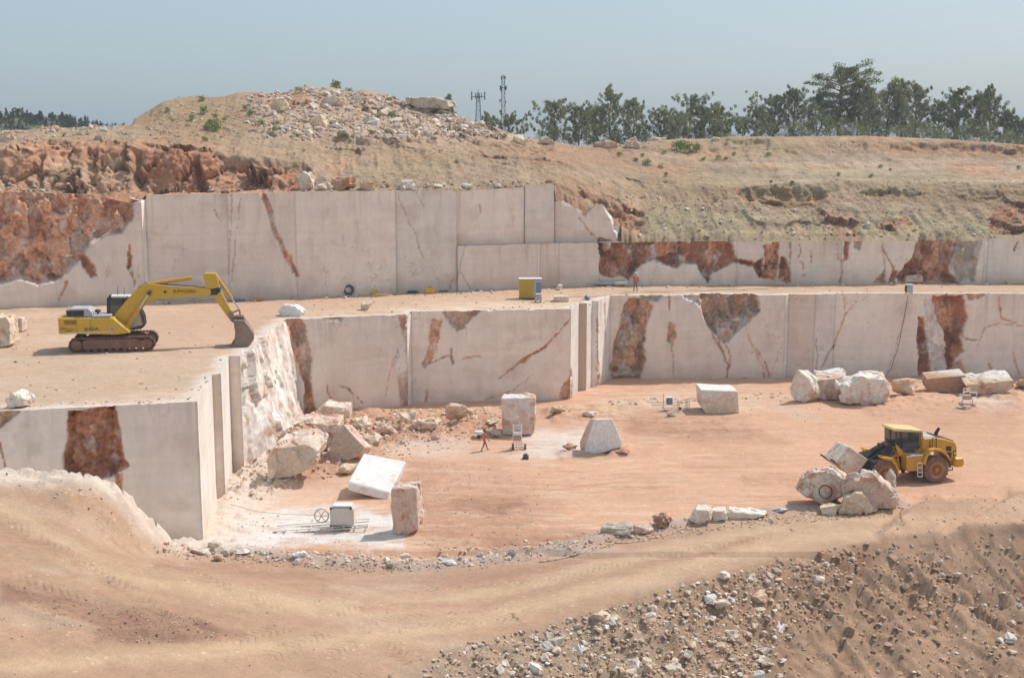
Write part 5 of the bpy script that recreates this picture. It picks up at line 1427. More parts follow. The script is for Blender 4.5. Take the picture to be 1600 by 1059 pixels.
# ---------------------------------------------------------------- excavator
def excavator():
    ang = R(11)
    near = at_z(174, 550.5, ZB)
    l = Vector((-math.sin(ang), math.cos(ang), 0))
    O = near + l * 1.65; O.z = ZB
    E = Frame(O, ang)
    root = empty('excavator', O, ang)
    tag(root, 'yellow crawler excavator standing on the middle bench with its bucket lowered at the edge', 'excavator')
    # tracks
    x0, _ = E(108, 540, -1.65); x1, _ = E(241, 540, -1.65)
    for side in (-1, 1):
        yc = side * 1.33
        h, rr = 1.12, .50
        a, b = x0 + .5, x1 - .5
        path = []
        zlo, zhi = .06, h - .06
        r = (zhi - zlo) / 2
        L1 = b - a
        per = 2 * L1 + 2 * math.pi * r; n = 52
        for k in range(n):
            q = per * k / n
            if q < L1: path.append((a + q, zlo, 0))
            elif q < L1 + math.pi * r:
                t = (q - L1) / r; path.append((b + r * math.sin(t), zlo + r - r * math.cos(t), t))
            elif q < 2 * L1 + math.pi * r: path.append((b - (q - L1 - math.pi * r), zhi - .0, math.pi))
            else:
                t = (q - 2 * L1 - math.pi * r) / r; path.append((a - r * math.sin(t), zlo + r + r * math.cos(t), math.pi + t))
        m = MB()
        for x, z, t in path:
            rot = Matrix.Rotation(-t, 3, 'Y')
            m.box((x, yc, z), (per / n * .93, .60, .07), rot)
            m.box(Vector((x, yc, z)) + rot @ Vector((0, 0, -.05)), (.045, .58, .06), rot)
            m.box(Vector((x, yc, z)) + rot @ Vector((0, 0, .06)), (per / n * .7, .2, .09), rot)
        tr = m.build('crawler_track', tracksteel, root)
        fr = MB().prism([(a + .45, .28), (b - .35, .28), (b + .05, .5), (b - .1, .78), (b - .8, .96), (a + .8, .98), (a + .42, .86)], yc - .33, yc + .33, .03).build('side_frame', mudsteel, tr)
        for cx, rad, nm in ((a, .47, 'sprocket'), (b, .45, 'idler')):
            g = MB().lathe([(0, -.31), (.16, -.33), (.30, -.29), (rad - .1, -.27), (rad - .06, -.22), (rad - .06, .22), (rad - .1, .27), (0, .31)], (cx, yc, zlo + r), n=20)
            g.build(nm, mudsteel, tr, smooth=False)
        for k in range(8):
            cx = a + .75 + k * (L1 - 1.3) / 7
            MB().cyl((cx, yc - .27, .22), (cx, yc + .27, .22), .15, n=12).build('track_roller', tracksteel, tr)
    MB().box((0, 0, .72), (2.6, 2.3, .42)).box((1.2, 0, .62), (.5, 2.4, .3)).box((-1.2, 0, .62), (.5, 2.4, .3)).build('undercarriage_frame', mudsteel, root, .04)
    MB().cyl((0, 0, .9), (0, 0, 1.32), .85, n=24).build('slew_ring', tracksteel, root)
    # upper structure (slew centre a bit rear of the middle)
    Y0, Y1 = -1.58, 1.55
    body = MB().prism(E.poly([(93, 521), (93, 498), (160, 497), (176, 497), (191, 509), (200, 516), (203, 520), (180, 523)], Y0), Y0, -.55, .04).build('body', yel, root)
    zt = E(120, 497, Y0)[1]; zb = E(120, 521, Y0)[1]; xa, xb, xc = E(93, 500, Y0)[0], E(120, 500, Y0)[0], E(170, 500, Y0)[0]
    MB().box(((xb + xc) / 2, .1, (zt + zb) / 2 + .02), (xc - xb, 2.9, zt - zb - .1)).build('engine_housing', lgrey, root, .04)
    cw = MB()
    pr = []
    for k in range(9):
        t = -math.pi / 2 + math.pi * k / 8
        pr.append((xa + .25 - .42 * math.cos(t) ** .6 if math.cos(t) > 0 else xa + .25, 0))
    bot = [(xb - .25, Y0 + .02), (xa + .1, Y0 + .02), (xa - .16, Y0 + .35), (xa - .24, 0), (xa - .16, Y1 - .35), (xa + .1, Y1), (xb - .25, Y1)]
    vs = [(x, y, z) for z in (zb - .02, zt - .06) for x, y in bot] + [((x + .06) if x < xa + .3 else x, y * .97, zt + .02) for x, y in bot]
    nb = len(bot)
    fs = [tuple(reversed(range(nb))), tuple(range(2 * nb, 3 * nb))] + [(r * nb + i, r * nb + (i + 1) % nb, (r + 1) * nb + (i + 1) % nb, (r + 1) * nb + i) for r in (0, 1) for i in range(nb)]
    cw.add(vs, fs).build('counterweight', yel, root)
    # far side housing and deck
    MB().prism(E.poly([(98, 520), (98, 500), (178, 500), (200, 519)], 0), -.5, 1.5, .03).build('deck', dgrey, root)
    MB().box(((xa + xc) / 2 + .3, Y0 - .012, zb + .05), (xc - xa - .1, .03, .05)).build('side_stripe', whitep, root)
    # hood
    hx0, hz0 = E(103, 497, -1.2); hx1, _ = E(142, 497, -1.2); _, hz1 = E(103, 483, -1.2)
    hood = MB().prism([(hx0, zt), (hx0 + .05, hz1 - .1), (hx0 + .35, hz1 + .02), (hx1 - .15, hz1), (hx1 + .1, hz1 - .25), (hx1 + .15, zt)], -1.15, .55, .05).build('engine_hood', lgrey, root)
    MB().box(((hx0 + hx1) / 2 - .2, -1.17, (zt + hz1) / 2 - .02), (hx1 - hx0 - .55, .05, .42)).build('hood_grille', black, hood, .02)
    MB().box((hx0 + .02, -.3, (zt + hz1) / 2), (.06, 1.4, .40)).build('rear_grille', black, hood)
    MB().tube([E.p3(110, 484, 0), E.p3(106, 478, 0)], .07).build('exhaust_pipe', lgrey, root)
    pc = E.p3(153, 489, -.6)
    MB().cyl((pc.x, pc.y, zt), (pc.x, pc.y, pc.z + .15), .06).cyl((pc.x, pc.y, pc.z + .05), (pc.x, pc.y, pc.z + .2), .18, .22).cyl((pc.x, pc.y, pc.z + .2), (pc.x, pc.y, pc.z + .27), .22, .1).build('air_precleaner', black, root)
    MB().box((E(160, 495, -1)[0], -1.0, zt + .06), (1.3, 1.0, .14)).build('tool_box', lgrey, root, .03)
    # vents and logo on the near side panel
    for i, (a, b, c, d) in enumerate([(100, 500.5, 119, 507)]):
        p, q = E.p3(a, b, Y0), E.p3(c, d, Y0)
        g = MB()
        for k in range(4):
            z = p.z + (q.z - p.z) * (k + .5) / 4
            g.box(((p.x + q.x) / 2, Y0 - .012, z), (q.x - p.x, .03, .045))
        g.build('vent', paint('brown_vent', (.24, .13, .03), .7), root)
    for px in (120, 142): 
        x, z = E(px, 509, Y0); MB().box((x, Y0 - .004, (zt + zb) / 2), (.02, .012, zt - zb - .2)).build('panel_gap', dgrey, root)
    c = E.p3(175, 513.5, Y0 - .012)
    MB().cyl((c.x, Y0 - .03, c.z), (c.x, Y0, c.z), .16, n=20).build('round_emblem', lgrey, root)
    MB().cyl((c.x, Y0 - .036, c.z), (c.x, Y0 - .02, c.z), .08, n=16).build('emblem_centre', bluegrey, root)
    t = E.p3(143, 514.5, Y0 - .012); lettering('B45A', .34, (t.x, Y0 - .012, t.z), root, black, sx=1.35)
    for px, w in ((98, .35), (104, .5), (110, .5)):
        t = E.p3(px, 515, Y0 - .012)
    tt = E.p3(105.5, 514.5, Y0); 
    MB().box((tt.x, Y0 - .012, tt.z), (1.1, .02, .03)).box((tt.x + .05, Y0 - .012, tt.z - .14), (.5, .02, .05)).box((tt.x - .3, Y0 - .012, tt.z + .1), (.4, .02, .03)).build('warning_decal', dgrey, root)
    # white handrail / step at the front of the near box
    MB().tube([E.p3(178, 506, -1.4), E.p3(189, 505.5, -1.4), E.p3(190, 517, -1.4)], .045).tube([E.p3(172, 497, -1.4), E.p3(171, 501, -1.4), E.p3(176, 506, -1.4)], .05).build('handrail', whitep, root)
    MB().prism(E.poly([(181, 507), (189, 507), (189, 516)], -1.35), -1.45, -1.2).build('step_box', black, root)
    # cab on the far side
    ya, yb = .42, 1.5
    cabp = E.poly([(168, 505), (168, 466), (172, 464.5), (205, 465), (216, 478), (224, 494), (226, 508), (220, 513), (196, 516)], ya)
    n = len(cabp)
    inner = MB().prism([(x, z) for x, z in cabp], ya + .03, yb - .03).build('cab_glass', glass, root)
    fr = MB()
    for yy in (ya, yb):
        for i in range(n):
            p, q = cabp[i], cabp[(i + 1) % n]
            fr.cyl((p[0], yy, p[1]), (q[0], yy, q[1]), .055, n=6)
    for i in (1, 3, 4, 5): fr.cyl((cabp[i][0], ya, cabp[i][1]), (cabp[i][0], yb, cabp[i][1]), .05, n=6)
    mx = E(192, 466, ya)[0]; fr.cyl((mx, ya, cabp[2][1]), (mx, ya, E(192, 512, ya)[1]), .06, n=6)
    fr.prism(E.poly([(168, 505), (168, 494), (196, 498), (196, 515)], ya), ya - .02, yb)
    cab = fr.build('cab_frame', black, root)
    MB().prism(E.poly([(172, 465), (173, 462.5), (203, 462.5), (206, 465.5)], ya), ya - .05, yb + .05, .03).build('cab_roof', whitep, root)
    MB().prism(E.poly([(199, 486), (216, 483), (222, 507), (202, 513)], ya - .03), ya - .05, ya - .02).build('cab_door_panel', paint('pale_door', (.60, .60, .52), .5), root)
    MB().box(E.p3(208, 497, .8), (.5, .5, .9)).build('operator_seat', black, root, .08)
    MB().tube([E.p3(196, 470, ya - .15), E.p3(199, 462, ya - .25)], .02).tube([E.p3(184, 448, .9), E.p3(184, 463, .9)], .025).tube([E.p3(194, 449, .9), E.p3(194, 463, .9)], .02).build('aerials', dgrey, root)
    MB().box(E.p3(172, 463, .4), (.15, .12, .2)).box(E.p3(211, 480, .3), (.1, .05, .38)).build('mirror', black, root)
    # boom
    bp = E.poly([(176, 500), (180, 491), (196, 471), (212, 453), (224, 444.5), (232, 442.5), (243, 444), (262, 446.5), (300, 448.5), (323, 450.5), (329, 453), (330, 457), (327, 461.5), (318, 463), (280, 464.5), (250, 466), (240, 468), (232, 472), (220, 484), (206, 499), (196, 509), (188, 514), (180, 511)], -.35)
    boom = MB().prism(bp, -.36, .36, .03).build('boom', yel, root)
    t = E.p3(288, 455.5, -.36); lettering('SUMITOMO', .30, (t.x, -.372, t.z), boom, black, rot=(math.pi / 2, math.radians(2.5), 0), sx=1.05)
    for a, b in ((235, 455.5), (258, 456), (182, 505)):
        p = E.p3(a, b, -.36); MB().cyl((p.x, -.42, p.z), (p.x, .42, p.z), .09, n=12).build('pin', black, boom)
    hs = MB()
    for k in range(3):
        hs.tube([E.p3(215, 450 + k, -.2 + .15 * k), E.p3(228, 442 + k * .5, -.2 + .15 * k), E.p3(250, 444 - .5 * k, -.2 + .15 * k), E.p3(290, 447 - .4 * k, -.2 + .15 * k), E.p3(320, 449 - .4 * k, -.2 + .15 * k)], .025, 5)
    hs.build('hydraulic_lines', dgrey, boom)
    MB().tube([E.p3(252, 445.5, -.3), E.p3(288, 447.6, -.3), E.p3(318, 449, -.3)], .03, 5).build('steel_line', lgrey, boom)
    # boom lift cylinders
    for s in (-1, 1):
        y = s * .55
        p0, p1 = E.p3(198, 511, y), E.p3(233, 458, y)
        mid = p0 + (p1 - p0) * .56
        c = MB().cyl(p0, mid, .15, n=12).build('lift_cylinder', yel2, root)
        MB().cyl(mid, p1, .085, n=10).build('piston_rod', chrome, c)
        MB().cyl(p1 + Vector((0, -.12, 0)), p1 + Vector((0, .12, 0)), .15).build('rod_eye', dgrey, c)
    # arm cylinder on top of the boom
    p0, p1, p2 = E.p3(234, 444, 0), E.p3(300, 434, 0), E.p3(321, 430.5, 0)
    c = MB().cyl(p0, p1, .155, n=12).build('arm_cylinder', yel2, boom)
    MB().cyl(p1, p2, .07, n=10).build('piston_rod', chrome, c)
    MB().box(p0 + Vector((-.1, 0, -.05)), (.5, .3, .25)).build('cylinder_bracket', black, c)
    # stick
    st = MB().prism(E.poly([(317, 430), (319, 427.5), (337, 427), (340, 433), (343, 447), (346, 455), (358, 480), (366, 497), (366, 502), (360, 501), (352, 491), (338, 470), (331, 461), (328, 456), (321, 445)], -.3), -.28, .28, .03).build('stick', yel, root)
    MB().prism(E.poly([(327, 452), (345, 449), (345, 455), (338, 461), (328, 461)], -.3), -.31, .31).build('stick_joint', black, st)
    MB().prism(E.poly([(355, 488), (362, 486), (368, 500), (366, 505), (361, 502)], -.3), -.30, .30).build('stick_nose', bucketm, st)
    p0, p1, p2 = E.p3(339, 433, 0), E.p3(362, 466, 0), E.p3(374, 484, 0)
    c = MB().cyl(p0, p1, .13, n=12).build('bucket_cylinder', yel2, st)
    MB().cyl(p1, p2, .065, n=10).build('piston_rod', chrome, c)
    MB().tube([E.p3(338, 434, -.3), E.p3(346, 458, -.3), E.p3(356, 478, -.3)], .025, 5).build('steel_line', lgrey, st)
    # linkage and bucket
    lk = MB()
    for y in (-.3, .3):
        lk.tube([E.p3(359, 490, y), E.p3(374, 484, y), E.p3(377, 500, y)], .07, 6)
    lk.build('bucket_linkage', bucketm, root)
    by = -.95
    prof = [(366, 499), (382, 499), (388, 506), (396, 518), (397, 527), (391, 536), (380, 542), (358, 548), (352, 549)]
    inner = [(352, 549), (360, 541), (367, 530), (368, 515), (366, 505)]
    bk = MB()
    out = E.poly(prof, 0)
    full = E.poly(prof[:-1] + inner, 0)
    for y in (-.95, .95): bk.prism(full, y - .03, y + .03)
    for i in range(len(out) - 1):
        a, b = out[i], out[i + 1]
        bk.add([(a[0], -.95, a[1]), (b[0], -.95, b[1]), (b[0], .95, b[1]), (a[0], .95, a[1]), (a[0] - .05, -.95, a[1] + .04), (b[0] - .05, -.95, b[1] + .04), (b[0] - .05, .95, b[1] + .04), (a[0] - .05, .95, a[1] + .04)],
               [(0, 1, 2, 3), (7, 6, 5, 4), (0, 4, 5, 1), (3, 2, 6, 7), (1, 5, 6, 2), (0, 3, 7, 4)])
    bu = bk.build('bucket', bucketm, root)
    MB().prism(E.poly([(363, 500), (367, 494), (380, 494), (384, 502), (380, 507), (366, 506)], -.4), -.42, .42, .04).build('bucket_ears', mudsteel, bu)
    for k in range(5):
        y = -.85 + k * .425
        a = E.p3(355, 548, y); MB().prism([(a.x + .1, a.z + .04), (a.x - .25, a.z - .1), (a.x + .1, a.z - .05)], y - .06, y + .06).build('tooth', bucketm, bu)
    return root
excavator()

# ---------------------------------------------------------------- wheel loader
def loader():
    F1, R1 = at_z(1383, 759.5, 0), at_z(1463, 753.5, 0)
    fw = (F1 - R1); fw.z = 0; wb = fw.length; fw.normalize()
    ang = math.atan2(fw.y, fw.x)
    l = Vector((-math.sin(ang), math.cos(ang), 0))     # machine's left = towards the camera
    O = (F1 + R1) / 2 - l * 1.45; O.z = gz(O.x, O.y) * .5
    Lf = Frame(O, ang)
    root = empty('wheel_loader', O, ang)
    tag(root, 'yellow wheel loader with muddy tyres lifting a marble block on the orange pit floor', 'wheel loader')
    yn = 1.45
    rad = .93
    def wheel(x, y, s):
        m = MB().lathe([(.52, -.36), (.62, -.40), (.80, -.38), (.90, -.30), (rad - .02, -.15), (rad - .02, .15), (.90, .30), (.80, .38), (.62, .40), (.52, .36)], (0, 0, 0), n=36)
        for k in range(22):
            t = 2 * math.pi * k / 22
            for q in (-1, 1):
                rot = Matrix.Rotation(-t + math.pi / 2, 3, 'Y') @ Matrix.Rotation(q * .45, 3, 'Z')
                c = Vector((math.cos(t + q * .07) * (rad - .01), q * .17, math.sin(t + q * .07) * (rad - .01)))
                m.box(c, (.11, .36, .09), Matrix.Rotation(-(t + q * .07) + math.pi / 2, 3, 'Y') @ Matrix.Rotation(q * .5, 3, 'Z'))
        w = empty('wheel', (x, y, rad - .02)); w.parent = root
        m.build('tyre', tyrem, w)
        # chain mesh on the tyre sidewall
        ch = MB()
        for k in range(18):
            t = 2 * math.pi * k / 18; t2 = t + math.pi / 18
            for a, b, ra, rb in ((t, t2, .62, .76), (t2, t + math.pi / 9, .76, .62), (t, t2, .90, .76), (t2, t + math.pi / 9, .76, .90)):
                ch.cyl((ra * math.cos(a), s * .41, ra * math.sin(a)), (rb * math.cos(b), s * .41, rb * math.sin(b)), .022, n=4)
        ch.build('tyre_chain', mudsteel, w)
        MB().lathe([(0, .10 * s), (.17, .12 * s), (.20, .26 * s), (.22, .14 * s), (.36, .10 * s), (.46, .34 * s), (.53, .38 * s), (.53, -.3 * s)], (0, 0, 0), n=24).build('rim', paint('rim_yellow', (.50, .23, .04), .6, dirt=(.4, .7, .7), dirt_c=(.42, .25, .17)), w)
        MB().cyl((0, .1 * s, 0), (0, .36 * s, 0), .17, n=16).build('hub', paint('hub_orange', (.46, .20, .05), .6, dirt=(.45, .75, .5)), w)
    xf, xr = wb / 2, -wb / 2
    for x in (xf, xr):
        for s in (-1, 1): wheel(x, s * 1.1, s)
    P = lambda pts, y=yn: Lf.poly(pts, y)
    # rear frame, hood, counterweight
    hood = MB().prism(P([(1442, 690), (1444, 685), (1462, 683.5), (1478, 686), (1493, 691), (1496, 700), (1494, 715), (1486, 722), (1478, 709), (1466, 700), (1452, 699), (1442, 702)], .95), -.95, .95, .06).build('engine_hood', yel2, root)
    MB().prism(P([(1444, 686.5), (1462, 684.5), (1462, 682.5), (1445, 683)], .8), -.75, .8).build('hood_top_panel', lgrey, hood)
    MB().prism(P([(1464, 683.5), (1490, 690), (1490, 688), (1466, 681.5)], .7), -.7, .7).build('hood_screen', dgrey, hood)
    for pts in ([(1478.5, 697), (1486, 697), (1486, 704), (1478.5, 704)], [(1479.5, 706.5), (1486.5, 706.5), (1486, 716), (1481, 712)]):
        MB().prism(P(pts, .96), .955, .985).build('side_vent', black, hood)
    MB().prism(P([(1489.5, 704), (1494, 704), (1494, 712), (1490, 712)], .96), .955, .99).build('tail_light_frame', black, hood)
    MB().prism(P([(1490.8, 705.5), (1493, 705.5), (1493, 710.5), (1491, 710.5)], .99), .99, 1.0).build('tail_light', whitep, hood)
    MB().prism(P([(1490, 714), (1503, 713), (1505, 722), (1502, 728), (1492, 729), (1488, 722)], 1.0), -1.25, 1.25, .12).build('counterweight', yel2, root)
    MB().prism(P([(1440, 712), (1488, 722), (1486, 730), (1470, 734), (1436, 735), (1418, 735), (1414, 718), (1432, 712)], .5), -.5, .5).build('rear_frame', mudsteel, root)
    MB().tube([Lf.p3(1488, 729, .9), Lf.p3(1488.5, 734, .9), Lf.p3(1480, 734, .9)], .04).build('tow_step', dgrey, root)
    # rear mudguard and platform
    for s in (-1, 1):
        ya, yb = (.9, 1.5) if s > 0 else (-1.5, -.9)
        MB().prism(P([(1441, 725), (1443, 718), (1447, 709), (1452, 702), (1462, 700), (1472, 702), (1480, 709), (1484, 716), (1482, 716.5), (1477, 710), (1470, 705), (1462, 703.5), (1453, 705.5), (1448, 713), (1445, 725)], 1.4), ya, yb, .02).build('rear_mudguard', yel2, root)
    MB().prism(P([(1416, 713), (1441, 711), (1443, 716), (1441, 735), (1418, 736), (1416, 730)], 1.25), .55, 1.3, .04).build('tank_box', yel2, root)
    MB().prism(P([(1416, 713), (1441, 711), (1443, 716), (1441, 735), (1418, 736), (1416, 730)], 1.25), -1.3, -.55, .04).build('tank_box', yel2, root)
    MB().prism(P([(1421, 712.2), (1442, 710), (1442, 711.5), (1421, 714)], 1.3), .5, 1.35).build('platform', lgrey, root)
    ld = MB()
    a0, a1 = Lf.p3(1433, 723, 1.42), Lf.p3(1434, 744.5, 1.42); b0, b1 = Lf.p3(1440.5, 722.5, 1.42), Lf.p3(1441, 744, 1.42)
    ld.tube([a0, a1], .03).tube([b0, b1], .03)
    for k in range(4):
        t = k / 3; p = a0.lerp(a1, t); q = b0.lerp(b1, t); ld.box((p + q) / 2, ((q - p).length, .16, .05))
    ld.build('ladder', whitep, root)
    # cab
    yc = .72
    cp = P([(1403, 707), (1399, 692), (1399, 672), (1410, 669), (1440, 671), (1441, 690), (1441, 712), (1420, 713), (1408, 712)], yc)
    MB().prism(P([(1399, 692), (1404, 697), (1411, 702), (1415, 707), (1427, 707), (1432, 702), (1436, 699), (1437, 676), (1442, 675), (1443, 712), (1416, 714), (1405, 712), (1402, 706)], yc), yc - .05, yc + .02, .01).build('cab_side', yel2, root)
    MB().prism(P([(1399, 692), (1404, 697), (1411, 702), (1415, 707), (1427, 707), (1432, 702), (1436, 699), (1437, 676), (1442, 675), (1443, 712), (1416, 714), (1405, 712), (1402, 706)], yc), -yc - .02, -yc + .05, .01).build('cab_side', yel2, root)
    MB().prism(P([(1399, 694), (1441, 690), (1442, 712), (1412, 713)], yc), -yc + .05, yc - .05).build('cab_floor', dgrey, root)
    MB().prism(P([(1400, 691), (1400, 674), (1437, 675), (1436, 698), (1430, 703), (1414, 705), (1404, 696)], yc - .02), -yc + .06, yc - .06).build('cab_glass', glass, root)
    cf = MB()
    for y in (-yc, yc):
        for a, b in (((1400, 692), (1400, 673)), ((1409.5, 699), (1408, 674)), ((1437, 699), (1438, 674)), ((1400, 692), (1413, 706)), ((1413, 706), (1430, 706)), ((1430, 706), (1437, 698))):
            cf.cyl(Lf.p3(*a, y), Lf.p3(*b, y), .045, n=6)
    q = Lf(1400, 692, yc); r_ = Lf(1400, 673, yc)
    for aa, bb in ((1400, 692), (1400, 673), (1437, 699), (1438, 674)):
        cf.cyl(Lf.p3(aa, bb, yc) * 1, Vector((Lf(aa, bb, yc)[0], -yc, Lf(aa, bb, yc)[1])), .04, n=6)
    for yy in (-yc, 0, yc): cf.cyl((q[0], yy, q[1]), (r_[0], yy, r_[1]), .035, n=6)
    cf.build('cab_frame', black, root)
    MB().prism(P([(1397, 671), (1399, 669.5), (1421, 670.5), (1442, 672.5), (1443, 675), (1420, 674.5), (1398, 673.5)], yc + .1), -yc - .12, yc + .12, .03).build('cab_roof', paleyel, root)
    MB().box(Lf.p3(1425, 694, 0), (.5, .55, .9)).build('operator_seat', black, root, .08)
    MB().tube([Lf.p3(1400, 670, -.6), Lf.p3(1392, 672, -.95), Lf.p3(1391, 678, -.95)], .02).box(Lf.p3(1391, 675, -.95), (.08, .2, .42)).build('mirror', black, root)
    # exhaust and rails
    e0 = Lf.p3(1461, 685, .1)
    MB().cyl(e0, Lf.p3(1463, 675, .1), .13).cyl(Lf.p3(1463, 675, .1), Lf.p3(1467.5, 668.5, .1), .12, .10).build('exhaust_stack', black, root)
    rl = MB()
    for px in (1453, 1457, 1463):
        rl.tube([Lf.p3(px, 701, 1.0), Lf.p3(px, 683 if px != 1453 else 688, 1.0)], .022, 5)
    rl.tube([Lf.p3(1457, 683, 1.0), Lf.p3(1463, 683, 1.0)], .022, 5).tube([Lf.p3(1453, 701, 1.0), Lf.p3(1463, 701, 1.0)], .03, 5)
    rl.build('guard_rail', black, root)
    # articulation, front frame, front mudguards
    MB().prism(P([(1406, 716), (1418, 716), (1419, 735), (1408, 735)], .4), -.35, .35).cyl(Lf.p3(1411, 738, 0), Lf.p3(1412, 712, 0), .14).build('articulation_joint', black, root)
    for s in (-1, 1):
        y0, y1 = (.38, .5) if s > 0 else (-.5, -.38)
        MB().prism(P([(1386, 706), (1395, 697), (1402, 698), (1405, 714), (1407, 735), (1398, 735), (1392, 716)], .5), y0, y1, .02).build('loader_tower', yel2, root)
        for a, b in ((1399.5, 702.5), (1396, 706), (1400, 715)):
            p = Lf.p3(a, b, .5); MB().cyl((p.x, s * .36, p.z), (p.x, s * .53, p.z), .08, n=10).build('pin', black, root)
    for s in (-1, 1):
        ya, yb = (.8, 1.5) if s > 0 else (-1.5, -.8)
        MB().prism(P([(1378, 715), (1380, 713.5), (1394, 715), (1399, 723), (1403, 733), (1404, 743), (1402, 743), (1400, 733), (1396, 725), (1392, 719), (1379, 717)], 1.4), ya, yb, .02).build('front_mudguard', yel2, root)
    MB().box((xf, 0, rad), (.5, 1.6, .5)).box((xr, 0, rad), (.5, 1.6, .5)).build('axle', mudsteel, root, .05)
    # lift arms, tilt link, fork carrier
    for s in (-1, 1):
        y0, y1 = (.42, .62) if s > 0 else (-.62, -.42)
        MB().prism(P([(1398, 700), (1392, 697), (1376, 706), (1362, 716), (1352, 734), (1347, 741), (1356, 744), (1364, 733), (1374, 720), (1388, 711)], .6), y0, y1, .02).build('lift_arm', black, root)
    MB().prism(P([(1393, 699), (1392, 693), (1386, 692), (1368, 701), (1357, 712), (1352, 720), (1358, 723), (1368, 713), (1382, 703)], .2), -.2, .2, .03).build('tilt_linkage', black, root)
    MB().prism(P([(1383, 696), (1385, 692.5), (1390, 691.5), (1394, 694), (1393, 698), (1386, 699)], .3), -.3, .3, .05).build('rust_brown_cover', mudsteel, root)
    MB().tube([Lf.p3(1376, 706, .7), Lf.p3(1373, 698, .7), Lf.p3(1372.5, 693, .7)], .04).box(Lf.p3(1373, 694, .7), (.15, .15, .2)).build('work_lamp', black, root)
    MB().cyl(Lf.p3(1398, 708, .62), Lf.p3(1366, 722, .62), .09).build('lift_cylinder', dgrey, root)
    MB().prism(P([(1352, 715), (1357, 713), (1362, 722), (1352, 743), (1341, 749), (1336, 746)], 0), -1.2, 1.2, .03).build('fork_carrier', black, root)
    for y in (-.7, .7):
        MB().prism(P([(1342, 749), (1336, 749), (1290, 715), (1291, 713), (1336, 745.5), (1344, 744)], 0), y - .12, y + .12).build('fork', black, root)
    # the carried block: centred on the machine, seen with its long side along the raised forks
    hw = .9
    front = P([(1328, 698), (1306, 723), (1334, 748), (1357, 718)], hw)
    pts = [O + Lf.f * x + Lf.l * y + Vector((0, 0, z)) for y in (hw, -hw) for x, z in front]
    V, F = hull_geo(pts, 4, .008, 77, .05)
    put_stone('marble_block', V, F, 'pink', 77, 'tilted sawn marble block carried on the forks of the wheel loader', 'block')
    return root
loader()

# ---------------------------------------------------------------- people
def person(px, py, surf, hpx, label, vest=True, walk=0.0, face=0.0, seed=1):
    g = rest(px, py, surf)
    sc = FPX / (g.y * CP - (g.z - CZ) * SP)
    h = hpx / sc / .985
    k = h / 1.75
    root = empty('person', g, face)
    tag(root, label, 'person')
    w = walk
    J = {'pel': (0, 0, .95, .145), 'bel': (0, .01, 1.10, .135), 'che': (0, 0, 1.30, .155), 'nec': (0, 0, 1.47, .055), 'hd0': (0, -.01, 1.58, .085), 'hd1': (0, -.01, 1.68, .09), 'hd2': (0, -.005, 1.745, .06)}
    E_ = [('pel', 'bel'), ('bel', 'che'), ('che', 'nec'), ('nec', 'hd0'), ('hd0', 'hd1'), ('hd1', 'hd2')]
    for s, nm in ((-1, 'a'), (1, 'b')):
        st = w * s
        J['hip' + nm] = (s * .10, 0, .90, .095); J['kne' + nm] = (s * .11, -.05 - st * .16, .50, .065); J['ank' + nm] = (s * .11, -st * .34 + .03, .09, .045); J['toe' + nm] = (s * .12, -st * .34 - .16, .04, .04)
        J['sho' + nm] = (s * .20, 0, 1.40, .065); J['elb' + nm] = (s * .27, .03 + st * .12, 1.13, .045); J['wri' + nm] = (s * .27, -.10 + st * .2, .90, .032); J['han' + nm] = (s * .26, -.13 + st * .22, .82, .04)
        E_ += [('pel', 'hip' + nm), ('hip' + nm, 'kne' + nm), ('kne' + nm, 'ank' + nm), ('ank' + nm, 'toe' + nm), ('che', 'sho' + nm), ('sho' + nm, 'elb' + nm), ('elb' + nm, 'wri' + nm), ('wri' + nm, 'han' + nm)]
    keys = list(J)
    me = bpy.data.meshes.new('body')
    me.from_pydata([Vector(J[q][:3]) * k for q in keys], [(keys.index(a), keys.index(b)) for a, b in E_], [])
    ob = bpy.data.objects.new('body', me); COL.objects.link(ob)
    md = ob.modifiers.new('s', 'SKIN'); ob.modifiers.new('u', 'SUBSURF').levels = 2
    for i, q in enumerate(keys):
        me.skin_vertices[0].data[i].radius = (J[q][3] * k, J[q][3] * k * (.75 if q in ('che', 'bel', 'pel') else 1))
    me.skin_vertices[0].data[0].use_root = True
    dg = bpy.context.evaluated_depsgraph_get()
    m2 = bpy.data.meshes.new_from_object(ob.evaluated_get(dg))
    bpy.data.objects.remove(ob)
    m2.materials.clear()
    shirt = paint('grey_shirt', (.18, .17, .17), .9); trous = paint('dusty_trousers', (.20, .16, .13), .9); boots = paint('boots', (.05, .04, .035), .8)
    for m in (skinm, orange if vest else shirt, trous, boots, shirt): m2.materials.append(m)
    for p in m2.polygons:
        c = p.center / k
        arm = abs(c.x) > .205
        p.material_index = 3 if c.z < .12 else 2 if c.z < .93 and not (arm and c.z > .75) else 0 if (c.z > 1.49 or (arm and c.z < .93)) else 4 if arm and c.z < 1.36 else 1
        p.use_smooth = True
    link('body', m2, root)
    hat = MB().lathe([(0, .14), (.07, .125), (.11, .07), (.125, .0), (.15, -.01), (.15, -.02), (.1, -.02)], (0, 0, 0), n=16)
    hat.v = [(x * k, z * k, y * k) for x, y, z in hat.v]
    hat.build('hard_hat', whitep if surf == 'bench' else dgrey, root, loc=(0, -.01 * k, 1.69 * k))
    return root
person(757, 704.5, 'pit', 33, 'worker in an orange vest walking on the pit floor left of the tall block', walk=1.0, face=R(115))
person(993, 455.5, 'bench', 29, 'worker in orange standing on the middle bench above the brown hollow', walk=.3, face=R(200))

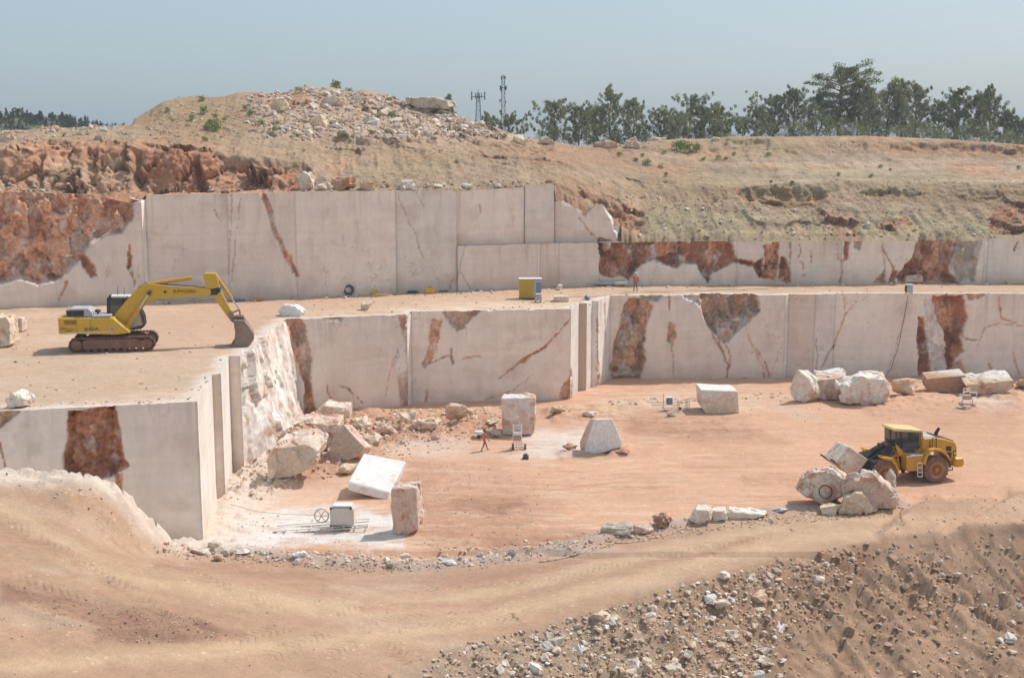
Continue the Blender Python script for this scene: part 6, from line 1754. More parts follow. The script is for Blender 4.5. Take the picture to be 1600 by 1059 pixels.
# ---------------------------------------------------------------- gear
def locf(g, px, py):
    """local x, z of a photo pixel on the fronto-parallel plane through g"""
    p = at_y(px, py, g.y); return Vector((p.x - g.x, 0, p.z - g.z))
def gear(name, px, py, surf, label, cat):
    g = rest(px, py, surf)
    if surf == 'pit': g.z = max(g.z, 0)
    r = empty(name, g); tag(r, label, cat)
    return r, g, (lambda a, b, y=0.0: locf(g, a, b) + Vector((0, y, 0)))

# yellow and grey power pack on the bench
r, g, q = gear('power_cabinet', 829, 468, 'bench', 'tall yellow and grey machine cabinet standing on the middle bench below the sawn wall', 'machine cabinet')
a, b = q(811, 468), q(833, 437); 
MB().box(((a.x + b.x) / 2, .6, b.z / 2 + .08), (b.x - a.x, 1.2, b.z - .1)).build('cabinet', yel, r, .02)
for u in (.27, .74):
    MB().box((a.x + (b.x - a.x) * u, -.012, b.z / 2 + .06), ((b.x - a.x) * .44, .03, b.z - .25)).build('door', paint('door_yellow', (.52, .35, .03), .45, dirt=(.5, .8, .4)), r, .008)
c0, c1 = q(833.5, 466), q(846, 438)
MB().box(((c0.x + c1.x) / 2, .6, c1.z / 2 + .1), (c1.x - c0.x, 1.2, c1.z - .12)).build('grey_side', lgrey, r, .03)
MB().box(((c0.x + c1.x) / 2 + .1, -.02, c1.z * .58), ((c1.x - c0.x) * .6, .04, c1.z * .62)).build('radiator_grille', bluegrey, r)
MB().box((0, .6, .05), (c1.x - a.x, 1.3, .1)).box((a.x + .15, .6, -.02), (.15, 1.4, .12)).box((c1.x - .15, .6, -.02), (.15, 1.4, .12)).build('skid', dgrey, r)
MB().box(((a.x + c1.x) / 2, .6, b.z + .06), (c1.x - a.x + .08, 1.3, .06)).build('roof', whitep, r, .02)
r, g, q = gear('wire_saw_engine', 841, 472, 'bench', 'small grey engine unit standing in front of the yellow cabinet', 'engine')
MB().box((0, 0, .42), (.55, .5, .5)).cyl((-.2, -.3, .35), (-.2, -.25, .35), .2).build('engine_block', lgrey, r, .04)
MB().box((.05, 0, .78), (.6, .45, .1)).build('top_cover', whitep, r, .02)
MB().box((-.25, 0, .09), (.08, .6, .18)).box((.25, 0, .09), (.08, .6, .18)).build('skid', dgrey, r)
for px, py, nm, lab in ((917, 468.5, 'bag', 'small dark bag lying on the bench near the wall corner'),):
    r, g, q = gear(nm, px, py, 'bench', lab, 'bag')
    V, F = hull_geo([v * .35 for v in rand_hull(5, 16, .3)], 2, .05, 5); V[:, 2] = np.maximum(V[:, 2], -.2) + .2
    link('sack', fast_mesh('sack', V, F, bluegrey), r)
# grey monitor-like cabinet on the brink
r, g, q = gear('control_box', 1420, 459, 'bench', 'small grey control box with white lid at the brink of the middle bench', 'control box')
MB().box((0, 0, .50), (.62, .55, .75)).build('box_shell', lgrey, r, .06)
MB().box((-.34, 0, .52), (.06, .45, .62)).build('dark_side', black, r)
MB().box((.02, 0, .93), (.72, .6, .09)).build('lid', whitep, r, .03)
MB().tube([(-.3, -.2, 0), (-.25, -.2, .2)], .03).tube([(.3, -.2, 0), (.25, -.2, .2)], .03).tube([(-.3, .2, 0), (-.25, .2, .2)], .03).tube([(.3, .2, 0), (.25, .2, .2)], .03).build('stand', dgrey, r)

# wire saw on rails with flywheel (front left)
r, g, q = gear('wire_saw_machine', 535, 830, 'pit', 'beige wire saw machine with spoked wheel on a thin rail track', 'saw machine')
MB().box(q(534, 808, .5), (1.45, 1.0, 1.15)).build('machine_housing', paint('beige_housing', (.66, .59, .52), .6, dirt=(.45, .75, .5), dirt_c=(.6, .55, .5)), r, .08)
MB().box(q(534, 792, .5), (1.15, .8, .07)).build('housing_lid', whitep, r, .02)
for a_, b_ in ((517, 794), (548, 794), (517, 822), (548, 822)):
    MB().box(q(a_, b_, .0), (.12, .12, .14)).build('corner_bracket', dgrey, r)
MB().box(q(533, 822.5, -.02), (1.0, .06, .1)).build('lower_bar', black, r)
wh = q(501, 808, .35)
m = MB()
for k in range(28):
    t0, t1 = 2 * math.pi * k / 28, 2 * math.pi * (k + 1) / 28
    m.cyl(wh + Vector((math.cos(t0) * .43, 0, math.sin(t0) * .43)), wh + Vector((math.cos(t1) * .43, 0, math.sin(t1) * .43)), .05, n=6)
for k in range(6):
    t = math.pi * k / 3; m.cyl(wh, wh + Vector((math.cos(t) * .43, 0, math.sin(t) * .43)), .03, n=5)
m.cyl(wh + Vector((0, -.1, 0)), wh + Vector((0, .3, 0)), .09, n=10)
m.build('flywheel', paint('dusty_steel', (.66, .57, .50), .8), r)
m = MB()
for y in (-.15, 1.0):
    m.tube([q(428, 833, y), q(575, 822, y)], .04, 5).tube([q(428, 829, y), q(575, 818, y)], .025, 5)
for u in range(9):
    x = 428 + u * 18.3; z = 833 - u * 1.36
    m.tube([q(x, z, -.15), q(x, z, 1.0)], .035, 5)
    m.tube([q(x, z, -.15), q(x, z - 4, -.15)], .03, 5)
m.build('rail_track', paint('pale_steel', (.70, .63, .57), .6, dirt=(.45, .75, .6), dirt_c=(.6, .54, .48)), r)
MB().tube([q(492, 807, .35), q(440, 806, .4), q(395, 803, .6), q(350, 798, 1.5)], .011, 4).build('saw_wire', dgrey, r)
for px_ in (430, 444, 490): MB().box(q(px_, 832, -.15), (.22, .2, .14)).build('rail_clamp', dgrey, r)
# second rig by the cube block
r, g, q = gear('rail_saw_rig', 1058, 643, 'pit', 'light rail saw rig with a small blue motor left of the white cube shaped block', 'saw rig')
m = MB()
for y in (0, .9):
    m.tube([q(1018, 633, y), q(1045, 632, y)], .03, 5)
    m.tube([q(1035, 640, y), q(1078, 641, y)], .03, 5).tube([q(1050, 634, y), q(1078, 626, y), q(1096, 626, y)], .03, 5)
    for px_ in (1061, 1073, 1077): m.tube([q(px_, 646, y), q(px_, 627, y)], .028, 5)
for px_ in (1040, 1061, 1077): m.tube([q(px_, 641, 0), q(px_, 641, .9)], .03, 5)
m.build('rail_frame', lgrey, r)
MB().box(q(1047, 628, .4), (.5, .5, .6)).cyl(q(1042, 628, .4), q(1051, 628, .4), .22).build('motor', bluegrey, r, .05)
MB().box(q(1046, 622, .4), (.5, .5, .06)).build('motor_cover', whitep, r)
MB().tube([q(1037, 640, .4), q(1037.5, 616, .4)], .03).build('mast', lgrey, r)
MB().cyl(q(1062.5, 638, -.05), q(1062.5, 638, .05), .13, n=12).build('guide_wheel', dgrey, r)
# white wheeled frame by the tall block
r, g, q = gear('drill_cart', 811, 702, 'pit', 'white two post frame cart on small wheels in front of the tall upright block', 'cart')
m = MB()
for px_ in (802, 814.5):
    m.tube([q(px_, 698, 0), q(px_, 663.5, 0)], .055, 6)
m.tube([q(802, 664.5), q(814.5, 664.5)], .04).tube([q(802, 669), q(814.5, 669)], .03)
for px_ in (807, 811): m.tube([q(px_, 699, 0), q(px_, 688, 0)], .04)
m.tube([q(802, 698, 0), q(802, 699, .8)], .04).tube([q(815, 698, 0), q(815, 699, .8)], .04)
m.tube([q(796, 699, 0), q(822, 699, 0)], .05)
m.build('cart_frame', whitep, r)
MB().box(q(808.5, 677.5, -.02), (.68, .3, .22)).build('white_box', whitep, r, .03)
MB().box(q(808.5, 684.5, 0), (.6, .3, .36)).build('drill_unit', paint('pink_dusty_metal', (.48, .32, .24), .8), r, .03)
for px_ in (801.5, 820.5):
    w_ = q(px_, 697.5, 0); MB().cyl(w_ + Vector((-.09, 0, 0)), w_ + Vector((.09, 0, 0)), .24, n=16).build('wheel', mudsteel, r)
r, g, q = gear('pump_unit', 822, 717, 'pit', 'small dark grey pump lying on the floor below the white cart', 'pump')
MB().cyl(q(817, 714, .0), q(826, 714, .0), .18, n=14).box(q(820, 716, 0), (.4, .3, .08)).cyl(q(818, 710, 0), q(824, 709, 0), .05).build('pump_body', dgrey, r)
r, g, q = gear('barrow', 750, 685, 'pit', 'small whitish tool barrow just left of the worker on the pit floor', 'barrow')
MB().prism([(-.35, .35), (.3, .35), (.4, .6), (-.45, .62)], -.25, .25).build('tray', whitep, r, .02)
MB().cyl((-.1, -.05, .16), (-.1, .05, .16), .16, n=14).build('wheel', dgrey, r)
MB().tube([(-.1, 0, .16), (.35, -.2, .4), (.7, -.2, .5)], .02).tube([(-.1, 0, .16), (.35, .2, .4), (.7, .2, .5)], .02).tube([(.3, -.2, .4), (.32, -.2, .0)], .02).tube([(.3, .2, .4), (.32, .2, .0)], .02).build('barrow_frame', dgrey, r)
# drill rig at the right boulders
r, g, q = gear('drill_rig', 1512, 636, 'pit', 'small dusty white drill rig on feet in front of the long low wedge boulder', 'drill rig')
m = MB()
for a_, b_, c_, d_ in ((1503, 633, 1506, 607), (1521, 633, 1519, 622), (1506, 607, 1514, 607), (1499, 616, 1512, 618), (1515, 606, 1516, 616), (1516, 613, 1526, 613), (1526, 613, 1526, 618)):
    m.tube([q(a_, b_, 0), q(c_, d_, 0)], .055, 6)
m.tube([q(1503, 633, 0), q(1503, 634, .7)], .05).tube([q(1521, 633, 0), q(1521, 634, .7)], .05)
m.build('rig_frame', whitep, r)
MB().box(q(1512, 621, .2), (.75, .5, .42)).build('rig_motor', paint('dusty_pink_metal', (.52, .38, .31), .8), r, .06)
MB().box(q(1503, 632, .2), (.28, .7, .3)).box(q(1521, 633, .2), (.3, .7, .26)).box(q(1512, 632, .2), (.7, .2, .12)).build('rig_feet', lgrey, r, .05)
MB().tube([q(1521, 634, 0), q(1535, 641, -.5), q(1560, 643, -1.0)], .04, 5).build('hose', whitep, r)
# loops of hose / tyre
def ring(name, label, cat, c, rad, tube, mat, tilt=(0, 0, 0), turns=1):
    m = MB(); n = 28
    M_ = Matrix.Rotation(tilt[0], 3, 'X') @ Matrix.Rotation(tilt[1], 3, 'Y')
    for k in range(n * turns):
        rr = rad * (1 - .06 * (k // n))
        t0, t1 = 2 * math.pi * k / n, 2 * math.pi * (k + 1) / n
        z0 = .02 * (k // n)
        m.cyl(M_ @ Vector((rr * math.cos(t0), rr * math.sin(t0), z0)), M_ @ Vector((rr * math.cos(t1), rr * math.sin(t1), z0)), tube, n=6)
    o = m.build(name, mat, smooth=True); o.location = c
    tag(o, label, cat)
    return o
yb = on_ground(1285, 790).y
ring('hose_ring', 'black ring of hose lying on the big pink boulder left of the loader', 'hose', at_y(1290, 768, yb - .12), .42, .035, black, (R(70), 0, 0))
p = at_z(545, 461.5, ZB); p.z += .55
ring('spare_tyre', 'dark grey round tyre leaning against the foot of the upper wall', 'tyre', p, .42, .14, dgrey, (R(80), 0, 0))
p = at_z(645, 458, ZB); p.z += .12
ring('coiled_cable', 'dark coil of cable lying at the wall joint left of the yellow canister', 'cable', p, .55, .07, dgrey, (0, 0, 0), 2)
p = at_z(693, 455.6, ZB); p.z += .08
ring('coiled_cable', 'small dark coil of cable right of the yellow canister', 'cable', p, .4, .05, dgrey, (0, 0, 0), 2)
# bits along the upper wall
def smallthing(name, label, cat, px, py, parts, surf='bench'):
    g = rest(px, py, surf); r = empty(name, g); tag(r, label, cat)
    for nm, mat, fn in parts:
        m = MB(); fn(m); m.build(nm, mat, r, .015)
    return r
yb_ = paint('plastic_yellow', (.72, .42, .06), .5)
smallthing('yellow_canister', 'yellow canister standing at the foot of the upper wall', 'canister', 672, 458.5, [('canister_body', yb_, lambda m: m.box((0, 0, .32), (.95, .5, .55))), ('handle', dgrey, lambda m: m.box((0, 0, .66), (.3, .08, .06)))])
smallthing('yellow_tarp', 'flat yellow tarpaulin spread at the foot of the upper wall', 'tarpaulin', 596, 462, [('sheet', paint('tarp_yellow', (.80, .56, .22), .6), lambda m: m.prism([(-1.1, 0), (-.3, .22), (.5, .18), (1.2, .02)], -.5, .5)), ('fold', yb_, lambda m: m.box((-.7, .5, .32), (.5, .4, .5)))])
smallthing('orange_crate', 'low orange crate lying at the far left foot of the upper wall', 'crate', 404, 469.5, [('crate_body', paint('crate_orange', (.66, .30, .10), .7), lambda m: m.box((0, 0, .14), (.9, .6, .26)))])
smallthing('scrap_box', 'bluish scrap lying at the wall behind the excavator bucket', 'scrap', 368, 471, [('scrap_heap', bluegrey, lambda m: m.box((0, 0, .15), (.7, .4, .25)).box((.6, .2, .1), (.5, .3, .2)).box((-.6, .1, .08), (.6, .3, .12)))])
smallthing('pipe_bundle', 'bundle of pale pipes laid on stones along the wall left of the bench worker', 'pipes', 957, 447.5, [('pipe', lgrey, lambda m: m.tube([(-2.1, 0, .3), (.3, 0, .36)], .16, 8).tube([(-1.2, .3, .32), (1.6, .2, .4)], .14, 8)), ('cloth_wrap', paint('cloth_wrap', (.62, .60, .50), .9), lambda m: m.box((.9, 0, .36), (1.3, .6, .28))), ('pipe_support', mudsteel, lambda m: m.box((-1.5, 0, .1), (.3, .6, .2)).box((1.1, 0, .1), (.3, .6, .22)))])
smallthing('sand_bag', 'pale yellow bag lying at the right end of the upper wall foot', 'bag', 1583, 443, [('bag_body', paint('bag_yellow', (.74, .56, .28), .8), lambda m: m.box((0, 0, .12), (1.5, .6, .22)).box((.9, 0, .1), (.6, .5, .16)))])
# long hoses on the ground
def ground_hose(name, label, pts, rad, mat, surf='pit', lift=.05):
    pts2 = []
    for (a, b), (c, d) in zip(pts[:-1], pts[1:]):
        for k in range(5): pts2.append((a + (c - a) * k / 5, b + (d - b) * k / 5 + .9 * math.sin((a + (c - a) * k / 5) * .11)))
    P = [rest(a, b, surf) for a, b in pts2 + [pts[-1]]]
    m = MB(); m.tube([p + Vector((0, 0, lift)) - P[0] for p in P], rad, 6)
    o = m.build(name, mat, smooth=True); o.location = P[0]; tag(o, label, 'hose')
hosem = paint('pink_hose', (.60, .42, .32), .6)
ground_hose('water_hose', 'long pinkish water hose running along the windrow beside the road', [(842, 880), (900, 868), (960, 850), (1004, 846), (1050, 834), (1082, 822), (1120, 812), (1170, 811), (1200, 804)], .035, hosem, lift=.06)
ground_hose('cable', 'thin dark cable crossing the bench below the upper wall at right', [(850, 472), (880, 466), (930, 463), (990, 458), (1100, 454), (1200, 452)], .02, dgrey, 'bench', .03)
# cable hanging over the brink from the control box
c0 = at_z(1419, 461, ZB); c1 = at_z(1386, 596, 0)
m = MB(); m.tube([Vector((0, 0, 0)), (at_y(1412, 500, c0.y - .35) - c0), (at_y(1404, 540, c0.y - .5) - c0), (at_y(1393, 575, c0.y - .7) - c0), (at_y(1384, 588, c0.y - 1.0) - c0)], .03, 5)
o = m.build('hanging_cable', dgrey); o.location = c0; tag(o, 'grey cable hanging down the long wall from the control box', 'cable')

# ---------------------------------------------------------------- masts
def mast(px, ytop, ybase, Y, wbase, wtop, label, plat):
    b = at_y(px, ybase, Y); t = at_y(px, ytop, Y); h = t.z - b.z
    r = empty('radio_mast', b); tag(r, label, 'mast')
    m = MB(); n = max(8, int(h / (wbase * 1.3)))
    steel = M_mast
    def w(u): return (wbase + (wtop - wbase) * u) / 2
    for sx in (-1, 1):
        for sy in (-1, 1): m.cyl((sx * w(0), sy * w(0), -3), (sx * w(1), sy * w(1), h), .11, n=5)
    for k in range(n):
        u0, u1 = k / n, (k + 1) / n
        for s in (-1, 1):
            m.cyl((-w(u0) * s, -w(u0), u0 * h), (w(u1) * s, -w(u1), u1 * h), .06, n=4)
            m.cyl((-w(u0), -w(u0) * s, u0 * h), (-w(u1), w(u1) * s, u1 * h), .06, n=4)
            m.cyl((w(u0), -w(u0) * s, u0 * h), (w(u1), w(u1) * s, u1 * h), .06, n=4)
        for a, b_ in (((-1, -1), (1, -1)), ((1, -1), (1, 1)), ((1, 1), (-1, 1)), ((-1, 1), (-1, -1))):
            m.cyl((a[0] * w(u1), a[1] * w(u1), u1 * h), (b_[0] * w(u1), b_[1] * w(u1), u1 * h), .06, n=4)
    m.build('lattice', steel, r)
    return r, h, steel
M_mast = paint('galvanised_steel', (.17, .20, .22), .6)
YM = 330.0; s1 = YM / FPX
r, h, st_ = mast(747.5, 149, 212, YM, 12 * s1 * .95, 4.5 * s1, 'shorter lattice radio mast with a wide antenna platform above the mound', 1)
top = h
pl = MB().tube([(-10 * s1, 0, h - 2.5 * s1), (10 * s1, 0, h - 2.5 * s1)], .1).tube([(-4 * s1, 0, h + 3 * s1), (5 * s1, 0, h + 3 * s1)], .07)
pl.tube([(0, 0, h - 2), (0, 0, h + 8 * s1)], .08)
pl.build('antenna_platform', st_, r)
for x, l_ in ((-10, 13), (-4.5, 9), (-1.5, 7), (1.5, 7), (5, 7), (10, 12)):
    MB().box((x * s1, 0, h - 1 * s1), (.32 if abs(x) > 9 else .2, .3, l_ * s1)).build('antenna', st_, r)
MB().cyl((-4.0 * s1, -.8, h * .34), (-4.0 * s1, -.2, h * .34), 2.2 * s1, n=16).build('dish', st_, r)
MB().cyl((2.5 * s1, -.8, h * .62), (2.5 * s1, -.3, h * .62), 1.2 * s1, n=12).build('dish', st_, r)
YM2 = 380.0; s2 = YM2 / FPX
r, h, st_ = mast(786.5, 119, 210, YM2, 6.5 * s2, 4.2 * s2, 'taller slender lattice radio mast with panel antennas on the skyline', 2)
for x, z, l_ in ((-4.2, .80, 6), (4.2, .80, 6), (-3.2, .77, 7), (3.0, .78, 5), (-5.0, .58, 4), (2.5, .97, 4), (-2.5, .96, 4), (3.4, .55, 3)):
    MB().box((x * s2, 0, h * z), (.45, .4, l_ * s2)).build('antenna', st_, r)
MB().tube([(-4.2 * s2, 0, h * .98), (4.2 * s2, 0, h * .98)], .12).tube([(-4.5 * s2, 0, h * .8), (4.5 * s2, 0, h * .8)], .12).tube([(-3.5 * s2, 0, h * .5), (3.5 * s2, 0, h * .5)], .12).tube([(0, 0, h), (0, 0, h + 2 * s2)], .08).build('antenna_arms', st_, r)

# ================================================================ vegetation
def leafmat(name, col, var=.25):
    m, nt, b = nodes(name)
    a = N(nt, 'ShaderNodeAttribute', attribute_name='Col')
    nt.links.new(a.outputs['Color'], b.inputs['Base Color'])
    b.inputs['Roughness'].default_value = .8; b.inputs['Specular IOR Level'].default_value = .15
    return m
M_leaf = leafmat('needles', None)
M_bark = attr_mat('bark', .95, ((2, .2), (14, .25)), ((12, .02),), (1, 1, .2), color=(.24, .19, .15))
def leaf_mesh(centres, radii, per, size, cols, rs, flat=.6):
    n = len(centres) * per
    C = np.repeat(centres, per, 0); Rr = np.repeat(radii, per, 0)
    d = rs.normal(size=(n, 3)); d /= np.linalg.norm(d, axis=1)[:, None]
    C = C + d * Rr * (rs.rand(n, 1) ** .45)
    a = rs.normal(size=(n, 3)); a /= np.linalg.norm(a, axis=1)[:, None]
    b = np.cross(a, rs.normal(size=(n, 3))); b /= np.linalg.norm(b, axis=1)[:, None]
    s = size * rs.uniform(.6, 1.4, (n, 1))
    V = np.stack([C - a * s, C + b * s * .24, C + a * s, C - b * s * .24], 1).reshape(-1, 3)
    F = np.arange(n * 4).reshape(n, 4)
    base = np.array(cols)[rs.randint(len(cols), size=len(centres))]
    cc = np.repeat(base, per, 0) * rs.uniform(.75, 1.25, (n, 1))
    return V, F, np.repeat(cc, 4, 0)
GREENS = [(.30, .33, .19), (.35, .37, .22), (.26, .29, .17), (.40, .40, .25)]
DKGREEN = [(.21, .24, .13), (.24, .27, .14), (.27, .28, .155), (.18, .21, .11)]
def pine(px, ytop, ybase, Y, wpx, label, style='young', seed=1, cols=GREENS, group='pines along the skyline'):
    rs = np.random.RandomState(seed)
    b = at_y(px, ybase, Y); t = at_y(px, ytop, Y); h = t.z - b.z
    sc = Y / FPX; W = wpx * sc
    root = empty('pine_tree', b); tag(root, label, 'pine tree', group)
    m = MB(); k = 7; pts = []
    bend = rs.uniform(-.06, .06, 2) * h
    for i in range(k + 1):
        u = i / k; pts.append(Vector((bend[0] * u * u + rs.uniform(-.02, .02) * h * (0 < i < k), bend[1] * u * u, h * u * (.97 if style == 'young' else .88) - (.6 if i == 0 else 0))))
    r0 = max(.09, h * .022) * (1.5 if style == 'big' else 1)
    for i in range(k): m.cyl(pts[i], pts[i + 1], r0 * (1 - i / k * .8), r0 * (1 - (i + 1) / k * .8), 7, cap=False)
    cen, rad = [], []
    def tp(u):
        x = min(u, .999) * k; i = int(x); return pts[i].lerp(pts[i + 1], x - i)
    if style == 'big':
        nb = 46
        for i in range(nb):
            u = .16 + .80 * (i / nb) ** .8; p = tp(u); a = rs.uniform(0, 6.28)
            prof = W * .5 * np.interp(u, [.1, .3, .5, .75, .9, 1], [.45, .5, .55, 1.0, .85, .45])
            L = prof * rs.uniform(.6, 1.05)
            e = p + Vector((math.cos(a) * L, math.sin(a) * L * .8, L * np.interp(u, [0, .5, 1], [-.1, .15, .35]) + rs.uniform(0, .4)))
            m.cyl(p, e, r0 * .28, r0 * .06, 5, cap=False)
            for q in (.45, .65, .85, 1.0):
                c = p.lerp(e, q) + Vector(rs.uniform(-.4, .4, 3)); cen.append(c); rad.append(np.array((.95, .9, .45)) * rs.uniform(.7, 1.2))
        per, size = 70, .2
    else:
        nb = int(26 + h * 5)
        for i in range(nb):
            u = .04 + .93 * i / nb; p = tp(u); a = rs.uniform(0, 6.28)
            prof = W * .70 * np.interp(u, [0, .2, .45, .7, .9, 1], [.9, 1.0, .95, .68, .36, .1]) * (1 + .45 * math.sin(a * 2 + seed))
            L = prof * rs.uniform(.45, 1.1)
            e = p + Vector((math.cos(a) * L, math.sin(a) * L, L * rs.uniform(.35, 1.1)))
            m.cyl(p, e, r0 * .22, r0 * .05, 4, cap=False)
            for q in (.5, .8, 1.0):
                c = p.lerp(e, q) + Vector(rs.uniform(-.15, .15, 3)); cen.append(c); rad.append(np.array((.28, .28, .36)) * rs.uniform(.6, 1.2) * (h / 6) ** .5)
        cen.append(pts[-1]); rad.append(np.array((.12, .12, .5)))
        per, size = 44, .17
    m.build('trunk', M_bark, root)
    V, F, C = leaf_mesh(np.array([tuple(c) for c in cen]), np.array(rad), per, size, cols, rs)
    link('crown', fast_mesh('crown', V, F, M_leaf, C), root)
    return root
TREES = [
 # px, top, base, Y, width, style, colours, label
 (866, 159, 226, 172, 50, 'young', GREENS, 'leftmost pine of the skyline row with a bent top branch leaning right'),
 (905, 168, 226, 174, 44, 'young', GREENS, 'bushy olive pine second in the skyline row'),
 (953, 139, 224, 178, 46, 'young', GREENS, 'pine with the tallest pointed top in the left half of the row'),
 (990, 156, 222, 176, 42, 'young', GREENS, 'round topped pine just right of the tallest pointed one'),
 (928, 168, 224, 182, 36, 'young', GREENS, 'low pine filling the gap left of the pointed one'),
 (1036, 172, 220, 178, 40, 'young', GREENS, 'low dark pine above the flat pale skyline boulder'),
 (1076, 151, 218, 180, 46, 'young', GREENS, 'slender pointed pine in the middle of the row'),
 (1100, 168, 218, 178, 40, 'young', GREENS, 'bushy pine right of the slender middle pine'),
 (1125, 166, 216, 182, 34, 'young', GREENS, 'twin topped pine near the end of the left group'),
 (1060, 180, 219, 174, 44, 'young', GREENS, 'wide low pine in front of the slender middle pine'),
 (1160, 186, 214, 182, 34, 'young', GREENS, 'smallest pine between the left group and the large tree'),
 (1186, 168, 213, 184, 38, 'young', GREENS, 'thin greyish pine left of the large tree'),
 (1208, 150, 213, 186, 44, 'young', GREENS, 'open pine with see through crown left of the large tree'),
 (1238, 140, 213, 184, 46, 'young', DKGREEN, 'dark pine touching the left side of the large tree'),
 (1310, 97, 212, 190, 122, 'big', DKGREEN, 'large spreading pine with the broad dark crown towering over the row'),
 (1358, 134, 213, 186, 40, 'young', GREENS, 'thin pine right under the right limb of the large tree'),
 (1385, 128, 214, 188, 46, 'young', GREENS, 'tall airy pine right of the large tree'),
 (1408, 124, 214, 186, 44, 'young', GREENS, 'tallest airy pine right of the large tree'),
 (1430, 132, 215, 188, 40, 'young', GREENS, 'airy pine last before the sky gap on the right'),
 (1465, 158, 218, 186, 38, 'young', DKGREEN, 'dark rounded pine just right of the sky gap'),
 (1494, 140, 219, 188, 46, 'young', DKGREEN, 'tall pine in the right end group'),
 (1520, 150, 220, 186, 44, 'young', DKGREEN, 'dense middle pine of the right end group'),
 (1546, 140, 221, 190, 52, 'young', DKGREEN, 'broad pine with tilted right side near the right edge'),
 (1572, 176, 223, 186, 34, 'young', DKGREEN, 'small pine tapering down near the right edge'),
 (1598, 186, 225, 186, 34, 'young', DKGREEN, 'low pine cut by the right edge of the photograph'),
 (795, 182, 218, 178, 42, 'young', GREENS, 'low bushy pine in front of the tall mast'),
 (764, 178, 206, 215, 18, 'young', GREENS, 'small thin tree beside the shorter mast'),
 (700, 154, 180, 170, 22, 'young', GREENS, 'thin little tree behind the big grey slab on the mound'),
 (1340, 150, 213, 192, 50, 'young', DKGREEN, 'dark understorey pine beneath the right of the large tree'),
 (1275, 150, 213, 192, 50, 'young', DKGREEN, 'dark understorey pine beneath the left of the large tree'),
]
for i, (px, yt, yb2, Y, w, stl, cl, lab) in enumerate(TREES):
    pine(px, yt, yb2 + 5, Y, w, lab, stl, 40 + i, cl)
# low undergrowth behind the crest
def brush(name, spots, seed, cols, per, size):
    rs = np.random.RandomState(seed)
    V, F, C = leaf_mesh(np.array([s[0] for s in spots]), np.array([s[1] for s in spots]), per, size, cols, rs)
    o = link(name, fast_mesh(name, V, F, M_leaf, C)); tag(o, kind='stuff')
sp = []
rs = np.random.RandomState(5)
for i in range(560):
    px = rs.uniform(840, 1620)
    if 1150 < px < 1175 and rs.rand() < .6: continue
    cy = np.interp(px, [c[0] for c in CREST], [c[1] for c in CREST])
    p = at_y(px, cy + 2 - rs.rand() ** 1.4 * (26 + 8 * math.sin(px * .05)), 176 + rs.uniform(0, 12)); sp.append((tuple(p), (.9, .9, .8)))
brush('undergrowth', sp, 6, GREENS + DKGREEN, 60, .17)
# green plants on the slopes
M_plant = M_leaf
PG = [(.19, .27, .07), (.25, .33, .10), (.15, .23, .08), (.32, .38, .14)]
def plants(spots, label, group, seed, r0=.55, name='green_bush'):
    rs = np.random.RandomState(seed)
    ORD = ['leftmost', 'second from left', 'third from left', 'fourth from left', 'fifth from left', 'sixth from left', 'seventh from left', 'eighth from left', 'ninth from left', 'tenth from left', 'eleventh from left', 'twelfth from left', 'thirteenth from left', 'fourteenth from left', 'rightmost']
    spots = sorted(spots)
    for qi, (px, py, w) in enumerate(spots):
        lab_ = label + ', ' + ('rightmost' if qi == len(spots) - 1 else ORD[qi])
        p = on_hill(px, py); s = w * 1.25 * p.y / FPX / 2
        V, F, C = leaf_mesh(np.array([(rs.uniform(-s, s) * .5, rs.uniform(-s, s) * .4, s * .45 + rs.uniform(0, s * .3)) for _ in range(6)]), np.full((6, 3), s * .55), 26, max(.09, s * .22), PG, rs)
        o = link(name, fast_mesh(name, V, F, M_plant, C), None, p)
        tag(o, lab_, 'bush', group)
plants([(282,162,14),(316,160,13),(367,162,12),(320,178,18),(336,184,10),(386,173,12),(390,182,13),(262,178,10),(300,188,12),(322,204,14),(320,222,12),(262,174,9),(350,190,9),(410,196,12),(430,205,11)], 'small green bush growing on the earthy left part of the mound', 'green bushes on the left part of the mound', 11)
plants([(334,200,22),(340,206,20)], 'light green weed patch at the foot of the left part of the mound', 'light green weeds on the mound', 12)
plants([(520,142,22),(466,145,12),(545,147,12),(590,187,11),(608,160,12),(610,183,14),(583,210,9),(605,208,9),(538,214,12),(430,195,9),(655,200,9),(700,205,9),(660,150,12),(789,216,10)], 'green bush growing between the stones of the rubble mound', 'green bushes between the stones of the mound', 13)
plants([(1060,236,24),(1075,240,24),(1088,238,18),(1052,232,16)], 'bright green leafy bush below the small pink skyline boulder', 'bright green bushes below the skyline boulder', 14)
plants([(968,244,10),(1003,245,8),(1012,259,14),(1033,264,9),(1040,275,8),(1010,240,6),(1100,250,8),(1123,249,9),(1134,250,6),(1147,243,8),(995,252,7),(1037,240,8)], 'small green tuft on the brown slope below the left pines', 'green tufts on the slope below the pines', 15)
plants([(1202,243,9),(1310,275,8),(1376,262,8),(1361,277,7),(1391,267,5),(1592,264,7),(1205,285,5),(1238,286,5)], 'small dark tuft on the pale slope of the right hill', 'dark tufts on the right slope', 16)
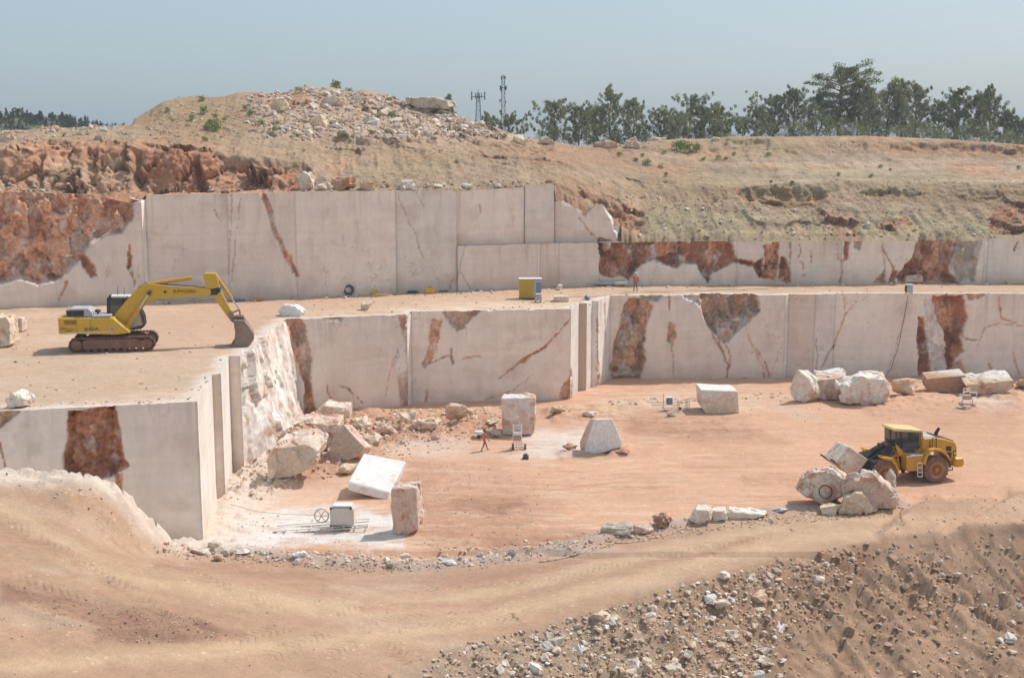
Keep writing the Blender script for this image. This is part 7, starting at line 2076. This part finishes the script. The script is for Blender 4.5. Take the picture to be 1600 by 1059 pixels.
# far wooded hill at the left horizon
def far_forest():
    xs = np.linspace(-400, 260, 70); Y = 340
    prof = np.interp(xs, [-400, -100, 0, 30, 60, 90, 120, 150, 170, 260], [168, 172, 176, 180, 184, 186, 191, 196, 201, 214])
    rows = []
    for j, (dy, dz) in enumerate(((-110, -11), (-60, -5), (-25, -1.4), (0, 0), (60, -1), (200, -18))):
        rows.append([tuple(at_y(a, b + 4, Y) + Vector((0, dy, dz))) for a, b in zip(xs, prof)])
    G = np.array(rows).reshape(-1, 3)
    m = attr_mat('far_soil', .97, ((.1, .2),), (), color=(.10, .11, .06))
    o = link('far_hill', fast_mesh('far_hill', G, grid_faces(len(rows), len(xs)), m)); tag(o, kind='structure')
    rs = np.random.RandomState(9); cen, rad = [], []
    A = np.array(rows)
    for i in range(1500):
        a, b = rs.uniform(0, len(xs) - 1.01), rs.uniform(0, 3.4)
        i0, j0 = int(a), int(b)
        p = (A[j0, i0] * (1 - (a - i0)) + A[j0, i0 + 1] * (a - i0)) * (1 - (b - j0)) + (A[min(j0 + 1, 5), i0] * (1 - (a - i0)) + A[min(j0 + 1, 5), i0 + 1] * (a - i0)) * (b - j0)
        h = rs.uniform(1.4, 2.9)
        for q in (.3, .65, .95): cen.append(p + (0, 0, h * q - .5)); rad.append((1.1 * (1.15 - q), 1.1 * (1.15 - q), h * .28))
    V, F, C = leaf_mesh(np.array(cen), np.array(rad), 24, .38, [(.06, .085, .06), (.07, .095, .065), (.05, .07, .052)], rs)
    o = link('far_forest', fast_mesh('far_forest', V, F, M_leaf, C)); tag(o, kind='stuff')
far_forest()
# ================================================================ thin dusty air over the quarry
hz = MB().box((0, 1900, 10), (9000, 4400, 40))
hm = bpy.data.materials.new('haze'); hm.use_nodes = True
for n in list(hm.node_tree.nodes): hm.node_tree.nodes.remove(n)
ho = hm.node_tree.nodes.new('ShaderNodeOutputMaterial'); hv = hm.node_tree.nodes.new('ShaderNodeVolumePrincipled')
hv.inputs['Color'].default_value = (.93, .95, 1, 1); hv.inputs['Density'].default_value = .0004; hv.inputs['Anisotropy'].default_value = .2
hm.node_tree.links.new(hv.outputs[0], ho.inputs['Volume'])
o = hz.build('haze', hm); tag(o, kind='stuff')
